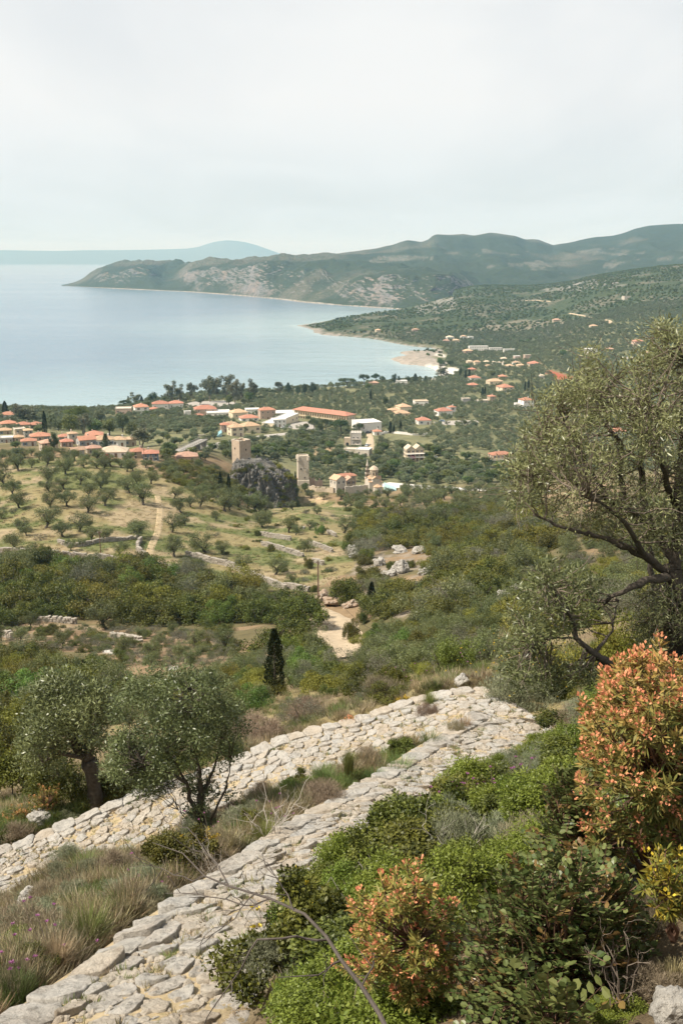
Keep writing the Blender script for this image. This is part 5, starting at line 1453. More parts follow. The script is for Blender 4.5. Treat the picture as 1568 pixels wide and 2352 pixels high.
for i in range(0, len(tiers), 2):
    z0_, w0 = tiers[i]; z1_, w1 = tiers[i + 1]
    b.box((0, 0, (z0_ + z1_) / 2 * k - (1 if i == 0 else 0)), (w0 * k, w0 * k, (z1_ - z0_) * k + (2 if i == 0 else 0)), taper=w1 / w0)
    cb = MB().box((0, 0, z1_ * k + .08), ((w1 + 5) * k, (w1 + 5) * k, .22)); cb.build('cornice', WALL['ps'], bt)
b.build('wall', WALL['st'], bt)
sp_ = MB().tube([(0, 0, 241 * k), (0, 0, 304 * k)], [12 * k, .05], 6); sp_.build('spire', WALL['ps'], bt)
opm = MB().box((0, 0, 0), (.42, .2, 1.15)).mesh('arched_opening', M_VOID)
for (z_, w_) in ((143, 35), (186, 29.5), (222, 21.5)):
    for a in range(4):
        for s in (-1, 1) if z_ < 200 else (0,):
            an = a * math.pi / 2; r_ = w_ / 2 * k
            put('arched_opening', opm, bt, (math.cos(an) * r_ - math.sin(an) * s * .5, math.sin(an) * r_ + math.cos(an) * s * .5, z_ * k), an + math.pi / 2)
# ---- ruined walls round the old quarter
def ruin_wall(name, pts_px, frame, h, th, label, mat, ymin=0, jag=.5):
    P = hit(*np.array(fr(frame, pts_px)).T, ymin)
    P, Ln = resample(P, max(int(len(P) * 4), 8))
    mb = MB()
    for i in range(len(P) - 1):
        a, c = P[i], P[i + 1]; m_ = (a + c) / 2; d = c - a; l = math.hypot(d[0], d[1])
        hh = h * (1 - jag * rng.random())
        mb.box((m_[0] - P[0][0], m_[1] - P[0][1], m_[2] - P[0][2] + hh / 2 - 1), (l * 1.04, th * rng.uniform(.9, 1.1), hh + 2), rz=math.atan2(d[1], d[0]))
    r_ = mb.build(name, mat, loc=P[0]); tag(r_, label, 'wall')
    for q in P[::2]: BLOCK.append((q[0], q[1], 2.0))
    return r_
ruin_wall('ruined_wall', [(742, 600), (800, 606), (862, 602)], 'J', 5.0, .7, 'high ruined house wall right of the tall tower', WALL['pk'], 300)
ruin_wall('ruined_wall', [(740, 632), (810, 655), (900, 656), (970, 668)], 'J', 2.8, .7, 'broken stone wall in front of the old quarter', WALL['st'], 300)
ruin_wall('boundary_wall', [(1080, 676), (1180, 672), (1250, 662), (1310, 664)], 'J', 4.0, .6, 'stone wall joining the old quarter to the church', WALL['ps'], 300, .12)

# ------------------------------------------------------------------ roads and lots
M_DIRT = m_simple('dirt_road', (.44, .35, .24), .95, .25, .9, bump=.03, bscale=5)
M_PALEROAD = m_simple('pale_road', (.40, .37, .33), .95, .2, .5)
M_RIVER = m_simple('river_gravel', (.64, .61, .56), .95, .3, .25, bump=.2, bscale=1.2)
M_LOT = m_simple('gravel_lot', (.36, .33, .29), .95, .2, .2)
M_TRACK = m_simple('grass_track', (.40, .31, .185), .95, .35, .8, bump=.05, bscale=3)
def ribbon(name, pts, frame, width, mat, label, ymin=60, lift=.25, kind='structure', edge=.12):
    P = hit(*np.array(fr(frame, pts)).T, ymin)
    P = P[~np.isnan(P).any(1)]
    P, Ln = resample(P, max(int(Ln_(P) / 1.5), 8))
    for _ in range(3): P[1:-1] = (P[:-2] + P[1:-1] * 2 + P[2:]) / 4
    d = np.gradient(P[:, :2], axis=0); d /= np.maximum(np.linalg.norm(d, axis=1, keepdims=True), 1e-9)
    nrm = np.stack([-d[:, 1], d[:, 0]], 1)
    w = np.broadcast_to(np.asarray(width, float), (len(P),)) if np.isscalar(width) else np.interp(np.linspace(0, 1, len(P)), np.linspace(0, 1, len(width)), width)
    rows = []
    for t in np.linspace(-.5, .5, 7):
        jit = fbm(P[:, 0] / 2 + t * 7, P[:, 1] / 2, 2, 9) * edge * w if abs(t) > .4 else 0
        q = P[:, :2] + nrm * ((w * t) + jit)[:, None]
        z = hgt(q[:, 0], q[:, 1])
        rows.append(np.stack([q[:, 0], q[:, 1], z], 1))
    rows = np.array(rows); rows[:, :, 2] = np.maximum(rows[:, :, 2], P[None, :, 2] - .4) + lift
    rows[0, :, 2] -= lift + .3; rows[-1, :, 2] -= lift + .3
    me = grid_mesh(name, rows.reshape(-1, 3), rows.shape[:2], mat)
    o = link(bpy.data.objects.new(name, me)); tag(o, label, kind=kind)
    for q, ww in zip(P[::2], w[::2]): BLOCK.append((q[0], q[1], ww * .5))
    return o
def Ln_(P): return np.linalg.norm(np.diff(P, axis=0), axis=1).sum()
def patch(name, poly, frame, mat, label, ymin=60, lift=.2, n=26):
    """level-ish yard following the ground inside a photo polygon."""
    pl = np.array(fr(frame, poly)); G = hit(pl[:, 0], pl[:, 1], ymin)
    c = G.mean(0); mb = MB(); V = [np.r_[c[:2], hgt(c[0], c[1]) + lift]]; rings = 10
    B, _ = resample(np.vstack([G, G[:1]]), n * 2 + 1); B = B[:-1]; m = len(B)
    V = []
    for r_ in range(rings + 1):
        q = c[:2] + (B[:, :2] - c[:2]) * (r_ / rings)
        z = hgt(q[:, 0], q[:, 1]) + lift - (.5 if r_ == rings else 0); V.append(np.column_stack([q, z]))
    V = np.concatenate(V)
    F = np.array([(r_ * m + i, r_ * m + (i + 1) % m, (r_ + 1) * m + (i + 1) % m, (r_ + 1) * m + i) for r_ in range(rings) for i in range(m)])
    o = MB().add(V, F).build(name, mat, smooth=True); tag(o, label, kind='structure')
    BLOCK_POLY.append([tuple(p) for p in pl])
    return o
ribbon('dirt_road', [(0, 1286), (68, 1289), (140, 1295), (200, 1301), (260, 1311), (308, 1324), (420, 1346), (560, 1374), (680, 1397)], 'T', 3.6, M_DIRT, 'pale dirt road below the dry stone wall at left', 120)
ribbon('dirt_road', [(655, 1385), (690, 1393), (725, 1402), (752, 1420), (768, 1446), (788, 1482), (806, 1512)], 'T', [5, 7, 10, 8.5, 4.6, 3.8, 3.5], M_DIRT, 'wide dirt junction bending downhill by the utility pole', 100)
ribbon('grass_track', [(905, 680), (880, 630), (862, 575), (880, 525), (905, 480), (915, 420), (922, 340), (905, 260)], 'E', 2.6, M_TRACK, 'faint double track climbing through the dry grove', 180, .12)
ribbon('town_road', [(398, 1036), (440, 1031), (483, 1027), (510, 1019), (535, 1014), (565, 1009), (595, 1004), (625, 1000), (660, 996), (700, 993), (735, 990)], 'T', 7, M_PALEROAD, 'pale road running from the bridge to the modern block', 400, .3)
ribbon('dirt_lane', [(1088, 566), (1104, 522), (1108, 476), (1092, 446)], 'B', [10, 7, 5, 5], M_DIRT, 'dirt lane right of the battlemented house', 400, .3)
ribbon('riverbed', [(716, 176), (800, 184), (900, 190), (1000, 198), (1100, 204), (1250, 205), (1430, 216), (1560, 220)], 'F', [14, 16, 14, 13, 11, 9, 9, 9], M_RIVER, 'dry white riverbed right of the church', 380, .4)
ribbon('hill_track', [(1185, 502), (1205, 492), (1228, 496), (1242, 512)], 'D', 7, M_DIRT, 'pale looping dirt track on the far hill', 900, .6)
ribbon('hill_track', [(1045, 462), (1100, 470), (1165, 486)], 'D', 4, M_DIRT, 'thin dirt track on the far hill', 900, .6)
ribbon('hill_track', [(835, 402), (900, 402), (960, 408)], 'D', 4, M_DIRT, 'thin dirt terrace on the ridge across the bay', 900, .6)
patch('car_park', [(1262, 246), (1330, 226), (1500, 222), (1568, 218), (1640, 232), (1700, 262), (1600, 276), (1420, 282), (1310, 280)], 'A', M_LOT, 'open gravel car park by the shore trees', 300)
patch('gravel_lot', [(250, 492), (330, 486), (420, 484), (500, 484), (512, 494), (460, 504), (380, 510), (300, 506)], 'C', M_LOT, 'gravel lot beside the road in the plain', 300)
patch('courtyard', [(500, 404), (560, 378), (640, 364), (690, 366), (730, 404), (735, 426), (660, 428), (560, 418)], 'B', M_LOT, 'paved yard between the modern block and the pines', 300)
for i, (f, a, lab) in enumerate([('B', [(20, 468), (78, 456), (82, 466), (40, 476)], 'small blue swimming pool near the three cream houses'), ('J', [(1452, 612), (1500, 622), (1568, 628), (1568, 646), (1500, 648), (1450, 636)], 'long turquoise pool cover beside the riverbed')]):
    pl = np.array(fr(f, a)); G = hit(pl[:, 0], pl[:, 1], 300); G[:, 2] = G[:, 2].max() + .45
    c = G.mean(0); mb = MB(); n = len(G)
    V = np.vstack([G, G - [0, 0, 3]]); mb.add(V, [tuple(range(n))]); mb.add(V, [(j, (j + 1) % n, n + (j + 1) % n, n + j) for j in range(n)])
    o = mb.build('pool', m_simple('pool_water', (.22, .46, .50) if i == 0 else (.34, .50, .48), .3, .15, .4)); tag(o, lab, 'pool')
    for q in G: BLOCK.append((q[0], q[1], 3)); BLOCK.append((q[0] * .99, q[1] * .99, 3))

# ---- road bridge
Pa, Pb = hit(*np.array(fr('A', [(1196, 580), (1404, 560)])).T, 300)
d = Pb - Pa; Lb = math.hypot(d[0], d[1]); yaw = math.atan2(d[1], d[0])
br = empty('road_bridge', (Pa + Pb) / 2 + np.array([0, 4, 0]), yaw); tag(br, 'low concrete road bridge with railings at the edge of town', 'bridge')
M_CONC = m_simple('old_concrete', (.30, .28, .25), .9, .3, .6)
MB().box((0, 0, 1.6), (Lb, 4.6, .5)).build('deck', M_CONC, br)
for x in (-Lb * .45, -Lb * .1, Lb * .25, Lb * .47): MB().box((x, 0, -.6), (1.0, 3.6, 3.9)).build('pier', M_CONC, br)
pm = MB().box((0, 0, .5), (.12, .12, 1.0)).mesh('railing_post', M_CONC)
for s in (-1, 1):
    MB().box((0, s * 2.2, 2.8), (Lb, .1, .16)).box((0, s * 2.2, 2.4), (Lb, .08, .1)).build('railing', M_CONC, br)
    for x in np.linspace(-Lb / 2 + .3, Lb / 2 - .3, 14): put('railing_post', pm, br, (x, s * 2.2, 1.85))
for t in np.linspace(-.5, .5, 7): BLOCK.append((br.location.x + math.cos(yaw) * Lb * t, br.location.y + math.sin(yaw) * Lb * t - 3, 4))
BLOCK_POLY.append(fr('A', [(1190, 545), (1410, 535), (1410, 600), (1190, 605)]))

# ---- parked cars
def car(f, cx, cy, col, rz, label):
    (u, v), = fr(f, [(cx, cy)]); P = hit(u, v, 300)[0] + np.array([0, 0, .3])
    r_ = empty('parked_car', P, rz); tag(r_, label, 'car', 'parked cars')
    m = m_simple('car_paint', col, .35, .05, 2, spec=.5)
    b = MB().box((0, 0, .62), (4.2, 1.75, .62), taper=.97); b.box((0, 0, .36), (4.0, 1.7, .2)); b.build('body', m, r_)
    c = MB().box((-.2, 0, 1.2), (2.5, 1.6, .56), taper=.74); c.build('cabin', M_GLASS, r_); MB().box((-.2, 0, 1.5), (1.75, 1.18, .06)).build('roof', m, r_)
    wm = MB().tube([(0, -.1, 0), (0, .1, 0)], [.32, .32], 12).mesh('wheel', M_VOID)
    for x in (-1.3, 1.3):
        for y in (-.82, .82): put('wheel', wm, r_, (x, y, .34))
    for y in (-.6, .6): MB().box((2.08, y, .72), (.08, .34, .16)).build('headlight', M_FRAME, r_)
    BLOCK.append((P[0], P[1], 3)); BLOCK.append((P[0] * .99, P[1] * .99, 2.5))
car('K', 1075, 582, (.50, .56, .62), 1.3, 'pale blue car parked in the lane by the battlemented house')
car('B', 508, 416, (.72, .72, .72), .3, 'white car parked before the white cube of the modern block')
car('C', 310, 492, (.20, .30, .42), .2, 'blue car parked on the gravel lot in the plain')
car('C', 358, 682, (.45, .46, .47), .3, 'grey car standing in the olives left of the terraced house')
car('C', 272, 684, (.6, .6, .6), 1.0, 'light car partly hidden in olives right of the twin-gabled villa')
car('K', 1090, 432, (.08, .08, .09), .2, 'dark car parked by the white warehouse')

# ---- utility poles and their wire
M_POLE = m_simple('weathered_pole', (.16, .10, .07), .9, .35, 3)
def pole(u, v, h_px, label, ymin=60, arm=True, r=.13):
    P = hit(u, v, ymin)[0]; h = h_px * P[1] / CP / FPX
    o = empty('utility_pole', P); tag(o, label, 'pole')
    MB().tube([(0, 0, -.6), (0, 0, h)], [r, r * .7], 8).build('post', M_POLE, o)
    if arm:
        MB().box((0, 0, h - .35), (1.1, .1, .1)).build('crossarm', M_POLE, o)
        for x in (-.45, .45): MB().tube([(x, 0, h - .3), (x, 0, h - .08)], [.06, .05], 6).build('insulator', M_FRAME, o)
    BLOCK.append((P[0], P[1], 1.5))
    return P + np.array([0, 0, h - .1])
ta = pole(*fr('E', [(581, 607)])[0], 60, 'wooden utility pole at the foot of the left grove', 180)
tb = pole(*fr('F', [(378, 806)])[0], 108, 'tall brown utility pole beside the dirt junction', 120, r=.17)
pole(*fr('A', [(1000, 640)])[0], 28, 'short pole in front of the pair of terracotta hip roofs', 300, r=.12)
pole(*fr('B', [(603, 442)])[0], 28, 'thin lamp pole at the paved yard of the modern block', 350, False, .1)
pole(*fr('C', [(325, 492)])[0], 24, 'thin pole at the gravel lot below the white villa', 350, False, .1)
tc_ = at(-330, 1195, 265.0)
wr = MB()
for a_, b_ in ((tc_, ta), (ta, tb), (tb, at(1010, 1510, 40.0))):
    t = np.linspace(0, 1, 24)[:, None]; q = np.asarray(a_) * (1 - t) + np.asarray(b_) * t; q[:, 2] -= 3.0 * (4 * t * (1 - t))[:, 0]
    wr.tube(q, .018, 4)
o = wr.build('power_line', M_VOID); tag(o, 'thin black overhead wire strung between the utility poles', 'wire')

# ------------------------------------------------------------------ rocks and dry walls
def rock_mesh(name, mat, sub=3, rough=.35, flat=1.0, seed=0, cuts=7):
    import bmesh
    bm = bmesh.new(); bmesh.ops.create_icosphere(bm, subdivisions=sub, radius=1.0)
    V = np.array([v.co for v in bm.verts])
    r0 = np.random.default_rng(seed)
    for _ in range(cuts):                      # broken faces
        n = unit(r0.normal(size=3)); dd = r0.uniform(.55, .85)
        s = V @ n; V = V - np.maximum(s - dd, 0)[:, None] * n * .9
    s1 = fbm(V[:, 0] * 2 + seed, V[:, 1] * 2 + V[:, 2] * 1.7, 4, seed); s2 = fbm(V[:, 2] * 5 + seed, V[:, 0] * 5 - V[:, 1] * 4, 3, seed + 5)
    V = V * (1 + rough * s1 + rough * .4 * s2)[:, None]; V[:, 2] *= flat
    me = bpy.data.meshes.new(name)
    for v, c in zip(bm.verts, V): v.co = c
    bm.to_mesh(me); bm.free(); me.materials.append(mat)
    me.polygons.foreach_set('use_smooth', np.zeros(len(me.polygons), bool))
    return me
def m_rock(name, c1, c2, c3, scale=1.0, bump=.05):
    m, nt, N, L = mat_new(name)
    o = N('ShaderNodeOutputMaterial'); p = N('ShaderNodeBsdfPrincipled'); L(p.outputs[0], o.inputs[0])
    p.inputs['Roughness'].default_value = .92; p.inputs['Specular IOR Level'].default_value = .15
    ge = N('ShaderNodeNewGeometry')
    def nz_(s, d=8, r=.65, dist=0):
        n = N('ShaderNodeTexNoise'); n.inputs['Scale'].default_value = s; n.inputs['Detail'].default_value = d; n.inputs['Roughness'].default_value = r; n.inputs['Distortion'].default_value = dist
        L(ge.outputs['Position'], n.inputs['Vector']); return n.outputs['Fac']
    def mx(f, a, b, lo, hi):
        r = N('ShaderNodeMapRange'); r.inputs['From Min'].default_value = lo; r.inputs['From Max'].default_value = hi; L(f, r.inputs['Value'])
        x = N('ShaderNodeMix'); x.data_type = 'RGBA'; L(r.outputs[0], x.inputs['Factor'])
        for k, w in ((6, a), (7, b)):
            if isinstance(w, tuple): x.inputs[k].default_value = (*w, 1)
            else: L(w, x.inputs[k])
        return x.outputs[2]
    c = mx(nz_(1.1 * scale), c1, c2, .38, .62)
    c = mx(nz_(6 * scale, 9, .75, .6), c, c3, .51, .66)
    hs = N('ShaderNodeHueSaturation'); r = N('ShaderNodeMapRange'); r.inputs['To Min'].default_value = .75; r.inputs['To Max'].default_value = 1.25
    L(nz_(28 * scale, 5, .7), r.inputs['Value']); L(r.outputs[0], hs.inputs['Value']); L(c, hs.inputs['Color'])
    L(hs.outputs[0], p.inputs['Base Color'])
    b = N('ShaderNodeBump'); b.inputs['Distance'].default_value = bump; b.inputs['Strength'].default_value = 1
    a_ = N('ShaderNodeMath'); a_.operation = 'MULTIPLY_ADD'; L(nz_(9 * scale, 10, .72, .4), a_.inputs[0]); a_.inputs[1].default_value = 1; L(nz_(3 * scale, 6), a_.inputs[2])
    L(a_.outputs[0], b.inputs['Height']); L(b.outputs[0], p.inputs['Normal'])
    return m
M_LIME = m_rock('pale_limestone', (.42, .395, .355), (.32, .295, .26), (.19, .175, .15), .5, .25)
M_RUST = m_rock('rust_stained_rock', (.38, .28, .20), (.36, .31, .25), (.27, .15, .09), .5, .25)
M_CRAG = m_rock('shade_toned_crag_rock', (.19, .18, .16), (.09, .085, .075), (.30, .285, .26), .16, .8)  # crag greys darkened to carry the shade on its face, besides dark lichen
M_WALLSTONE = m_rock('dry_wall_stone', (.36, .325, .275), (.29, .255, .21), (.20, .175, .145), .5, .05)
RK = [rock_mesh('boulder', M_LIME, 4, 1.0, .8, s) for s in range(4)]
RKR = [rock_mesh('boulder', M_RUST, 4, 1.0, .9, s + 9) for s in range(2)]
def boulder(f, cx, cy, w, h, label, rusty=False, ymin=60, deep=1.0):
    (u, v), = fr(f, [(cx, cy)]); P = hit(u, v, ymin)[0]; k = P[1] / CP / FPX * FR[f][0]
    o = bpy.data.objects.new('boulder', (RKR if rusty else RK)[rng.integers(2 if rusty else 4)]); link(o)
    o.location = [float(c) for c in P + np.array([0, w * k * .2, h * k * .25])]; o.scale = (float(w * k * .58), float(w * k * .5 * deep), float(h * k * .75)); o.rotation_euler = (rng.normal() * .15, rng.normal() * .15, rng.random() * 6.28 if abs(w - h) < 20 else rng.normal() * .3)
    tag(o, label, 'rock', 'limestone outcrops'); BLOCK.append((P[0], P[1], w * k * .4)); BLOCK.append((P[0] * .985, P[1] * .985, w * k * .35))
for i, (cx, cy, w, h, lab) in enumerate([
    (800, 535, 90, 34, 'widest pale outcrop under the brownish maquis, left of its row'), (905, 538, 80, 34, 'pale outcrop right of the widest one under the maquis'), (695, 600, 60, 62, 'tall pale boulder left of the round scrub between outcrops'),
    (812, 640, 84, 76, 'largest pale boulder in the middle of the rocky clearing'), (735, 660, 76, 42, 'low pale rock at lower left of the rocky clearing'), (968, 618, 40, 30, 'small pale rock right of the rocky clearing'),
    (1022, 660, 50, 26, 'small rock under the right end of the clearing'), (1302, 570, 52, 66, 'upright pale rock beneath the right hand maquis'), (1380, 588, 52, 30, 'pale rock near the olive tree twigs at right'),
    (548, 540, 46, 66, 'pale broken rock at the end of the terrace walls'), (560, 560, 56, 30, 'low broken rock below the terrace wall end'), (1058, 700, 36, 22, 'little pale rock in scrub at the lower middle'),
    (1148, 812, 50, 30, 'isolated grey rock in the scrub above the path end'), (930, 650, 60, 40, 'pale rock in front of the dark lower maquis'), (1120, 660, 60, 30, 'flat rock strip between the two right maquis masses'),
    (300, 410, 20, 16, 'white stone standing in the dry grove'), (660, 640, 40, 40, 'half buried rock beside the big round oak'),(1060, 740, 70, 24, 'long low rock in the scrub below the flat strip')]):
    boulder('F', cx, cy, w, h, lab)
for (cx, cy, w, h, lab) in [(470, 812, 110, 60, 'rust stained rock cut behind the dirt junction'), (400, 790, 80, 60, 'pale rock cut behind the utility pole'), (545, 820, 70, 40, 'orange rock cut right of the junction')]:
    boulder('F', cx, cy, w, h, lab, True)
for (cx, cy, w, h, lab) in [(1350, 800, 90, 90, 'steep grey rock face left of the wild olive'), (1310, 860, 70, 70, 'lower part of the steep grey rock face'), (1395, 745, 60, 60, 'upper part of the steep grey rock face')]:
    boulder('F', cx, cy, w, h, lab, ymin=60)
# ---- crag
xs = float(ray(603, 1110)[0]); cy_ = P_T1[1] - 2
cx_ = xs * cy_; top_z = P_T1[2] + 1.2; base_z = 27.0
th = np.linspace(0, 2 * math.pi, 150); s_ = np.linspace(0, 1, 60)
TH, S_ = np.meshgrid(th, s_)
f_ = np.interp(S_, [0, .15, .5, .62, 1], [1.12, 1.0, .92, .80, 0])
thm = np.mod(TH, 2 * math.pi)
rx, ry = 14.5, 16.0
nz1 = ridged(np.cos(TH) * 2.2 + 5, np.sin(TH) * 2.2 + S_ * 1.1, 5, 41, .6) - .55; nz2 = fbm(np.cos(TH) * 7 + S_ * 3, np.sin(TH) * 7 + S_ * 7, 6, 42, .68) * 1.5
rr = 1 + nz1 * .34 + nz2 * .32
X_ = cx_ + rx * np.cos(TH) * f_ * rr; Y_ = cy_ + ry * np.sin(TH) * f_ * rr
hh = top_z - base_z
zp = np.interp(S_, [0, .15, .5, .62, 1], [-.15, .15, .80, .93, 1.0]); slope_top = 1 - .26 * np.clip(np.cos(TH) * f_ + .1, 0, 1) * sstep(.1, .5, S_)
Z_ = base_z + hh * zp * slope_top + nz2 * 4.0 * sstep(.1, .4, S_) * np.clip(f_ * 1.3, 0, 1)
crag = link(bpy.data.objects.new('crag', grid_mesh('crag', np.stack([X_, Y_, Z_], -1).reshape(-1, 3), X_.shape, M_CRAG, smooth=False)))
tag(crag, 'dark grey streaked limestone crag below the square roofless tower', 'rock')
for (a, rr_, k_, s_, lab) in [(.2, .55, 'oak_yellow', 1.2, 'yellowish bush on the right shoulder of the crag'), (-.9, .5, 'oak', 1.0, 'dark bush on the front edge of the crag top'), (.9, .6, 'oak', 1.3, 'green bush on the back of the crag top'), (-1.7, .55, 'olive_bush', .9, 'grey bush at the tower foot on the crag'),
                              (-.3, .85, 'oak_yellow', 1.1, 'olive-brown bush hanging on the right face of the crag'), (-.1, 1.02, 'oak', 1.5, 'dark bush wrapping the right foot of the crag'), (-.55, 1.08, 'oak', 1.5, 'dark oak at the lower right of the crag'), (.25, 1.05, 'round_tree', .9, 'tall dark oak on the right flank of the crag'),
                              (-2.3, .95, 'oak', 1.4, 'green bush on the left flank of the crag'), (-2.8, .9, 'oak_yellow', 1.5, 'yellow-green bush left of the tower on the crag'), (-1.2, 1.12, 'olive_bush', 1.4, 'grey wild olive under the crag face'), (-1.9, 1.12, 'oak', 1.3, 'dark bush under the left of the crag face')]:
    x_ = cx_ + rx * math.cos(a) * rr_; y_ = cy_ + ry * math.sin(a) * rr_
    i_ = np.argmin((X_ - x_) ** 2 + (Y_ - y_) ** 2 + np.where(S_ < .1, 40, 0)); z_ = Z_.flat[i_] if rr_ < 1.0 else max(float(hgt(x_, y_)), base_z + 2)
    plant(k_, (x_, y_, z_ - .3), s_, lab, 'bushes on the crag')
CB = []
for i in range(74):                                     # scrub rooted in the ledges of the face
    a = rng.uniform(-2.9, .5); r_i = int(rng.uniform(12, 40)); c_i = int((a % (2 * math.pi)) / (2 * math.pi) * 149)
    if a < -1.0 and rng.random() < .55: continue
    CB.append((X_[r_i, c_i], Y_[r_i, c_i], Z_[r_i, c_i] - .5))
rk = rows_of([project(np.array(c))[:2] for c in CB], 9)
for i, c in enumerate(CB):
    j = i % 3
    plant(['oak', 'oak_yellow', 'olive_bush'][j], c, rng.uniform(.5, 1.25), f'{["dark", "yellowish", "grey"][j]} scrub on the crag face, {ORD[rk[i][1]]} from left in the {ORD[rk[i][0]]} row up', 'scrub on the crag face', name='crag_bush')
# ---- dry stone walls
def dry_wall(frame, pts, h, label, ymin=150, th=.7, stone=.42):
    P = hit(*np.array(fr(frame, pts)).T, ymin); P, Ln = resample(P, max(int(Ln_(P) / stone), 4))
    mb = MB(); rows = max(int(h / .3), 2)
    for i in range(len(P) - 1):
        m_ = (P[i] + P[i + 1]) / 2; d = P[i + 1] - P[i]; rz = math.atan2(d[1], d[0]); gz = float(hgt(m_[0], m_[1]))
        hh = h * (.8 + .4 * vn(i * .13, 3.3, 7))
        for r_ in range(rows):
            if r_ == rows - 1 and rng.random() < .3: continue
            s = stone * rng.uniform(.8, 1.3)
            mb.box((m_[0] + rng.normal() * .05 - P[0][0], m_[1] + rng.normal() * .08 - P[0][1], gz + (r_ + .4) * hh / rows - P[0][2]), (s, th * rng.uniform(.8, 1.15), hh / rows * rng.uniform(.85, 1.2)), rz + rng.normal() * .15, tone=rng.random())
    o = mb.build('dry_stone_wall', M_WALLSTONE, loc=P[0]); tag(o, label, 'wall', 'dry stone walls of the grove')
    for q in P[::3]: BLOCK.append((q[0], q[1], .8)); BLOCK.append((q[0] * .988, q[1] * .988, 1.0))
for f, pts, h, lab in [
    ('E', [(335, 528), (400, 555), (470, 552), (560, 530), (680, 520), (792, 508)], 1.1, 'dry stone wall along the lower edge of the olive rows'),
    ('E', [(812, 518), (792, 552), (792, 575), (820, 605), (868, 638)], 1.4, 'curved pale wall end beside the double track'),
    ('E', [(-40, 598), (80, 598), (180, 604), (320, 614), (420, 618), (500, 622)], 1.7, 'long reddish retaining wall above the left dirt road'),
    ('E', [(500, 626), (640, 640), (720, 652), (810, 668)], 1.6, 'grey stretch of retaining wall above the thicket, right of pole'),
    ('E', [(905, 672), (970, 690), (1050, 712), (1160, 738)], 1.5, 'retaining wall under the small lone olive by the track'),
    ('E', [(1068, 604), (1140, 622), (1210, 645), (1290, 660), (1370, 690), (1410, 720)], 1.5, 'broad tumbled wall running down from the track'),
    ('E', [(1420, 712), (1490, 745), (1568, 778), (1640, 800)], 1.4, 'lower end of the tumbled wall near the junction'),
    ('F', [(72, 442), (150, 458), (235, 470)], 1.4, 'upper terrace wall left of the round bushes'),
    ('F', [(320, 488), (380, 504), (452, 532)], 1.2, 'upper terrace wall right of the grey olives'),
    ('F', [(86, 494), (190, 522), (300, 556)], 1.3, 'middle terrace wall in the dry grass'),
    ('F', [(350, 580), (405, 600)], 1.1, 'short terrace wall by the dark round bush'),
    ('F', [(-30, 640), (60, 672), (140, 702), (240, 724), (330, 738)], 1.3, 'lowest terrace wall leading to the junction rocks'),
    ('F', [(425, 430), (470, 452)], 1.2, 'short wall beside the bright green bush'),
    ('G', [(225, 428), (330, 436), (440, 448)], 1.0, 'broken wall under the thicket, upper left terrace'),
    ('G', [(20, 520), (70, 528)], 1.2, 'wall stub at the left edge of the red terrace'),
    ('G', [(640, 520), (720, 535), (810, 552)], .8, 'rubble wall across the middle of the red terrace'),
]:
    dry_wall(f, pts, h, lab, 90 if f == 'G' else 140)
ruin_wall('cemetery_wall', [(1185, 452), (1240, 446), (1300, 452), (1400, 462), (1500, 462)], 'B', 2.0, .5, 'white cemetery wall behind the three small cypresses', WALL['wh'], 300, .5)
ruin_wall('garden_wall', [(-90, 470), (20, 478), (80, 440)], 'B', 1.6, .4, 'pale garden wall in front of the blue pool', WALL['ps'], 300, .3)

# ------------------------------------------------------------------ trees placed one by one
# olives of the dry grove (crop E): foot x, foot y, crown width
OL = [(110, 118, 110), (185, 100, 62), (270, 92, 92), (378, 135, 112), (268, 192, 120), (460, 197, 102), (372, 224, 92), (612, 178, 80), (580, 216, 100), (290, 240, 92), (512, 272, 105), (655, 280, 72), (112, 330, 120), (70, 262, 110),
      (390, 322, 118), (290, 330, 108), (606, 318, 112), (505, 356, 130), (825, 312, 136), (1040, 356, 102), (1150, 322, 98), (265, 446, 150), (456, 466, 132), (580, 520, 88), (612, 500, 62), (362, 494, 120), (88, 560, 118), (8, 392, 70),
      (800, 500, 136), (988, 470, 122), (1000, 608, 136), (680, 606, 96), (410, 576, 76), (1075, 698, 112), (1180, 588, 150), (1400, 690, 112), (1505, 440, 122), (1290, 348, 150), (1470, 352, 150), (1000, 275, 86), (750, 244, 112), (790, 196, 100),
      (120, 470, 100), (460, 550, 56), (30, 200, 120), (40, 110, 80), (560, 30 + 70, 70), (430, 60, 80), (640, 92, 90), (730, 120, 90), (870, 190, 90)]
foot = fr('E', [(a, b) for a, b, _ in OL]); rk = rows_of(foot, 8)
for i, (a, b, w) in enumerate(OL):
    r_, c_ = rk[i]
    plant_px('olive', *foot[i], w=w * .47, label=f'gnarled grey-green olive, {ORD[c_]} from left in the {ORD[r_]} row of the dry grove', group='olive trees of the dry grove', ymin=170, tall=rng.uniform(.84, 1.0))
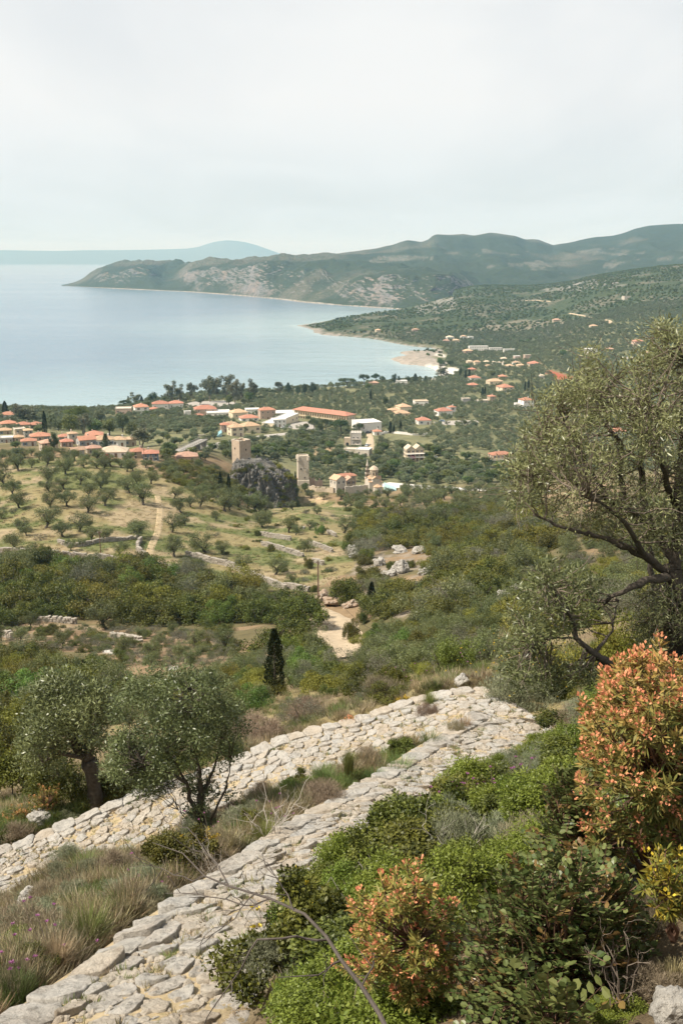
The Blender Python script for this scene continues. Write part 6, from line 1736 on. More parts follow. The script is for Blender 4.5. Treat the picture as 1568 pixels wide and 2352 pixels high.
for (kind, cx, cy, w, h, lab) in [
    ('olive', 82, 398, 108, 84, 'dense olive at the left of the grassy slope above the terrace walls'), ('olive', 225, 428, 112, 96, 'grey spreading olive above the middle terrace wall'), ('lentisk', 400, 438, 72, 66, 'bright fresh green round bush on the grassy slope'),
    ('olive', 512, 430, 130, 88, 'dark olive with open trunk between bright bush and maquis'), ('olive', 592, 492, 96, 84, 'small dark olive at the edge of the big maquis'), ('olive_bush', 312, 528, 110, 90, 'grey-green wild olive on the terrace'),
    ('oak', 128, 526, 60, 60, 'round dark bush by the left terrace wall'), ('lentisk', 510, 524, 58, 62, 'round green bush by the right terrace wall'), ('oak', 334, 614, 78, 90, 'tall dark round bush behind the utility pole'),
    ('olive', 155, 648, 130, 92, 'sprawling olive on the lowest terrace'), ('olive_bush', 240, 704, 86, 84, 'dark wild olive on the lowest terrace'), ('oak', 55, 444, 60, 44, 'low dark bush at the end of the upper terrace wall'),
    ('oak', 520, 800, 250, 240, 'huge round olive-brown oak right of the utility pole'), ('oak', 352, 738, 60, 60, 'dark bush at the foot of the utility pole'), ('oak', 750, 620, 76, 70, 'round scrub oak on the rocky clearing, left one'),
    ('oak', 848, 612, 76, 70, 'round scrub oak on the rocky clearing, middle one'), ('oak_yellow', 925, 616, 80, 66, 'brownish scrub oak on the rocky clearing, right one'), ('lentisk', 680, 652, 44, 36, 'small green bush below the tall pale boulder'),
    ('cypress', 655, 850, 52, 176, 'slim cypress right of the dirt junction'), ('oak', 620, 900, 90, 100, 'dark green bush at the left of the slim cypress'), ('oak', 65, 710, 60, 50, 'small bush below the lowest terrace wall'), ('oak', 318, 786, 44, 44, 'little bush left of the rock cut')]:
    plant_px(kind, *fr('F', [(cx, cy)])[0], w=w * .44, h=h * .44, label=lab, ymin=100)
# terrace under the thicket (crop G)
for (kind, cx, cy, w, h, lab) in [
    ('olive', 610, 475, 210, 180, 'large open olive with pale forked trunk at the thicket foot'), ('olive', 178, 472, 96, 96, 'small olive above the wall stub on the red terrace'), ('olive', 360, 584, 126, 116, 'olive in the middle left of the red terrace'),
    ('olive', 712, 624, 110, 120, 'slender olive beside the white slab on the terrace'), ('olive', 872, 668, 140, 140, 'olive with stout dark trunk at the terrace front'), ('olive', 992, 508, 92, 82, 'small olive under the thicket, right of middle'),
    ('olive', 1112, 588, 126, 116, 'leaning olive at the right of the red terrace'), ('olive', 1300, 606, 150, 146, 'broad olive at the right end of the red terrace'), ('olive', 120, 545, 120, 90, 'grey olive at the left end of the terrace'),
    ('olive', 1092, 698, 126, 110, 'small olive in front of the leaning one'), ('grey_bush', 500, 560, 130, 90, 'tall grassy grey bush on the red terrace'), ('oak', 230, 508, 90, 60, 'low dark bush on the upper terrace'),
    ('oak', 830, 620, 76, 56, 'low bush between two terrace olives'), ('oak', 1180, 580, 90, 60, 'dark bush behind the broad terrace olive'), ('olive', 10, 545, 70, 100, 'olive cut by the left edge above the lower wood'), ('grey_bush', 640, 570, 60, 40, 'small dry bush by the rubble wall'),
    ('lentisk', 680, 800, 150, 120, 'bright green feathery bush below the white slab'), ('cypress', 490, 800, 40, 166, 'small dark cypress in the lower left wood')]:
    plant_px(kind, *fr('G', [(cx, cy)])[0], w=w * .4, h=h * .4, label=lab, ymin=70)
# road bend (crop H)
for (kind, cx, cy, w, h, lab) in [
    ('oak', 245, 375, 320, 220, 'big round grey-green carob left of the road bend'), ('lentisk', 275, 185, 220, 100, 'domed fresh green tree above the carob, left of junction'),
    ('olive_bush', 455, 405, 200, 170, 'silvery wild olive at the left edge of the road bend'), ('grey_bush', 410, 500, 190, 110, 'brownish grey bush below the silvery wild olive'), ('oak', 640, 320, 120, 150, 'dark bush pressed to the slim cypress by the bend'),
    ('dry_bush', 510, 272, 90, 70, 'thin yellowish shrub overhanging the road'), ('olive_bush', 800, 320, 160, 130, 'grey olive right of the road bend'), ('oak_yellow', 640, 520, 190, 150, 'yellow-green bush below the road bend'),
    ('olive_bush', 830, 490, 310, 230, 'broad grey-green olive mass right of the road'), ('olive_bush', 1060, 440, 270, 230, 'pale olive above the end of the path'), ('oak_yellow', 930, 290, 160, 70, 'yellowish scrub behind the pale olive'),
    ('oak', 800, 600, 260, 220, 'dark wild olive just beyond the upper path wall'), ('grey_bush', 690, 640, 150, 100, 'silvery dry bush beyond the path wall'), ('olive_bush', 1290, 330, 200, 200, 'silver olive behind the flowering bush')]:
    plant_px(kind, *fr('H', [(cx, cy)])[0], w=w * .48, h=h * .48, label=lab, ymin=30)

# shore trees (crops A and B)
for (kind, f, cx, cy, w, h, lab) in [
    ('cypress', 'A', 40, 318, 40, 92, 'dark cypress standing alone at the left shore'), ('cypress', 'A', 0, 318, 20, 40, 'cypress tip cut by the left edge'), ('cypress', 'A', 316, 468, 34, 172, 'tallest dark cypress in the middle of town'),
    ('eucalyptus', 'A', 145, 378, 80, 100, 'left feathery tree of the pair on the left shore'), ('eucalyptus', 'A', 215, 380, 110, 90, 'right feathery tree of the pair on the left shore'), ('round_olive', 'A', 350, 420, 90, 120, 'dark green tree right behind the tallest cypress'),
    ('willow', 'A', 490, 345, 120, 64, 'left part of the bright willow on the shore'), ('willow', 'A', 565, 345, 110, 84, 'tall bright willow on the shore'), ('round_olive', 'A', 690, 372, 90, 84, 'pale green tree on the shore right of the willow'),
    ('round_olive', 'A', 405, 430, 80, 90, 'grey-green tree left in the shore belt'), ('round_tree', 'A', 490, 455, 130, 130, 'dark broad tree in the shore belt'), ('eucalyptus', 'A', 575, 450, 100, 110, 'feathery tree in the middle of the shore belt'),
    ('round_tree', 'A', 660, 455, 110, 100, 'dark round tree in the shore belt above the ochre roofs'), ('round_pine', 'A', 850, 440, 100, 125, 'dark pine rising above the shore belt'), ('round_tree', 'A', 760, 460, 110, 110, 'olive-brown tree left of the dark pine'),
    ('round_tree', 'A', 915, 490, 100, 110, 'deep green round tree right of the dark pine'), ('eucalyptus', 'A', 990, 545, 110, 130, 'yellowish poplar-like tree beside the terracotta pair'), ('conifer', 'A', 735, 560, 84, 110, 'tiered conifer before the ochre roofs'),
    ('round_pine', 'A', 380, 572, 78, 128, 'dark purplish tree between orange roofs'), ('round_tree', 'A', 112, 552, 76, 50, 'small dark tree at the lower left town edge'), ('round_tree', 'A', 265, 445, 80, 50, 'round dark tree by the orange hip roofs'),
    ('round_pine', 'A', 1160, 620, 90, 110, 'dark reddish tree left of the bridge'), ('umbrella_pine', 'A', 868, 275, 96, 56, 'rounded dark pine on the seafront'), ('eucalyptus', 'A', 938, 258, 66, 74, 'brownish tree between two small cypresses'),
    ('cypress', 'A', 890, 245, 20, 54, 'small cypress above the rounded dark pine'), ('cypress', 'A', 983, 250, 24, 58, 'small cypress above the white seafront house'), ('cypress', 'A', 1074, 240, 22, 76, 'slim cypress behind the dark seafront tree'),
    ('round_pine', 'A', 1060, 244, 74, 78, 'dark seafront tree left of the long white houses'), ('round_tree', 'A', 1020, 275, 60, 48, 'bushy tree right of the white seafront house'), ('round_tree', 'A', 1145, 238, 44, 42, 'small dark tree left of the eucalyptus row'),
    ('eucalyptus', 'A', 1186, 232, 74, 114, 'first eucalyptus of the row, broadest, by the long white houses'), ('eucalyptus', 'A', 1246, 236, 58, 98, 'second eucalyptus of the seafront row'), ('eucalyptus', 'A', 1320, 224, 56, 102, 'lone eucalyptus third in the seafront row'),
    ('round_olive', 'A', 1386, 250, 76, 74, 'rounded pale tree at the car park'), ('eucalyptus', 'A', 1456, 232, 70, 142, 'tall eucalyptus left of the car park pair'), ('eucalyptus', 'A', 1506, 200, 54, 94, 'tall eucalyptus right of the car park pair'),
    ('eucalyptus', 'B', 20, 200, 60, 104, 'dense eucalyptus left of the pale-trunked ones'), ('eucalyptus', 'B', 118, 205, 76, 124, 'spreading eucalyptus with pale trunks'), ('eucalyptus', 'B', 176, 245, 62, 136, 'eucalyptus with long white trunk'),
    ('eucalyptus', 'B', 216, 222, 44, 96, 'narrow eucalyptus behind the white-trunked one'), ('eucalyptus', 'B', 286, 220, 70, 116, 'rounded eucalyptus at the right end of the grove'), ('round_tree', 'B', 130, 250, 60, 62, 'low dark tree under the eucalyptus grove'), ('round_tree', 'B', 270, 226, 80, 62, 'dark bushy tree under the rounded eucalyptus'),
    ('umbrella_pine', 'B', 365, 178, 26, 28, 'first of three small umbrella trees by the beach'), ('umbrella_pine', 'B', 391, 180, 28, 34, 'second of three small umbrella trees by the beach'), ('umbrella_pine', 'B', 430, 184, 50, 34, 'third and widest small umbrella tree by the beach'),
    ('eucalyptus', 'B', 478, 180, 46, 70, 'brownish tree left of the shore pines'), ('conifer', 'B', 540, 182, 70, 84, 'green conifer on the shore, tallest of its group'), ('round_pine', 'B', 606, 184, 46, 60, 'first dark pine of the shore trio'),
    ('round_pine', 'B', 652, 182, 52, 74, 'second dark pine of the shore trio'), ('round_pine', 'B', 706, 176, 64, 76, 'third and broadest dark pine of the shore trio'),
    ('umbrella_pine', 'B', 945, 132, 138, 64, 'widest flat-topped umbrella pine on the shore'), ('umbrella_pine', 'B', 1064, 122, 82, 80, 'tall umbrella pine right of the widest one'), ('umbrella_pine', 'B', 1144, 104, 70, 66, 'umbrella pine over the pink roof, left'),
    ('umbrella_pine', 'B', 1188, 108, 46, 54, 'umbrella pine over the pink roof, right'), ('round_tree', 'B', 1092, 146, 60, 44, 'brownish round tree before the pink roof'), ('round_pine', 'B', 1270, 112, 44, 72, 'pointed pine left of the small white house'),
    ('round_pine', 'B', 1302, 108, 28, 54, 'small pine beside the pointed one'), ('round_pine', 'B', 1362, 108, 40, 56, 'dark pine right of the small white house'), ('conifer', 'B', 1416, 102, 60, 66, 'green conifer at the beach end'), ('conifer', 'B', 1486, 98, 36, 46, 'small conifer near the beach'),
    ('cypress', 'B', 1108, 230, 18, 80, 'lone cypress in the middle of the olive plain'), ('round_pine', 'B', 1210, 264, 46, 70, 'dark ragged pine alone in the olive plain'), ('cypress', 'B', 1244, 448, 22, 84, 'tallest of the three cemetery cypresses'),
    ('cypress', 'B', 1268, 448, 16, 58, 'shortest of the three cemetery cypresses'), ('cypress', 'B', 1314, 438, 20, 76, 'rightmost of the three cemetery cypresses'),
    ('cypress', 'C', 432, 268, 12, 46, 'left cypress of the beach pair'), ('cypress', 'C', 452, 264, 12, 48, 'right cypress of the beach pair'), ('cypress', 'C', 520, 366, 14, 54, 'left of the twin cypresses by the stone tower house'), ('cypress', 'C', 533, 365, 13, 54, 'right of the twin cypresses by the stone tower house'),
    ('cypress', 'C', 742, 332, 10, 50, 'left cypress of the pair above the large white villa'), ('cypress', 'C', 759, 330, 12, 58, 'right cypress of the pair above the large white villa'), ('cypress', 'C', 853, 366, 14, 68, 'left cypress of the pair beside the big olive'), ('cypress', 'C', 875, 346, 15, 62, 'right cypress of the pair beside the big olive'),
    ('eucalyptus', 'C', 312, 268, 48, 58, 'bushy tree standing behind the white beach'), ('round_pine', 'C', 405, 265, 20, 58, 'dark tree left of the beach cypress pair'), ('round_tree', 'C', 574, 262, 36, 38, 'round tree on the plain behind the ochre house'), ('round_tree', 'C', 940, 152, 40, 36, 'dark round tree in the far plain at right'),
    ('round_tree', 'C', 300, 200, 40, 40, 'tree behind the rocky point, left'), ('round_tree', 'C', 352, 200, 40, 30, 'tree behind the rocky point, right'), ('willow', 'C', 436, 218, 34, 26, 'bright green tree in the far hamlet'),
    ('umbrella_pine', 'B', 900, 470, 150, 118, 'large dark pine behind the battlemented house'), ('umbrella_pine', 'B', 1028, 452, 88, 74, 'domed dark pine before the white warehouse'), ('round_tree', 'B', 758, 438, 64, 66, 'dark round tree in the paved yard'),
    ('umbrella_pine', 'B', 712, 440, 80, 90, 'thin pine with pale stem in the yard'), ('umbrella_pine', 'B', 800, 430, 70, 80, 'pine right of the dark round yard tree'), ('round_tree', 'B', 662, 426, 44, 46, 'small tree in the yard before the modern block'),
    ('conifer', 'B', 545, 572, 44, 78, 'dark conifer in the scrub behind the square tower'), ('cypress', 'B', 72, 862, 30, 150, 'left cypress of the pair below the crag'), ('cypress', 'B', 130, 866, 32, 140, 'right cypress of the pair below the crag'),
    ('cypress', 'B', 590, 900, 22, 190, 'slim cypress left of the tall tower'), ('cypress', 'B', 572, 930, 20, 150, 'second slim cypress at the right of the crag'), ('round_tree', 'B', 522, 900, 76, 200, 'dark bushy oak wrapping the right of the crag'), ('round_tree', 'B', 655, 850, 60, 60, 'dark ragged tree at the tall tower foot'),
    ]:
    plant_px(kind, *fr(f, [(cx, cy)])[0], w=w * FR[f][0], h=h * FR[f][0], label=lab, ymin=250)

# ------------------------------------------------------------------ thickets and groves
BLOCK_POLY += [fr('F', [(645, 530), (755, 512), (950, 515), (1010, 610), (1000, 700), (900, 760), (700, 740), (640, 620)]), fr('F', [(1270, 520), (1400, 560), (1400, 640), (1280, 640)])]
BLOCK_POLY.append([(594, 1555), (670, 1555), (664, 1700), (602, 1700)])
BLOCK_POLY.append([(668, 1376), (812, 1384), (852, 1520), (762, 1560), (735, 1505), (690, 1470)])
n1 = scatter([(0, 1284), (180, 1288), (320, 1308), (470, 1338), (580, 1366), (670, 1385), (690, 1440), (560, 1436), (420, 1438), (250, 1418), (0, 1440)], [('oak', 'dark green oak', .5), ('oak_yellow', 'yellow-green oak', .2), ('olive_bush', 'grey wild olive', .16), ('lentisk', 'fresh green bush', .1), ('grey_bush', 'brownish bare bush', .04)],
        4.5, (1.7, 2.9), 'the thicket', 'thicket below the left dirt road', ymin=110, ymax=245, per=12, squash=(.95, 1.25), avoid_trees=.3, rename={'oak': ('holm_oak', 'tree')})
plant_px('cypress', 632, 1600, w=46, h=172, label='tall dark cypress in the middle of the valley', ymin=30)
n2 = scatter([(-40, 1500), (60, 1515), (150, 1545), (250, 1570), (265, 1620), (130, 1690), (-40, 1760)], [('oak', 'dark green oak', .35), ('oak_yellow', 'yellow-green bush', .22), ('olive_bush', 'grey wild olive', .33), ('lentisk', 'fresh green bush', .1)],
        2.6, (.8, 1.5), 'the lower left wood', 'lower left wood', ymin=26, ymax=150, per=10, squash=(.9, 1.25), avoid_trees=.5, near_k=.75)
n3 = scatter([(240, 1580), (420, 1580), (540, 1545), (640, 1490), (700, 1480), (780, 1480), (830, 1450), (1080, 1430), (1100, 1540), (960, 1590), (800, 1640), (640, 1690), (560, 1660), (300, 1700), (240, 1640)],
        [('olive_bush', 'grey wild olive', .45), ('oak_yellow', 'yellow-green bush', .18), ('grey_bush', 'grey bush', .16), ('oak', 'dark green bush', .13), ('lentisk', 'fresh green bush', .08)],
        2.4, (.5, 1.15), 'the scrub below the path', 'scrub below the path', ymin=28, ymax=140, per=12, squash=(.75, 1.2), avoid_trees=.8, n_try=2600, limit=280, near_k=.45)
n4 = scatter([(830, 1190), (1000, 1180), (1240, 1180), (1260, 1260), (1200, 1330), (1080, 1420), (860, 1420), (850, 1330), (820, 1260)], [('oak', 'brownish green oak', .62), ('oak_yellow', 'yellowish oak', .2), ('olive_bush', 'grey wild olive', .1), ('grey_bush', 'grey bush', .08)],
        3.9, (1.4, 2.8), 'the right maquis', 'maquis on the right slope', ymin=100, ymax=400, per=14, squash=(.7, 1.1), avoid_trees=.5, n_try=2400, limit=280, rename={'oak': ('maquis_shrub', 'shrub')})
scatter(TERR, [('grey_bush', 'dry grey bush', .4), ('oak', 'low dark bush', .35), ('olive_bush', 'small wild olive', .25)], 2.7, (.35, .9), 'the red terrace', 'low bushes on the red terrace', frame='G', ymin=80, ymax=240, per=12, limit=140, squash=(.6, 1.0))
n5 = scatter([(370, 1075), (480, 1050), (540, 1062), (560, 1150), (470, 1140), (400, 1110)], [('oak', 'green bush', .5), ('oak_yellow', 'yellowish bush', .25), ('olive_bush', 'grey bush', .25)],
        3.8, (1.2, 2.0), 'the bank left of the crag', 'bank left of the crag', ymin=250, ymax=440, per=10, squash=(.7, 1.0), limit=60)
n6 = scatter([(330, 1046), (520, 1055), (560, 1045), (700, 1020), (1000, 1040), (1240, 1060), (1240, 1115), (900, 1110), (700, 1060), (600, 1050), (450, 1060)], [('round_olive', 'grey-green tree', .35), ('round_tree', 'dark green tree', .65)],
        6.5, (.75, 1.25), 'the dark wood', 'dark wood behind the old quarter', ymin=450, ymax=700, per=14, squash=(.55, .8), limit=150, n_try=2500, rename={'round_olive': ('valley_tree', 'tree')})
n7 = scatter([(450, 1120), (500, 1168), (600, 1185), (700, 1135), (820, 1180), (1000, 1175), (1240, 1190), (1240, 1125), (900, 1125), (700, 1150), (600, 1160)], [('olive', 'grey-green olive', .75), ('oak', 'dark bush', .15), ('oak_yellow', 'yellowish bush', .1)],
        4.2, (.9, 1.35), 'the belt below the church', 'olive belt below the old quarter', ymin=290, ymax=520, per=14, limit=170, squash=(.8, 1.0), n_try=1800)
scatter(GROVE, [('olive', 'young grey-green olive', .8), ('grey_bush', 'low grey bush', .2)], 6.5, (.7, 1.05), 'the olive grove', 'young trees between the olives of the dry grove', ymin=180, ymax=430, per=12, limit=46, squash=(.85, 1.05), avoid_trees=1.15)
n8 = scatter([(-60, 1052), (0, 1052), (300, 1052), (470, 1040), (560, 1010), (700, 990), (780, 1000), (700, 1060), (480, 1055)], [('round_olive', 'grey-green tree', .6), ('round_tree', 'dark green tree', .4)],
        7.0, (.6, 1.0), 'the trees behind the bridge', 'trees between town and tower', ymin=380, ymax=760, per=12, squash=(.6, .85), limit=90, n_try=1800, rename={'round_olive': ('valley_tree', 'tree')})
n9 = scatter([(180, 940), (300, 948), (520, 960), (520, 1010), (440, 1028), (330, 1020), (330, 975), (180, 960)], [('round_olive', 'grey-green olive', .8), ('round_tree', 'dark green tree', .2)],
        7.5, (.6, .95), 'the grove behind town', 'grove behind the town', ymin=480, ymax=950, per=12, squash=(.6, .8), limit=80, n_try=1500, rename={'round_olive': ('valley_tree', 'tree')})
n10 = scatter([(380, 1110), (520, 1150), (700, 1165), (830, 1200), (830, 1300), (700, 1340), (560, 1320), (480, 1230)], [('oak', 'low dark bush', .4), ('grey_bush', 'low grey bush', .3), ('oak_yellow', 'low rusty bush', .3)],
        9.0, (.35, .8), 'the dry slope', 'low bushes on the dry slope', ymin=180, ymax=420, per=10, limit=46, squash=(.6, 1.0), avoid_trees=.7)
n11 = scatter([(0, 1046), (180, 1046), (380, 1056), (420, 1100), (330, 1085), (0, 1062)], [('olive', 'grey-green olive', .8), ('oak', 'green bush', .2)], 6.0, (.8, 1.1), 'the upper grove edge', 'upper edge of the grove', ymin=300, ymax=470, per=12, limit=60, squash=(.75, .95))
n12 = scatter([(1080, 1400), (1250, 1280), (1400, 1150), (1568, 1100), (1620, 1480), (1450, 1500), (1250, 1470), (1120, 1440)], [('olive_bush', 'grey wild olive', .4), ('oak_yellow', 'yellow-flowered bush', .4), ('grey_bush', 'grey bush', .2)],
        3.2, (.8, 1.4), 'the slope behind the olive', 'slope behind the big olive', ymin=35, ymax=330, per=12, limit=150, squash=(.7, 1.1), near_k=.6)
n13 = scatter([(1600, 1040), (2120, 980), (2150, 1480), (1640, 1500)], [('olive', 'grey-green olive', .5), ('oak', 'dark green bush', .3), ('olive_bush', 'grey wild olive', .2)], 7.0, (.9, 1.5), 'the far right slope', 'slope outside to the right', ymin=40, ymax=520, per=12, limit=80)
print('scattered', n1, n2, n3, n4, n5, n6, n7, n8, n9, n10, n11, n12)

# ------------------------------------------------------------------ the olive plain and the scrub of the hills: one mass each
def stuff_scatter(name, P, scales, meshes, label, sq=None, flatrot=True, tilt=0.0, mask_rot=None):
    me = bpy.data.meshes.new(name)
    me.vertices.add(len(P)); me.vertices.foreach_set('co', np.asarray(P, np.float32).ravel())
    a = me.attributes.new('spin', 'FLOAT_VECTOR', 'POINT')
    R = np.zeros((len(P), 3), np.float32); R[:, 2] = rng.random(len(P)) * 6.28
    if tilt: R[:, :2] = rng.normal(size=(len(P), 2)) * tilt
    if mask_rot is not None: R[:] = mask_rot
    a.data.foreach_set('vector', R.ravel())
    a = me.attributes.new('size', 'FLOAT_VECTOR', 'POINT')
    S = np.repeat(np.asarray(scales, np.float32)[:, None], 3, 1)
    if sq is not None: S[:, 2] *= sq
    a.data.foreach_set('vector', S.ravel())
    a = me.attributes.new('pick', 'INT', 'POINT'); a.data.foreach_set('value', rng.integers(0, len(meshes), len(P)).astype(np.int32))
    me.update()
    o = bpy.data.objects.new(name, me)
    ng = bpy.data.node_groups.new(name, 'GeometryNodeTree')
    ng.interface.new_socket('Geometry', in_out='INPUT', socket_type='NodeSocketGeometry'); ng.interface.new_socket('Geometry', in_out='OUTPUT', socket_type='NodeSocketGeometry')
    gi = ng.nodes.new('NodeGroupInput'); go = ng.nodes.new('NodeGroupOutput')
    iop = ng.nodes.new('GeometryNodeInstanceOnPoints')
    jn = ng.nodes.new('GeometryNodeJoinGeometry')
    for m in reversed(meshes):
        po = bpy.data.objects.new(name + '_kind', m)
        oi = ng.nodes.new('GeometryNodeObjectInfo'); oi.inputs['Object'].default_value = po; oi.inputs['As Instance'].default_value = True
        ng.links.new(oi.outputs['Geometry'], jn.inputs[0])
    def named(n, t):
        q = ng.nodes.new('GeometryNodeInputNamedAttribute'); q.data_type = t; q.inputs['Name'].default_value = n; return q.outputs['Attribute']
    ng.links.new(gi.outputs[0], iop.inputs['Points']); ng.links.new(jn.outputs[0], iop.inputs['Instance'])
    iop.inputs['Pick Instance'].default_value = True
    ng.links.new(named('pick', 'INT'), iop.inputs['Instance Index'])
    e2r = ng.nodes.new('FunctionNodeEulerToRotation'); ng.links.new(named('spin', 'FLOAT_VECTOR'), e2r.inputs[0])
    ng.links.new(e2r.outputs[0], iop.inputs['Rotation']); ng.links.new(named('size', 'FLOAT_VECTOR'), iop.inputs['Scale'])
    ng.links.new(iop.outputs[0], go.inputs[0])
    md = o.modifiers.new('spread', 'NODES'); md.node_group = ng
    link(o); tag(o, label, kind='stuff')
    return o
def join2(tr, cr, name):
    """trunk and crown of one far plant as a single mesh"""
    a, b = tr, cr
    V = []; F = []; M = []; T = []
    me = bpy.data.meshes.new(name)
    import bmesh
    bm = bmesh.new(); bm.from_mesh(b); bm.to_mesh(me); bm.free()
    for m in b.materials: me.materials.append(m)
    return me
FAR_OLIVE = [c for _, c in SPEC['olive_far']]
# bare bush for the hills
HB = []
for s in range(3):
    cr = MB(); C = rdir(9) * np.array([1.1, 1.1, .5]) * .8 + [0, 0, .7]
    clump_leaves(cr, C, np.full(9, .75), 22, .7, .45, 0, .3, .8); HB.append(cr.mesh('hill_bush', M_BROAD, False, True))
gx, gy = np.meshgrid(np.arange(-420, 1100, 6.6), np.arange(505, 1900, 6.6))
gx = gx + rng.normal(size=gx.shape) * 1.5; gy = gy + rng.normal(size=gy.shape) * 1.5
gx, gy = gx.ravel(), gy.ravel()
ok = (np.abs(gx / gy) < .5)
gx, gy = gx[ok], gy[ok]
gz = hgt(gx, gy)
pu, pv, _ = project(np.stack([gx, gy, gz], 1))
ok = in_poly(gx, gy, COAST) & (line_dist(gx, gy, COAST[:len(COAST_T)])[0] > 16) & (pv < 1120) & (pu > -300)
ok &= ~((pu < 520) & (pv > 990)) & ~((pu > 500) & (pu < 700) & (pv > 1040))
ok &= ~in_poly(pu, pv, fr('C', [(840, 228), (900, 226), (960, 250), (1035, 262), (1030, 278), (920, 277), (890, 255)]))
ok &= ~in_poly(pu, pv, fr('C', [(30, 120), (330, 118), (345, 160), (300, 200), (400, 212), (385, 240), (262, 275), (30, 200)]))
ok &= ~in_poly(pu, pv, fr('B', [(730, 545), (890, 545), (880, 580), (800, 600), (720, 600)]))
for b in BLOCK_POLY: ok &= ~in_poly(pu, pv, np.array(b))
gapn = fbm(gx / 45, gy / 45, 3, 87) + .5
ok &= (gapn > .30) & (rng.random(len(gx)) < np.interp(gy, [500, 1300, 1900], [.95, .85, .8]))
blk = np.array(BLOCK); blk = blk[blk[:, 1] > 430]
for (x, y, r) in blk: ok &= (gx - x) ** 2 + (gy - y) ** 2 > (r + 2.0) ** 2
tr_ = np.array(TREES); tr_ = tr_[tr_[:, 1] > 430]
for (x, y, r) in tr_: ok &= (gx - x) ** 2 + (gy - y) ** 2 > (r * .8 + 1.2) ** 2
P = np.stack([gx[ok], gy[ok], hgt(gx[ok], gy[ok]) - .1], 1)
n_e = len(P)
stuff_scatter('olive_grove', P, rng.uniform(.8, 1.3, n_e), FAR_OLIVE, 'grey-green olive groves covering the coastal plain', sq=rng.uniform(.75, 1.0, n_e))
# scrub on the slopes beyond
gx, gy = np.meshgrid(np.arange(-150, 2100, 10.5), np.arange(1500, 3400, 10.5))
gx = (gx + rng.normal(size=gx.shape) * 4).ravel(); gy = (gy + rng.normal(size=gy.shape) * 4).ravel()
ok = (gx / gy < .5) & in_poly(gx, gy, COAST) & (line_dist(gx, gy, COAST[:len(COAST_T)])[0] > 22) & (fbm(gx / 80, gy / 80, 4, 88) > -.10) & (rng.random(len(gx)) < .85)
ok &= ~((gy < 1880) & (gx < 1000) & (fbm(gx / 45, gy / 45, 3, 87) > 0))
for (x, y, r) in blk[blk[:, 1] > 1300]: ok &= (gx - x) ** 2 + (gy - y) ** 2 > (r + 2.0) ** 2
P = np.stack([gx[ok], gy[ok], hgt(gx[ok], gy[ok]) - .2], 1)
stuff_scatter('hill_scrub', P, rng.uniform(1.0, 2.2, len(P)), HB, 'dark maquis scrub scattered over the hills across the plain')
print('stuff', n_e, len(P))
# low undergrowth that closes the gaps between the bushes of the valley
TUFT = []
for s in range(4):
    mb = MB(); n = 46
    a = rng.random(n) * 6.28; r = rng.random(n) ** .5 * .35
    p = np.stack([np.cos(a) * r, np.sin(a) * r, np.zeros(n)], 1)
    d = np.stack([np.cos(a) * .5, np.sin(a) * .5, np.full(n, 1.1)], 1) + rng.normal(size=(n, 3)) * .25
    leaves(mb, p, d, rng.uniform(.3, .75, n), .035, 0, None, .3); TUFT.append(mb)
M_GRASSDRY = m_leaf('dry_grass', (.19, .155, .08), (.38, .315, .185), .35, .03, .25, .8, .1)
M_GRASSGRN = m_leaf('green_grass', (.08, .11, .03), (.19, .23, .075), .35, .04, .3, .6, .2)
TD = [t.mesh('dry_tuft', M_GRASSDRY, False, True) for t in TUFT]; TG = [t.mesh('green_tuft', M_GRASSGRN, False, True) for t in TUFT]
# grass of the grove and terraces
u = rng.uniform(-20, 900, 9000); v = rng.uniform(1050, 1365, 9000)
m = in_poly(u, v, GROVE); Ph = hit(u[m], v[m], 150); Ph = Ph[~np.isnan(Ph).any(1) & (Ph[:, 1] > 180)]
gn = fbm(Ph[:, 0] / 9, Ph[:, 1] / 9, 4, 33) + .5
g1 = Ph[gn < .55]; g2 = Ph[gn >= .52]
stuff_scatter('dry_grass', g1[::2], rng.uniform(.7, 1.5, len(g1[::2])), TD, 'tawny dry grass in the olive grove', sq=.5)
stuff_scatter('green_grass', g2, rng.uniform(.7, 1.5, len(g2)), TG, 'patches of green grass in the olive grove', sq=.5)

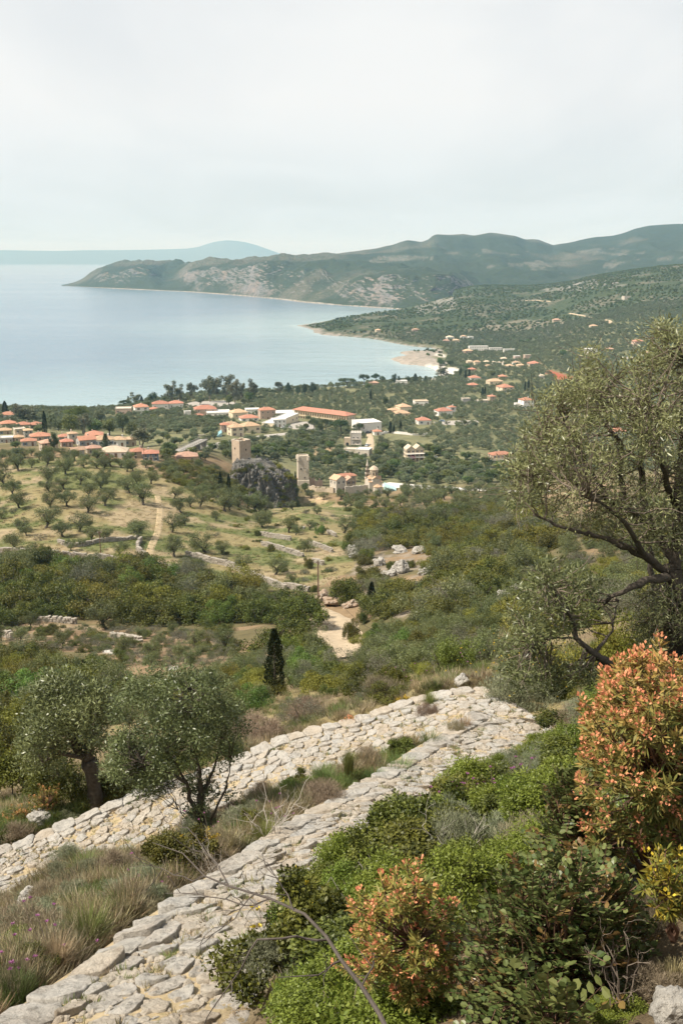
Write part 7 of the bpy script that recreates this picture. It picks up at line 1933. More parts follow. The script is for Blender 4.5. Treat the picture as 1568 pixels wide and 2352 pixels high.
# ------------------------------------------------------------------ the stone path
def clip_poly(poly, n, d):
    """keep the side n.x <= d"""
    out_ = []
    for i in range(len(poly)):
        a = poly[i]; b = poly[(i + 1) % len(poly)]
        da = a @ n - d; db = b @ n - d
        if da <= 0: out_.append(a)
        if (da < 0) != (db < 0) and abs(da - db) > 1e-12: out_.append(a + (b - a) * da / (da - db))
    return np.array(out_)
M_STONE = [m_rock('path_stone', (.43, .405, .365), (.37, .33, .28), (.19, .175, .15), 1.7, .05), m_rock('warm_path_stone', (.44, .395, .33), (.39, .33, .26), (.24, .205, .16), 1.7, .05), m_rock('grey_path_stone', (.37, .355, .33), (.42, .39, .34), (.24, .225, .20), 1.7, .05)]
M_JOINT = m_rock('path_joint_soil', (.36, .28, .17), (.44, .35, .22), (.24, .20, .10), 1.2, .03)
def pave(po, pi, name, label, edge_len, size, seed, T_edge=.25):
    r0 = np.random.default_rng(seed)
    mid = (po + pi) / 2
    s_ax = np.concatenate([[0], np.cumsum(np.linalg.norm(np.diff(mid, axis=0), axis=1))]); Ls = s_ax[-1]
    wid = np.linalg.norm(po - pi, axis=1); Wm = wid.mean()
    def to3(S, T, h):
        f = np.clip(np.interp(S, s_ax, np.arange(len(mid))), 0, len(mid) - 1.001); i = f.astype(int); t = (f - i)[:, None]
        o_ = po[i] * (1 - t) + po[i + 1] * t; n_ = pi[i] * (1 - t) + pi[i + 1] * t
        q = np.clip(T / Wm, -.15, 1.1)[:, None]
        return o_ * (1 - q) + n_ * q + np.stack([0 * h, 0 * h, h], 1)
    # seeds: one row of long edge stones, crazy paving inside
    sd = []; edge = []
    s = -.1
    while s < Ls + .2:
        sd.append((s, T_edge + r0.normal() * .03)); edge.append(True); s += edge_len * r0.uniform(.7, 1.35)
    tries = 0; inner = []
    while tries < 9000:
        tries += 1
        p = np.array([r0.uniform(-.1, Ls + .1), r0.uniform(T_edge * 2.1, Wm + .1)])
        if inner and min(((np.array(inner) - p) ** 2 * [1, 1.3]).sum(1)) < (size * r0.uniform(.7, 1.15)) ** 2: continue
        inner.append(p)
    sd = np.array(sd + [tuple(p) for p in inner]); edge += [False] * len(inner); edge = np.array(edge)
    root = link(bpy.data.objects.new(name, None)); root.empty_display_size = .3
    tag(root, label, kind='structure')
    # bed of soil with a skirt down the outer side
    S = np.linspace(-.2, Ls + .2, 120)
    bed = []
    for T_, h_ in ((-.16, -1.5), (-.10, -.06), (.3, -.03), (Wm * .5, -.012), (Wm * .8, -.008), (Wm + .1, .01), (Wm + .35, -.5)):
        bed.append(to3(S, np.full_like(S, T_), h_ + .03 * fbm(S * 2, T_ * 9 + S * 0, 3, seed)))
    bed = np.array(bed)
    bo = link(bpy.data.objects.new('path_bed', grid_mesh('path_bed', bed.reshape(-1, 3), bed.shape[:2], M_JOINT)), root)
    built = []
    for k in range(len(sd)):
        c = sd[k]; e = edge[k]
        R = 1.1 if e else .62
        poly = c + np.array([(-R, -R), (R, -R), (R, R), (-R, R)])
        d2 = ((sd - c) ** 2).sum(1)
        for j in np.argsort(d2)[1:26]:
            q = sd[j]; n = q - c; m_ = (q + c) / 2
            if e != edge[j]: m_ = np.array([m_[0], T_edge * 2.0 - .04]) if True else m_; n = np.array([0, 1.0 if e else -1.0])
            poly = clip_poly(poly, n, m_ @ n)
            if len(poly) < 3: break
        if e and len(poly) >= 3: poly = clip_poly(poly, np.array([0, -1.0]), .03 + r0.uniform(-.05, .06))
        if not e and len(poly) >= 3: poly = clip_poly(poly, np.array([0, 1.0]), Wm + .05)
        if len(poly) < 3: continue
        area = .5 * abs(np.dot(poly[:, 0], np.roll(poly[:, 1], 1)) - np.dot(poly[:, 1], np.roll(poly[:, 0], 1)))
        if area < .012: continue
        cen = poly.mean(0)
        if not e and r0.random() < .10: continue
        # smaller than its cell, cut corners, uneven rim
        sh = r0.uniform(.95, .995) if e else r0.uniform(.78, .95)
        poly = cen + (poly - cen) * sh
        for _ in range(2 if not e else 2):
            a = poly * .8 + np.roll(poly, -1, 0) * .2; b = poly * .2 + np.roll(poly, -1, 0) * .8
            poly = np.stack([a, b], 1).reshape(-1, 2)
            ln = np.linalg.norm(poly - np.roll(poly, 1, 0), axis=1); poly = poly[ln > .012]
        mx_ = .055 if e else .05
        P = []
        for i in range(len(poly)):
            a = poly[i]; b = poly[(i + 1) % len(poly)]; l = np.linalg.norm(b - a); q = max(int(l / mx_), 1)
            for t in range(q): P.append(a + (b - a) * t / q)
        P = np.array(P); n = len(P)
        P = cen + (P - cen) * (1 + (.34 if not e else .17) * fbm(P[:, 0] * 8 + k, P[:, 1] * 8, 4, seed + 3, .6))[:, None]
        h = r0.uniform(.01, .05) if not e else r0.uniform(.02, .06)
        tilt = r0.normal(size=2) * (.10 if not e else .06)
        rings = [(1.0, -.34 if e else -.12), (1.0, h * .7), (.97, h * .95), (.90, h), (.74, h), (.58, h), (.40, h), (.2, h)] if True else None
        V = []
        for (f_, z_) in rings:
            q = cen + (P - cen) * f_
            nz_ = (fbm(q[:, 0] * 5 + k * 3.1, q[:, 1] * 5, 4, seed + 9, .6) * (.10 if e else .07) + fbm(q[:, 0] * 15, q[:, 1] * 15 + k, 4, seed + 4, .65) * .055) * (z_ > 0)
            zz = z_ + nz_ + (q - cen) @ tilt * (z_ > 0)
            V.append(to3(q[:, 0], q[:, 1], zz))
        V.append(to3(cen[None, 0], cen[None, 1], np.array([h + fbm(cen[0] * 5, cen[1] * 5, 3, seed) * .05])))
        V = np.concatenate(V); V0 = V[-1].copy()
        nr = len(rings)
        i = np.arange(n); i2 = (i + 1) % n
        F = [np.stack([r_ * n + i, r_ * n + i2, (r_ + 1) * n + i2, (r_ + 1) * n + i], 1) for r_ in range(nr - 1)]
        mb = MB().add(V - V0, np.concatenate(F)); mb.f.append(np.stack([(nr - 1) * n + i, (nr - 1) * n + i2, np.full(n, nr * n)], 1)); mb.m.append(np.zeros(n, np.int32)); mb.tone.append(np.full(n, .5, np.float32))
        built.append((V0[1] + (0 if e else 1.5), e, mb, V0, int(r0.choice(3, p=[.5, .3, .2]))))
    built.sort(key=lambda b_: b_[0])
    cnt = len(built); rest = MB()
    for n_, (_, e, mb, V0, mi) in enumerate(built):
        if n_ < 296: mb.build('edge_stone' if e else 'paving_stone', M_STONE[mi], root, smooth=True, loc=V0)
        else:
            for v_ in mb.v: v_ += V0
            for f_, m_ in zip(mb.f, mb.m): rest.f.append(f_ + rest.n); rest.m.append(m_ * 0 + mi); rest.tone.append(np.full(len(f_), .5, np.float32))
            rest.v += mb.v; rest.n += mb.n
    if rest.n: tag(rest.build('far_paving_stones', M_STONE, root, smooth=True), kind='stuff')
    # pebbles and chips in the joints
    npb = 2600
    S = r0.uniform(0, Ls, npb); T = r0.uniform(T_edge * 1.9, Wm, npb)
    Pp = to3(S, T, np.full(npb, -.02))
    print(name, 'stones', cnt, 'length', Ls, 'width', Wm)
    return Pp, to3, Ls, Wm
PEB = [rock_mesh('pebble', M_STONE[1], 2, .5, .7, 30 + s) for s in range(3)]
pb = []
for i, (po, pi) in enumerate(PATHS):
    q, to3, Ls, Wm = pave(po, pi, 'stone_path', ['near flight of the old stone paved path with rough edge slabs', 'far flight of the old stone paved path below the slope'][i], [.54, .52][i], [.30, .32][i], 101 + i)
    pb.append(q)
    # weeds in the joints
    n = 1900 - 700 * (i == 0); T = rng.uniform(.5, Wm + .1, n); S = rng.uniform(0, Ls, n); k = fbm(S * .8, T * 1.4, 3, 19) + .5
    W_ = to3(S[k > .44], T[k > .44], np.full((k > .44).sum(), -.03))
    stuff_scatter('path_weeds', W_, rng.uniform(.10, .26, len(W_)), [TD, TG][0] + TG[:2], ['yellowing weeds in the joints of the near flight', 'yellowing weeds in the joints of the far flight'][i], sq=.6, tilt=.25)
    for q in range(0, 80, 2):
        m_ = (po[q] + pi[q]) / 2; BLOCK.append((m_[0], m_[1], np.linalg.norm(po[q] - pi[q]) / 2 - .1))
pb = np.concatenate(pb)
stuff_scatter('pebbles', pb, rng.uniform(.015, .07, len(pb)), PEB, 'small stones packed in the path joints', tilt=.5)

# ------------------------------------------------------------------ foreground plants
def near_bush(n_cl, per, L, W, R, H, up=.3, squash=.85, spread=.5): return gen_bush(n_cl, per, L, W, R, H, up, squash)
M_SPINY = m_leaf('bright_small_leaves', (.075, .105, .012), (.21, .26, .045), .12, .015, .3, .45, .3)
M_GREYL = m_leaf('silvery_stalks', (.13, .15, .085), (.30, .31, .20), .12, .02, .25, .7, .15)
M_YFLOW = m_leaf('yellow_flowers', (.42, .30, .02), (.60, .44, .05), .1, .01, .2)
M_PFLOW = m_leaf('pink_flowers', (.30, .10, .24), (.46, .20, .36), .1, .01, .2)
species('spiny_bush', gen_bush, M_SPINY, M_TWIG, 3, n_cl=90, per=170, L=.034, W=.018, R=.55, H=.75)
species('near_grey', gen_bush, M_GREYL, M_TWIG, 2, n_cl=60, per=120, L=.07, W=.009, R=.55, H=.8, up=1.2)
species('near_oak', gen_bush, M_OAK, M_BARK, 2, n_cl=90, per=150, L=.05, W=.03, R=.6, H=.9)
species('near_dry', gen_bush, M_DRYBUSH, M_TWIG, 2, n_cl=44, per=110, L=.11, W=.006, R=.5, H=.6, up=1.2)
for k_, nm_, cat_, w_, h_ in (('spiny_bush', 'spiny_bush', 'bush', 1.1, .78), ('near_grey', 'stalky_bush', 'bush', 1.1, .85), ('near_oak', 'kermes_bush', 'bush', 1.2, .95), ('near_dry', 'dry_bush', 'bush', 1.0, .65)):
    NAMES[k_] = (nm_, cat_); BASE_W[k_] = w_; BASE_H[k_] = h_
def T2(pts): return fr('T', pts)
# --- small plants and bushes on the near slopes (photo units)
for (kind, u, v, w, h, lab) in [
    ('spiny_bush', 1050, 1845, 190, 120, 'largest bright green spiny bush at the inner edge of the near flight'), ('spiny_bush', 940, 1925, 170, 120, 'bright green spiny bush below the largest one'), ('spiny_bush', 855, 1990, 130, 100, 'bright green bush behind the left orange spurge'),
    ('spiny_bush', 690, 2190, 250, 210, 'broad yellow-green bush behind the dead branch'), ('spiny_bush', 670, 2335, 120, 100, 'low green bush beside the path stones at the bottom'), ('spiny_bush', 780, 2330, 230, 170, 'dark green mat of bush at the foot of the dead branch'),
    ('spiny_bush', 1130, 1800, 110, 80, 'green bush right of the largest spiny bush'), ('near_oak', 1200, 1830, 150, 90, 'low reddish green bush near the path bend'), ('spiny_bush', 1290, 1690, 110, 70, 'small green bush at the end of the path'),
    ('spiny_bush', 800, 2080, 120, 90, 'yellowish bush tip above the dead branch'), ('spiny_bush', 1130, 2060, 220, 150, 'dull green bush between the spurge and the grey stalks'), ('spiny_bush', 1230, 1960, 130, 90, 'small dark green bush above the glossy-leaved bush'),
    ('near_grey', 1070, 1985, 230, 170, 'silvery stalky bush with long pale stems'), ('near_grey', 1180, 1940, 200, 130, 'grey-green feathery bush under the pink thistles'), ('near_grey', 1290, 1830, 140, 90, 'grey-green tuft below the bare twigs'),
    ('near_grey', 1180, 1625, 190, 130, 'silver grey bush with yellow flowers at the path bend'), ('near_grey', 1240, 1600, 130, 120, 'second silver bush behind the flowering one'), ('near_oak', 1270, 1600, 120, 110, 'dark green bush beside the silver bushes'),
    ('near_dry', 1340, 1680, 130, 70, 'dry straw bush at the inner path end'), ('near_dry', 1050, 1700, 50, 60, 'tuft of tall straw on the path at the bend'), ('near_dry', 985, 1660, 60, 60, 'dry stalk tuft on the edge of the far flight'),
    ('near_oak', 300, 1830, 150, 110, 'dark bush beyond the far flight under the middle olive'), ('oak', 60, 1830, 260, 190, 'dark green bush mass at the left edge under the old olive'), ('oak', 170, 1850, 190, 130, 'dark green bush round the old olive trunk'), ('oak', 255, 1845, 150, 110, 'dark bush in front of the old olive trunk'), ('olive_bush', 120, 1815, 170, 120, 'grey-green bush left of the old olive trunk'), ('oak_yellow', 20, 1800, 140, 120, 'yellowish bush at the left edge beyond the far flight'), ('oak', 350, 1790, 190, 130, 'dark bush behind the middle olive crown'),
    ('near_dry', 700, 1650, 130, 60, 'pale dry bush beyond the far flight'), ('near_dry', 600, 1690, 150, 60, 'straw coloured dry bush on the far slope'), ('near_grey', 530, 1700, 110, 60, 'grey dry grass bush left of the straw one'), ('near_dry', 870, 1610, 110, 70, 'dry bush with fine stems near the flowering spurge'),
    ('near_grey', 160, 1900, 90, 60, 'grey-green tuft beyond the left path wall'), ('near_dry', 40, 1930, 120, 60, 'purplish dry tuft outside the left path wall'), ('near_dry', 470, 1905, 140, 60, 'dry purplish bush at the middle olive foot'),
    ('near_dry', 330, 2120, 160, 70, 'purplish dry bush on the slope right of the green clump'), ('near_dry', 90, 2160, 190, 110, 'grey dry bush on the slope left of the green clump'), ('near_dry', 30, 2290, 130, 110, 'dry grass bush in the bottom left corner'),
    ('near_dry', 460, 2020, 180, 80, 'grey dead bush between the two flights'), ('near_dry', 250, 2010, 150, 70, 'dry bush under the far flight at left'), ('near_dry', 760, 1850, 130, 60, 'dry bush on the slope near the upper green tufts'), ('near_grey', 350, 2030, 120, 60, 'pale green soft bush in the middle of the slope'),
    ('near_grey', 560, 1900, 130, 80, 'green-grey tuft beside the white dead shrub'), ('near_oak', 440, 1930, 100, 60, 'small dark sprout bush at the middle olive trunk'), ('near_dry', 1490, 2140, 160, 120, 'brown dry tangle by the grey boulder'), ('near_dry', 1500, 2290, 160, 90, 'straw and yellow weeds in the bottom right'),
    ('spiny_bush', 1540, 2060, 120, 90, 'green leafy bush at the right edge below the spurge'), ('spiny_bush', 1400, 2340, 160, 60, 'grey-green low bush at the bottom right'), ('spiny_bush', 1290, 1890, 90, 60, 'small green bush right of the stalky bush'), ('spiny_bush', 1010, 2300, 180, 90, 'dull green bush under the left spurge')]:
    plant_px(kind, u, v, w=w, h=h, label=lab, ymin=2.2)

# --- green grass clumps
def grass_clump(u, v, w, h, label, green=True, blades=420):
    P = hit(u, v, 2.2)[0]; k = P[1] / CP / FPX * 1.05
    R = w * k / 2; H = h * k; mb = MB(); n = blades
    a = rng.random(n) * 6.28; r = rng.random(n) ** .5 * R * .35
    lean = rng.random(n) ** .7
    for s in range(3):       # blades of three joints each, arching outwards
        pass
    base = np.stack([np.cos(a) * r, np.sin(a) * r, np.zeros(n)], 1)
    out_ = np.stack([np.cos(a), np.sin(a), np.zeros(n)], 1) * (lean * R * .9)[:, None] + rng.normal(size=(n, 3)) * R * .08
    L_ = H * rng.uniform(.55, 1.05, n)
    w_ = unit(np.cross(out_ + [0, 0, .01], [0, 0, 1.0])) * rng.uniform(.0025, .006, n)[:, None] * max(1, H / .5)
    V = []
    for t in (0, .4, .75, 1.0):
        c = base + out_ * t ** 1.7; c[:, 2] += L_ * (t - .28 * lean * t ** 2.2)
        ww = w_ * (1 - t * .9); V += [c - ww, c + ww]
    V = np.stack(V, 1); i0 = np.arange(n)[:, None] * 8
    F = np.concatenate([i0 + np.array([[0, 1, 3, 2]]) + 2 * s for s in range(3)])
    mb.add(V.reshape(-1, 3), F, 0, np.tile(rng.random(n), 3))
    o = mb.build('grass_clump', M_GRASSGRN if green else M_GRASSDRY, tone=True, loc=P - [0, 0, .03]); tag(o, label, 'grass clump', 'grass clumps on the path slope')
for (u, v, w, h, lab, g) in [
    (205, 2165, 150, 115, 'largest vivid green grass clump on the slope at lower left', True), (40, 2320, 120, 130, 'green grass in the bottom left corner', True), (610, 1935, 90, 70, 'green grass clump beside the near flight, middle', True), (560, 1955, 60, 50, 'smaller green clump left of the middle one', True),
    (985, 1725, 80, 62, 'green grass clump where the two flights meet', True), (915, 1790, 110, 70, 'broad green grass clump against the near flight edge', True), (860, 1800, 60, 50, 'green grass left of the broad clump', True), (680, 1850, 70, 50, 'grass tuft on the middle of the slope', True),
    (200, 2000, 120, 50, 'soft green grass under the far flight at left', True), (745, 1800, 80, 60, 'green grass under the far flight at right', True), (800, 1790, 40, 90, 'tall green stalks with seed heads on the far flight', True), (1190, 1610, 26, 34, 'small grass tuft growing on the path bend', True), (985, 1640, 40, 70, 'grey-green weed tuft on the far flight', True),
    (1065, 1690, 50, 62, 'tall dry grass tuft on the path bend', False), (520, 1960, 80, 70, 'tall dry grass by the white dead shrub', False), (740, 1850, 70, 70, 'straw grass leaning over the slope', False), (590, 2330, 110, 90, 'yellow dry grass at the bottom by the path', False),
    (1540, 2260, 90, 90, 'yellow grass in the bottom right corner', False), (330, 1980, 70, 50, 'dry grass tuft under the far flight', False), (130, 2230, 110, 110, 'tall grey seed grass at the lower left', False), (420, 1820, 50, 36, 'dry grass on the far flight stones', False)]:
    grass_clump(u, v, w, h, lab, g)

# --- spurge bushes
M_SP_LEAF = m_leaf('spurge_leaves', (.12, .16, .04), (.47, .30, .09), .05, .01, .25, .5, .25)
M_SP_FLOW = m_leaf('spurge_bracts', (.62, .24, .12), (.70, .38, .18), .05, .01, .2, .5, .2)
M_SP_YEL = m_leaf('yellow_spurge_leaves', (.13, .15, .03), (.46, .27, .03), .05, .01, .25)
M_SP_STEM = m_simple('spurge_stem', (.16, .09, .06), .8, .3, 10)
def spurge(heads, root_pt, label, leaf=.055, n_leaf=26, red=1.0, yellow=False, name='spurge_bush', n_fl=12):
    """rosettes of narrow leaves at the end of forking stems, coral flower heads above them. heads: (k, 3) world points with outward directions."""
    pos, dirs, warm = heads
    o = empty(name, root_pt); tag(o, label, 'shrub')
    R0 = np.asarray(root_pt)
    st = MB(); lf = MB(); fl = MB()
    K = len(pos)
    hubs = pos[rng.integers(0, K, max(K // 9, 3))] * .55 + R0 * .45
    for h in hubs: st.tube(bent(R0, h, 5, .25) - R0, np.linspace(.016, .008, 5), 5)
    for p in pos:
        h = hubs[np.argmin(((hubs - p) ** 2).sum(1))]; st.tube(bent(h, p, 5, .15) - R0, [.007, .006, .005, .004, .003], 4, cap=False)
    n = K * n_leaf; hi = np.repeat(np.arange(K), n_leaf)
    ax = unit(dirs + rng.normal(size=dirs.shape) * .15)[hi]
    side = unit(np.cross(ax, rdir(n)))
    tpos = rng.random(n)                                 # 0 low on the stem, 1 at the tip
    ang = np.radians(95 - 55 * tpos + rng.normal(size=n) * 10)
    d = ax * np.cos(ang)[:, None] + side * np.sin(ang)[:, None]
    base = pos[hi] - R0 - ax * ((1 - tpos) * leaf * 1.5)[:, None]
    tone = np.clip(warm[hi] * .55 + (tpos - .4) * .5 * warm[hi] + rng.normal(size=n) * .14, 0, 1)
    leaves(lf, base, d, leaf * rng.uniform(.75, 1.15, n), leaf * .19, 0, tone, .55)
    n = K * n_fl; hi = np.repeat(np.arange(K), n_fl)
    keep_ = (rng.random(K) < np.clip(warm * 1.3, 0, 1))[hi]
    ax = unit(dirs)[hi]; q = rdir(n)
    c = pos[hi] - R0 + ax * leaf * .55 + q * leaf * .38 * rng.random(n)[:, None] ** .5
    leaves(fl, c[keep_], (unit(q + ax))[keep_], leaf * .33, leaf * .25, 0, None, .5)
    st.build('stems', M_SP_STEM, o); lf.build('leaves', M_SP_YEL if yellow else M_SP_LEAF, o, tone=True); tag(fl.build('flower_heads', M_YFLOW if yellow else M_SP_FLOW, o, tone=True), kind='stuff')
    return o
def heads_in(poly, Yc, depth, n, up=.5, warm_fn=None, surf=True):
    """rosettes over the near side of a bush seen as poly, Yc ahead and depth thick."""
    pl = np.array(poly, float); c = pl.mean(0)
    U = rng.uniform(pl[:, 0].min(), pl[:, 0].max(), n * 4); V_ = rng.uniform(pl[:, 1].min(), pl[:, 1].max(), n * 4)
    m = in_poly(U, V_, pl); U, V_ = U[m][:n], V_[m][:n]
    ed, _ = line_dist(U, V_, pl, True)
    half = max(np.ptp(pl[:, 0]), np.ptp(pl[:, 1])) / 2
    rho = np.clip(ed / (half * .8), 0, 1)
    bulge = np.sqrt(1 - (1 - rho) ** 2)
    back = np.where(rng.random(len(U)) < .7, rng.uniform(-1, -.55, len(U)), rng.uniform(-.6, .9, len(U)))
    Y = Yc + depth * bulge * back
    P = at(U, V_, Y)
    C = at(c[0], c[1] + np.ptp(pl[:, 1]) * .2, Yc)
    d = unit(unit(P - C) + np.array([0, -.25, up]))
    P = P + d * (rng.exponential(.03, len(U)) * np.ptp(pl[:, 1]) * Yc / FPX * 1.2)[:, None]
    w = warm_fn(U, V_) if warm_fn else np.full(len(U), .6)
    return P, d, w
ru = T2([(1352, 1960), (1338, 1830), (1340, 1700), (1352, 1635), (1400, 1560), (1450, 1500), (1520, 1492), (1640, 1560), (1700, 1760), (1660, 1930), (1540, 1980), (1480, 1930), (1420, 1960)])
spurge(heads_in(ru, 4.9, .75, 430, .55, lambda U, V_: np.clip(1.05 - (V_ - 1490) / 620 - (U - 1380) / 900 + rng.normal(size=len(U)) * .12, .05, 1)), at(1500, 2030, 5.3), 'large coral-tipped spurge bush at the right edge in front of olive', .062, 28)
lu = T2([(830, 2270), (815, 2160), (830, 2050), (900, 2010), (960, 1985), (1000, 2040), (1040, 2080), (1060, 2200), (1075, 2280), (1000, 2300), (940, 2330), (880, 2290)])
spurge(heads_in(lu, 4.5, .42, 150, .8, lambda U, V_: np.clip(.68 - (U - 830) / 900 + rng.normal(size=len(U)) * .18, .2, 1)), at(940, 2345, 4.7), 'orange-red spurge bush in the middle foreground', .058, 26)
yu = T2([(1470, 2040), (1480, 1975), (1530, 1955), (1600, 1980), (1610, 2090), (1540, 2110), (1500, 2090)])
spurge(heads_in(yu, 4.0, .25, 40, .6, lambda U, V_: rng.uniform(0, .5, len(U))), at(1545, 2160, 4.1), 'green spurge with yellow heads at the right edge', .06, 24, yellow=True, n_fl=5)
for (pl, yy, n, lab) in [([(405, 1945), (420, 1925), (470, 1905), (505, 1915), (500, 1945), (455, 1965)], None, 60, 'small yellow-orange spurge at the middle olive foot'), ([(60, 1870), (75, 1825), (110, 1800), (138, 1805), (135, 1860), (95, 1880)], None, 70, 'rounded orange spurge beyond the left path wall'),
                         ([(5, 1890), (15, 1858), (45, 1845), (65, 1860), (60, 1890)], None, 40, 'paler orange spurge at the left edge'), ([(770, 1668), (790, 1652), (820, 1650), (832, 1660), (800, 1675)], None, 30, 'low rusty spurge beyond the far flight'), ([(900, 1620), (920, 1600), (950, 1605), (945, 1622)], None, 24, 'yellow spurge beyond the path bend')]:
    c = np.array(pl).mean(0); G = hit(c[0], max(q[1] for q in pl) + 4, 2.2)[0]
    spurge(heads_in(T2(pl), G[1] + .2, G[1] * .012, n, .8, lambda U, V_: rng.uniform(.3, .75, len(U))), G, lab, .075 if G[1] < 24 else .11, 20, yellow='yellow' in lab)

# --- glossy broad-leaved bush
M_CAROB = m_leaf('glossy_broad_leaves', (.045, .07, .018), (.15, .165, .055), .05, .01, .12, .42, .35)
M_CAROB_R = m_leaf('reddish_young_leaves', (.15, .085, .03), (.24, .17, .06), .05, .01, .2, .3, .5)
def broad_bush(poly, Yc, depth, n, root_pt, label, size=.036):
    pos, d, _ = heads_in(poly, Yc, depth, n, .4)
    o = empty('broad_leaved_bush', root_pt); tag(o, label, 'bush'); R0 = np.asarray(root_pt)
    st = MB(); lf = MB(); rd = MB()
    K = len(pos); hubs = pos[rng.integers(0, K, 16)] * .5 + R0 * .5
    for h in hubs: st.tube(bent(R0, h, 5, .2) - R0, np.linspace(.02, .008, 5), 5)
    for k in range(K):
        h = hubs[np.argmin(((hubs - pos[k]) ** 2).sum(1))]; st.tube(bent(h, pos[k], 4, .2) - R0, [.006, .005, .004, .003], 4, cap=False)
        a = unit(d[k] + rng.normal(size=3) * .4); s = unit(np.cross(a, [0, 0, 1.0]) + rng.normal(size=3) * .15); nrm = unit(np.cross(s, a) + rng.normal(size=3) * .25)
        tgt = rd if rng.random() < .12 else lf
        st.tube(np.array([pos[k], pos[k] + a * size * 4.2]) - R0, [.0028, .0015], 3, cap=False)
        for q in range(4):
            for sd_ in (-1, 1):
                b = pos[k] + a * size * (.9 + q * 1.0) - R0
                dd = unit(s * sd_ + a * .35 + nrm * rng.normal() * .25); wv = unit(np.cross(nrm, dd) + rng.normal(size=3) * .12)
                L_ = size * rng.uniform(.8, 1.15); Wd = L_ * .78
                up_ = nrm * L_ * .10
                V = np.array([b, b + dd * L_ * .3 + wv * Wd * .45 + up_, b + dd * L_ * .72 + wv * Wd * .46 + up_ * rng.uniform(-.5, 1.5), b + dd * L_, b + dd * L_ * .72 - wv * Wd * .46 + up_ * rng.uniform(-.5, 1.5), b + dd * L_ * .3 - wv * Wd * .45 + up_, b + dd * L_ * .55])
                tgt.add(V, np.array([(0, 1, 6), (1, 2, 6), (2, 3, 6), (3, 4, 6), (4, 5, 6), (5, 0, 6)]), 0, float(rng.random()))
    st.build('stems', M_SP_STEM, o); lf.build('leaves', M_CAROB, o, tone=True); rd.build('young_leaves', M_CAROB_R, o, tone=True)
broad_bush(T2([(1085, 2290), (1095, 2150), (1140, 2080), (1220, 2020), (1320, 1990), (1390, 2030), (1440, 2110), (1450, 2220), (1400, 2300), (1340, 2370), (1120, 2370)]), 4.3, .5, 900, at(1270, 2420, 4.2), 'large glossy broad-leaved bush in the right foreground')
broad_bush(T2([(1255, 1960), (1262, 1850), (1300, 1790), (1350, 1800), (1400, 1900), (1410, 1980), (1330, 2010)]), 5.2, .35, 260, at(1340, 2040, 5.2), 'smaller broad-leaved bush below the coral spurge')
broad_bush(T2([(1200, 2380), (1210, 2310), (1280, 2290), (1330, 2330), (1330, 2390)]), 3.6, .2, 36, at(1270, 2440, 3.5), 'yellow-green broad leaves at the bottom edge', .05)

# --- pink thistles
def thistles(u, v, w, h, n, label, size=.03):
    P = hit(u, v, 2.2)[0]; k = P[1] / CP / FPX * 1.05
    o = empty('pink_thistle', P); tag(o, label, 'wildflower', 'pink flowers by the path')
    st = MB(); fl = MB()
    for i in range(n):
        e = np.array([rng.normal() * w * k * .3, rng.normal() * w * k * .25, h * k * rng.uniform(.5, 1.05)])
        st.tube(bent(np.array([e[0] * .3, e[1] * .3, -.02]), e, 5, .12), [.004, .0035, .003, .003, .002], 4, cap=False)
        leaves(fl, np.tile(e, (26, 1)), rdir(26) * [1, 1, .6] + [0, 0, .7], size * rng.uniform(.7, 1.2, 26), size * .3, 0, None, .6)
    st.build('stems', M_TWIG, o); tag(fl.build('flowers', M_PFLOW, o, tone=True), kind='stuff')
for (u, v, w, h, n, lab) in [(1000, 1890, 110, 90, 9, 'pink thistles at the left end of the bright bushes'), (1060, 1880, 110, 110, 9, 'pink thistles before the largest spiny bush'), (1130, 1860, 90, 90, 8, 'pink thistles right of the largest spiny bush'), (1190, 1830, 90, 80, 6, 'pink thistles above the feathery bush'),
                           (950, 1930, 60, 70, 6, 'pair of pale thistles over the path stones'), (1215, 1800, 60, 80, 5, 'pink flower heads near the path end'), (490, 1925, 130, 60, 9, 'lilac thistles at the middle olive foot'), (640, 1900, 100, 70, 8, 'lilac seed heads beside the white dead shrub'), (120, 2200, 170, 120, 12, 'lilac thistles in the grey grass at lower left'),
                           (300, 2050, 150, 70, 9, 'faded thistles in the middle of the slope'), (50, 2280, 90, 110, 8, 'lilac thistles in the bottom left grass'), (930, 1590, 70, 60, 7, 'tall pink flowers beyond the path bend'), (1120, 1570, 100, 70, 8, 'pink flowers among silver bushes behind the bend')]:
    thistles(u, v, w, h, n, lab)
def dots(u, v, w, h, n, label):
    P = hit(u, v, 2.2)[0]; k = P[1] / CP / FPX * 1.05
    o = empty('yellow_flowers', P); tag(o, label, 'wildflower')
    st = MB(); fl = MB()
    for i in range(n):
        e = np.array([rng.normal() * w * k * .3, rng.normal() * w * k * .25, h * k * rng.uniform(.35, 1.05)])
        st.tube(bent(np.array([e[0] * .4, e[1] * .4, -.02]), e, 4, .1), .003, 3, cap=False)
        leaves(fl, np.tile(e, (6, 1)), rdir(6) + [0, 0, .6], .035, .025, 0)
    st.build('stems', M_GREYL, o, tone=True); tag(fl.build('flowers', M_YFLOW, o, tone=True), kind='stuff')
dots(1190, 1615, 200, 150, 90, 'yellow flower sprays over the silver bush at the path bend')
dots(690, 2200, 240, 220, 22, 'few yellow flowers over the broad bush behind the dead branch')

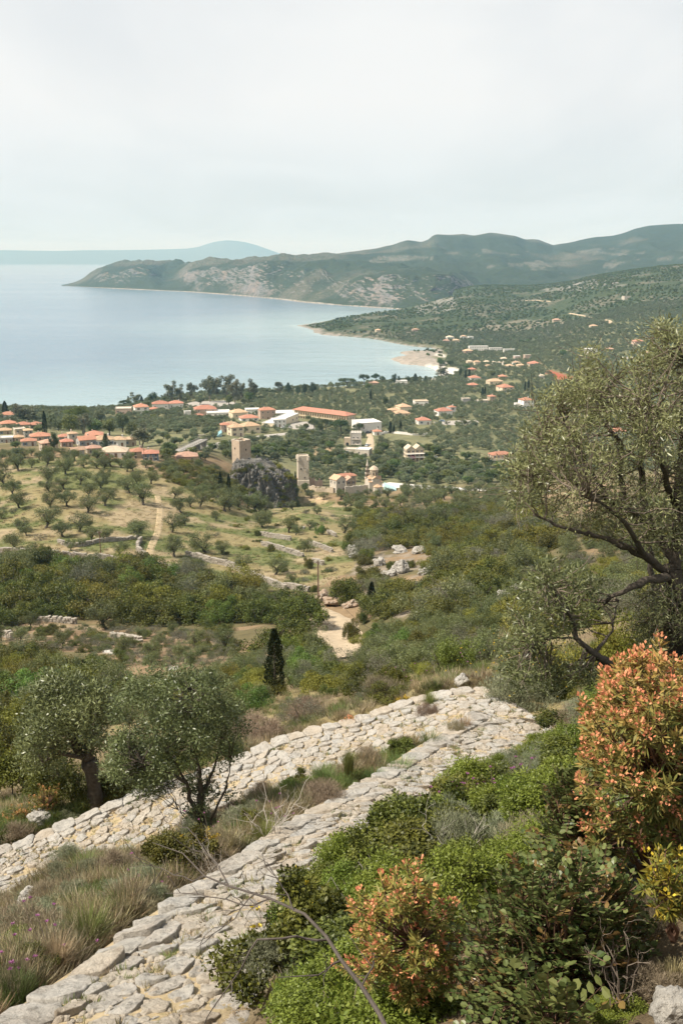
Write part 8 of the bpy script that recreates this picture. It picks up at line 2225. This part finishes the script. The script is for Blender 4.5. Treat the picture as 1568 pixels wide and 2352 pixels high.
# --- bare twigs
M_DEADW = m_simple('bleached_wood', (.40, .36, .31), .9, .3, 9)
M_DARKW = m_simple('dark_dead_wood', (.085, .07, .06), .9, .4, 9)
def twiggy(mb, a, b, r, depth, spread=.6):
    p = bent(a, b, 6, .3); mb.tube(p, np.linspace(r, r * .45, 6), 5 if r > .006 else 3, cap=False)
    if depth == 0: return
    l = np.linalg.norm(b - a)
    for i in range(rng.integers(2, 5)):
        s = p[rng.integers(2, 6)]; d = unit(unit(b - a) + rng.normal(size=3) * spread); twiggy(mb, s, s + d * l * rng.uniform(.35, .6), r * .5, depth - 1, spread)
def dead_shrub(u, v, w, h, label, mat, n=7, r=.008):
    P = hit(u, v, 2.2)[0]; k = P[1] / CP / FPX * 1.05; mb = MB()
    for i in range(n):
        e = np.array([rng.normal() * w * k * .35, rng.normal() * w * k * .25, h * k * rng.uniform(.6, 1.05)]); twiggy(mb, np.array([0, 0, -.03]), e, r, 2)
    o = mb.build('dead_shrub', mat, loc=P); tag(o, label, 'dead shrub')
dead_shrub(625, 1940, 130, 120, 'bleached white dead shrub on the slope between the flights', M_DEADW, 8, .009)
dead_shrub(1290, 1800, 140, 110, 'tangle of grey bare twigs under the coral spurge', M_DEADW, 9)
dead_shrub(520, 2030, 200, 90, 'fine grey dead twigs beside the near flight', M_DEADW, 9, .006)
dead_shrub(860, 2120, 160, 110, 'grey bare twigs behind the left spurge', M_DEADW, 7, .006)
dead_shrub(1425, 2330, 150, 170, 'upright grey thorn twig with small leaves at the bottom right', M_TWIG, 6, .005)
dead_shrub(1040, 2010, 130, 110, 'long pale leaning stalks over the silvery bush', M_DEADW, 6, .005)
mb = MB(); B_ = [at(u, v, Y) for u, v, Y in [(905, 2400, 3.7), (872, 2330, 3.9), (830, 2265, 4.05), (784, 2206, 4.2), (750, 2152, 4.35), (700, 2100, 4.5), (620, 2064, 4.7), (525, 2035, 4.95), (470, 2012, 5.1), (420, 1960, 5.4), (350, 1935, 5.7)]]
B_ = np.array(B_); R0 = B_[0].copy()
mb.tube(B_ - R0, np.interp(np.arange(11), [0, 3, 7, 10], [.013, .010, .006, .002]), 7)
for (pts, r) in [([(752, 2158, 4.35), (680, 2150, 4.3), (592, 2158, 4.3), (552, 2228, 4.25), (500, 2300, 4.2), (468, 2360, 4.2)], .007), ([(700, 2100, 4.5), (650, 2040, 4.7), (610, 1990, 4.9)], .005), ([(620, 2064, 4.7), (560, 2080, 4.8), (480, 2060, 5.0), (380, 2052, 5.2)], .005),
                 ([(525, 2035, 4.95), (500, 1985, 5.1), (430, 1900, 5.5), (385, 1890, 5.7)], .005), ([(784, 2206, 4.2), (730, 2240, 4.1), (640, 2245, 4.1)], .006), ([(830, 2265, 4.05), (860, 2200, 4.2), (868, 2120, 4.4)], .006), ([(470, 2012, 5.1), (400, 2010, 5.3), (300, 1990, 5.6)], .004), ([(590, 2050, 4.8), (540, 2110, 4.7), (470, 2150, 4.7)], .004)]:
    Q = np.array([at(*p) for p in pts]) - R0
    Q2 = np.concatenate([bent(Q[i], Q[i + 1], 4, .2)[:-1] for i in range(len(Q) - 1)] + [Q[-1:]])
    mb.tube(Q2, np.linspace(r, r * .35, len(Q2)), 5)
    for i in range(5):
        s = Q2[rng.integers(1, len(Q2))]; e = s + unit(Q[-1] - Q[0] + rng.normal(size=3) * .9 * np.linalg.norm(Q[-1] - Q[0])) * rng.uniform(.08, .28); mb.tube(bent(s, e, 4, .3), [.003, .0025, .002, .0012], 3, cap=False)
o = mb.build('dead_branch', M_DARKW, loc=R0); tag(o, 'long dark leafless branch reaching left over the stone path', 'branch')

# --- boulders close by
for (u, v, w, h, mat, lab) in [(1430, 2080, 130, 150, 1, 'grey boulder under the coral spurge'), (1545, 2352, 110, 100, 1, 'pale boulder in the bottom right corner'), (1390, 1960, 70, 40, 1, 'low grey rock left of the grey boulder'), (65, 2085, 60, 60, 1, 'rounded rock in the grass at the left slope'),
                           (1062, 1577, 34, 36, 1, 'upright rock standing behind the path bend'), (95, 1890, 60, 40, 1, 'rough stones beyond the left path wall'), (1330, 1640, 60, 26, 1, 'flat stone at the inner end of the path')]:
    P = hit(u, v, 2.2)[0]; k = P[1] / CP / FPX * 1.05
    o = bpy.data.objects.new('boulder', rock_mesh('boulder', M_STONE[2], 4, .55, .9, int(u))); link(o); o.location = [float(c) for c in P + [0, w * k * .15, h * k * .3]]; o.scale = (float(w * k * .52), float(w * k * .45), float(h * k * .62)); tag(o, lab, 'rock')

# ------------------------------------------------------------------ the three near olives
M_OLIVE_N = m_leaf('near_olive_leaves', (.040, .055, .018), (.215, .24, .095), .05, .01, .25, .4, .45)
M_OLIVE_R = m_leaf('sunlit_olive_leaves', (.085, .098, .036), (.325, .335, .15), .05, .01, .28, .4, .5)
def clusters_in(poly, Yc, depth, n):
    pl = np.array(poly, float)
    U = rng.uniform(pl[:, 0].min(), pl[:, 0].max(), n * 4); V_ = rng.uniform(pl[:, 1].min(), pl[:, 1].max(), n * 4)
    m = in_poly(U, V_, pl); U, V_ = U[m][:n], V_[m][:n]
    ed, _ = line_dist(U, V_, pl, True); half = max(np.ptp(pl[:, 0]), np.ptp(pl[:, 1])) / 2
    b = np.sqrt(1 - (1 - np.clip(ed / (half * .7), 0, 1)) ** 2)
    return at(U, V_, Yc + depth * b * rng.uniform(-1, 1, len(U)))
def hero_olive(label, root_pt, limbs, C, rad, per, L, W, leafmat, bark, twigs=0, twig_len=.3, name='olive_tree'):
    """limbs: list of (points, r0, r1) in world coordinates; C: leaf clump centres."""
    o = empty(name, root_pt); tag(o, label, 'olive tree'); R0 = np.asarray(root_pt, float)
    tr = MB(); tw = MB(); cr = MB(); skel = []
    for pts, r0_, r1_ in limbs:
        pts = np.array(pts, float)
        Q = np.concatenate([bent(pts[i], pts[i + 1], 5, .14)[:-1] for i in range(len(pts) - 1)] + [pts[-1:]])
        rr_ = np.linspace(r0_, r1_, len(Q)) * (1 + .12 * rng.normal(size=len(Q)))
        tr.tube(Q - R0, rr_, 8); skel.append(Q)
    skel = np.concatenate(skel)
    for c in C:
        near_ = skel[np.argsort(((skel - c) ** 2).sum(1))[:4]]; s = near_[rng.integers(len(near_))]
        q = bent(s, c, 6, .22, -.02); tw.tube(q - R0, np.linspace(.011, .003, 6), 4, cap=False)
        if twigs:
            for _ in range(twigs):
                a = q[rng.integers(2, 6)]; e = a + unit(c - s + rng.normal(size=3) * np.linalg.norm(c - s) * .8) * twig_len * rng.uniform(.5, 1.2)
                tw.tube(bent(a, e, 4, .2) - R0, [.004, .0035, .0025, .0015], 3, cap=False)
    clump_leaves(cr, C - R0, rad * rng.uniform(.75, 1.3, len(C)), per, L, W, 0, .3, .85, None, .5, .15)
    tr.build('trunk', bark, o, smooth=True); tw.build('twigs', M_TWIG if twigs else bark, o); cr.build('crown', leafmat, o, tone=True)
    return o
def poly0(f, pts): return [(FR[f][0] * a + FR[f][1], FR[f][0] * b + FR[f][2]) for a, b in pts]
FR['N'] = (.5, 0, 1474)
# middle olive beside the far flight
G = hit(465, 1925, 5)[0]; Y0 = G[1]
cp_ = poly0('N', [(500, 570), (500, 440), (540, 270), (640, 160), (760, 115), (900, 130), (1040, 200), (1120, 320), (1140, 430), (1080, 520), (980, 600), (900, 650), (850, 640), (720, 690), (570, 670), (510, 620)])
C = np.concatenate([clusters_in(cp_, Y0 + .1, 1.1, 175), clusters_in(T2([(400, 1800), (540, 1790), (530, 1850), (490, 1890), (430, 1890)]), Y0 + .2, .5, 14)])
lm = [([G - [0, 0, .3], at(466, 1880, Y0), at(462, 1820, Y0), at(455, 1760, Y0)], .085, .045), ([G - [.05, 0, .3], at(450, 1870, Y0 - .1), at(430, 1800, Y0 - .2), at(380, 1720, Y0 - .3)], .06, .02), ([at(462, 1830, Y0), at(490, 1770, Y0 + .2), at(510, 1690, Y0 + .2)], .04, .015),
      ([at(456, 1770, Y0), at(440, 1680, Y0 + .2), at(430, 1580, Y0 + .1)], .045, .012), ([G - [-.1, 0, .3], at(486, 1880, Y0 - .1), at(520, 1810, Y0 - .2), at(530, 1740, Y0 - .2)], .035, .01), ([at(430, 1800, Y0 - .2), at(360, 1760, Y0 - .5), at(300, 1740, Y0 - .4)], .03, .01), ([G, at(440, 1900, Y0 - .2), at(410, 1860, Y0 - .3)], .02, .006)]
hero_olive('bushy olive standing between the two flights of the path', G, lm, C, .25, 150, .078, .026, M_OLIVE_N, M_BARK)
# old olive at the left beyond the path
G = hit(215, 1842, 22)[0]; Y0 = G[1]
cp_ = poly0('N', [(110, 590), (100, 430), (160, 260), (200, 180), (280, 150), (370, 190), (470, 200), (500, 330), (490, 470), (400, 510), (300, 470), (220, 560)])
C = clusters_in(cp_, Y0, 1.7, 150)
lm = [([G - [0, 0, .4], at(213, 1790, Y0), at(205, 1745, Y0)], .22, .17), ([at(205, 1745, Y0), at(180, 1730, Y0), at(150, 1660, Y0), at(120, 1620, Y0)], .12, .03), ([at(205, 1740, Y0), at(215, 1690, Y0), at(230, 1630, Y0 + .4), at(235, 1590, Y0)], .1, .03), ([at(200, 1745, Y0), at(140, 1730, Y0 - .5), at(100, 1750, Y0 - .6)], .07, .02), ([at(205, 1745, Y0), at(180, 1680, Y0 + .6), at(160, 1610, Y0 + .5)], .08, .02)]
hero_olive('old olive with twisted trunk at the left behind the far flight', G, lm, C, .36, 130, .11, .036, M_OLIVE_N, M_BARK)
# big olive at the right
Yr = 9.6
def M_(pts, Y=Yr): return [at(.3467 * p[0] + 1066, .3467 * p[1] + 721, Y + (p[2] if len(p) > 2 else 0)) for p in pts]
base = hit(1552, 1545, 5)[0]
lm = [([base - [0, 0, .4]] + M_([(1415, 2200, .1), (1405, 1900), (1390, 1690)]), .10, .075), (M_([(1390, 1690), (1300, 1690), (1190, 1600, -.1), (1050, 1540, -.2), (950, 1490, -.2), (780, 1450, -.3), (600, 1400, -.3), (450, 1330, -.3)]), .055, .007),
      (M_([(1395, 1690), (1415, 1400, .1), (1425, 1100, .2), (1445, 800, .2), (1470, 400, .2), (1440, 200, .2)]), .07, .016), (M_([(1385, 1660), (1310, 1520, .2), (1250, 1420, .3), (1100, 1310, .2), (950, 1230), (750, 1130), (560, 1060), (380, 1080)]), .045, .007),
      (M_([(1060, 1290, .2), (1030, 1080, .3), (1040, 870, .3), (950, 740, .3), (900, 520, .3)]), .036, .008), (M_([(1370, 1750), (1200, 1760, -.2), (1100, 1810, -.3), (960, 1880, -.3), (880, 1960, -.2)]), .05, .01), (M_([(1250, 1430, .3), (1180, 1200, .6), (1160, 950, .6), (1180, 600, .6), (1260, 300, .5)]), .045, .01),
      (M_([(1420, 1300, .1), (1330, 1050, -.3), (1250, 850, -.4), (1200, 560, -.4)]), .04, .008), (M_([(950, 1230), (800, 980, .2), (700, 800, .2), (620, 640, .2)]), .03, .006), (M_([(750, 1130), (600, 950), (520, 760)]), .02, .005), (M_([(1425, 1100, .2), (1500, 900), (1600, 700)]), .05, .02),
      (M_([(1270, 2180, 1.0), (1268, 1900, 1.0), (1240, 1600, 1.0), (1180, 1350, 1.0)]), .05, .02), (M_([(1190, 1600, -.1), (1060, 1380, -.6), (900, 1250, -.8), (760, 1200, -.8)]), .03, .006)]
top = poly0('M', [(245, 1100), (330, 940), (420, 820), (470, 580), (560, 540), (680, 430), (760, 390), (800, 250), (860, 230), (960, 330), (1080, 360), (1190, 290), (1190, 130), (1300, 80), (1420, 100), (1560, 60), (1700, 300), (1700, 900), (1500, 1650), (1330, 1600), (1000, 1510), (700, 1420), (450, 1330), (300, 1190)])
C = clusters_in(top, Yr, 1.15, 500)
u_, v_, _ = project(C); sparse = in_poly(u_, v_, poly0('M', [(420, 1150), (900, 950), (1450, 800), (1500, 1700), (900, 1550), (450, 1350)]))
C = C[~(sparse & (rng.random(len(C)) < .4))]
C = np.concatenate([C, clusters_in(poly0('M', [(1150, 2150), (1180, 1800), (1300, 1700), (1500, 1650), (1550, 2200), (1300, 2250)]), Yr + .2, .6, 70)])
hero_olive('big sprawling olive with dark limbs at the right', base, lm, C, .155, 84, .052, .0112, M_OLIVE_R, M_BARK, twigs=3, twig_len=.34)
# wild olive growth under it
base2 = hit(1450, 1560, 5)[0]
lm = [(np.vstack([[base2 - [0, 0, .3]], M_([(1000, 2350, -.4), (860, 2250, -.5), (740, 2150, -.5), (700, 2000, -.5), (600, 1900, -.4)])]), .045, .01), (M_([(860, 2250, -.5), (980, 2100, -.4), (1020, 1900, -.3)]), .018, .005), (M_([(740, 2150, -.5), (560, 2150, -.5), (430, 2180, -.5)]), .014, .004), (M_([(700, 2000, -.5), (560, 1800, -.5), (520, 1720, -.5)]), .014, .004)]
low = poly0('M', [(300, 2130), (330, 1900), (420, 1680), (560, 1640), (700, 1650), (850, 1720), (900, 1850), (830, 1980), (760, 2130), (560, 2180), (470, 2330), (900, 2330), (1000, 2450), (300, 2450), (250, 2250)])
hero_olive('silvery wild olive shoots under the big olive', base2, lm, clusters_in(low, Yr - .4, .8, 150), .15, 62, .058, .013, M_OLIVE_N, M_BARK, twigs=1, twig_len=.25)
for (k_, u, v, w, h, lab) in [('olive_bush', 1200, 1560, 190, 120, 'grey wild olive between the path bend and the big olive'), ('oak_yellow', 1290, 1560, 170, 120, 'yellow-green bush behind the silver bushes'), ('olive_bush', 1120, 1520, 190, 110, 'silver olive shrub just beyond the path bend'), ('oak', 1480, 1600, 200, 120, 'dark green bush at the big olive trunk')]:
    plant_px(k_, u, v, w=w, h=h, label=lab, ymin=10, name='slope_bush')
# yellow flowering broom behind
for (u, v, w, h, lab) in [(1400, 1570, 190, 200, 'yellow flowering broom behind the big olive, left'), (1490, 1560, 200, 230, 'yellow flowering broom behind the big olive, middle'), (1330, 1600, 130, 110, 'low yellow flowering broom by the silver bushes'), (1570, 1540, 160, 250, 'yellow flowering broom at the right edge')]:
    o = plant_px('oak_yellow', u, v, w=w, h=h, label=lab, ymin=11, name='broom_bush')

# ------------------------------------------------------------------ ground cover of the near slopes
NT = []
for s in range(5):
    mb = MB(); n = 60
    a = rng.random(n) * 6.28; r = rng.random(n) ** .5 * .10
    p = np.stack([np.cos(a) * r, np.sin(a) * r, np.zeros(n)], 1); d = np.stack([np.cos(a) * .45, np.sin(a) * .45, np.full(n, 1.0)], 1) + rng.normal(size=(n, 3)) * .28
    leaves(mb, p, d, rng.uniform(.08, .36, n), .009, 0, None, .3); NT.append(mb)
M_GRASSGREY = m_leaf('grey_seed_grass', (.19, .16, .10), (.40, .35, .24), .4, .03, .2, .8, .1)
NTD = [t.mesh('near_dry_tuft', M_GRASSDRY, False, True) for t in NT]; NTG = [t.mesh('near_green_tuft', M_GRASSGRN, False, True) for t in NT]; NTR = [t.mesh('near_grey_tuft', M_GRASSGREY, False, True) for t in NT]
LOWL = []
for s in range(3):
    cr = MB(); C = rng.normal(size=(7, 3)) * [.09, .09, .03] + [0, 0, .06]; clump_leaves(cr, C, np.full(7, .08), 34, .035, .018, 0, .4, .8); LOWL.append(cr.mesh('low_leafy_patch', M_SPINY, False, True))
def near_points(poly, n, ymin=2.2, ymax=60, off_path=True):
    pl = np.array(poly); U = rng.uniform(pl[:, 0].min(), pl[:, 0].max(), n); V_ = rng.uniform(pl[:, 1].min(), pl[:, 1].max(), n)
    m = in_poly(U, V_, pl); P = hit(U[m], V_[m], ymin); P = P[~np.isnan(P).any(1)]; P = P[P[:, 1] < ymax]
    if off_path:
        for po, pi in PATHS:
            mid = (po + pi) / 2; d, par = line_dist(P[:, 0], P[:, 1], mid[:, :2]); w = np.linalg.norm(po[:, :2] - pi[:, :2], axis=1)[np.clip(np.round(par).astype(int), 0, 79)] / 2
            P = P[d > w - .02]
    return P
right = [(660, 2370), (700, 2085), (840, 1980), (940, 1900), (1100, 1790), (1245, 1690), (1300, 1640), (1420, 1590), (1600, 1500), (2120, 1500), (2150, 2250), (1640, 1960), (1340, 1960), (1110, 2040), (1000, 2180), (900, 2370)]
slope = [(-480, 2200), (300, 1935), (500, 1845), (700, 1772), (985, 1685), (1050, 1665), (640, 1905), (330, 2115), (160, 2240), (-20, 2360), (-480, 2700)]
scatter(slope, [('near_dry', 'dry grey tuft', .5), ('near_grey', 'grey-green tuft', .25), ('near_oak', 'small dark bush', .15), ('spiny_bush', 'small green bush', .1)], .62, (.35, .85), 'the path slope', 'low bushes on the slope between the flights', ymin=4, ymax=30, per=14, squash=(.5, 1.0), limit=110)
scatter(right, [('spiny_bush', 'bright green bush', .42), ('near_grey', 'grey-green tuft', .2), ('near_oak', 'dark green bush', .26), ('near_dry', 'dry tuft', .12)], .40, (.45, .95), 'the right bank', 'low bushes on the bank right of the path', ymin=2.2, ymax=24, per=15, squash=(.6, 1.05), limit=290)
P = near_points(slope, 36000)
k = fbm(P[:, 0] / 1.1, P[:, 1] / 1.1, 4, 44) + .5
stuff_scatter('dry_grass', P[k < .43], rng.uniform(.35, 1.0, (k < .43).sum()), NTR + NTD[:2], 'grey and straw dry grass on the slope between the flights', tilt=.15)
stuff_scatter('green_grass', P[(k > .49)], rng.uniform(.35, .9, (k > .49).sum()), NTG, 'green grass on the slope between the flights', tilt=.15)
stuff_scatter('mixed_grass', P[(k > .45) & (k < .55)], rng.uniform(.6, 1.3, ((k > .45) & (k < .55)).sum()), NTD + NTR[:2], 'straw grass mixed over the slope between the flights', tilt=.2)
beyond = [(-500, 2160), (240, 1852), (540, 1738), (800, 1652), (960, 1598), (1110, 1580), (1260, 1640), (1420, 1640), (1420, 1480), (1000, 1500), (600, 1600), (250, 1740), (-500, 1850)]
P = near_points(beyond, 22000, ymax=70)
k = fbm(P[:, 0] / 2, P[:, 1] / 2, 4, 45) + .5
stuff_scatter('dry_grass', P[k < .56], rng.uniform(.55, 1.25, (k < .56).sum()), NTD + NTR, 'dry grass beyond the far flight', tilt=.15)
stuff_scatter('green_grass', P[k >= .50], rng.uniform(.6, 1.2, (k >= .50).sum()), NTG, 'green grass beyond the far flight', tilt=.15)
P = near_points(right, 15000, ymax=26)
k = fbm(P[:, 0] / .9, P[:, 1] / .9, 4, 46) + .5
stuff_scatter('undergrowth', P[k > .50], rng.uniform(.5, 1.2, (k > .50).sum()), LOWL, 'small leafy undergrowth on the slope at right', tilt=.2)
stuff_scatter('dry_grass', P[k < .47][::2], rng.uniform(.3, .8, len(P[k < .47][::2])), NTD + NTG[:2] + NTR[:1], 'dry grass between the bushes at right', tilt=.2)
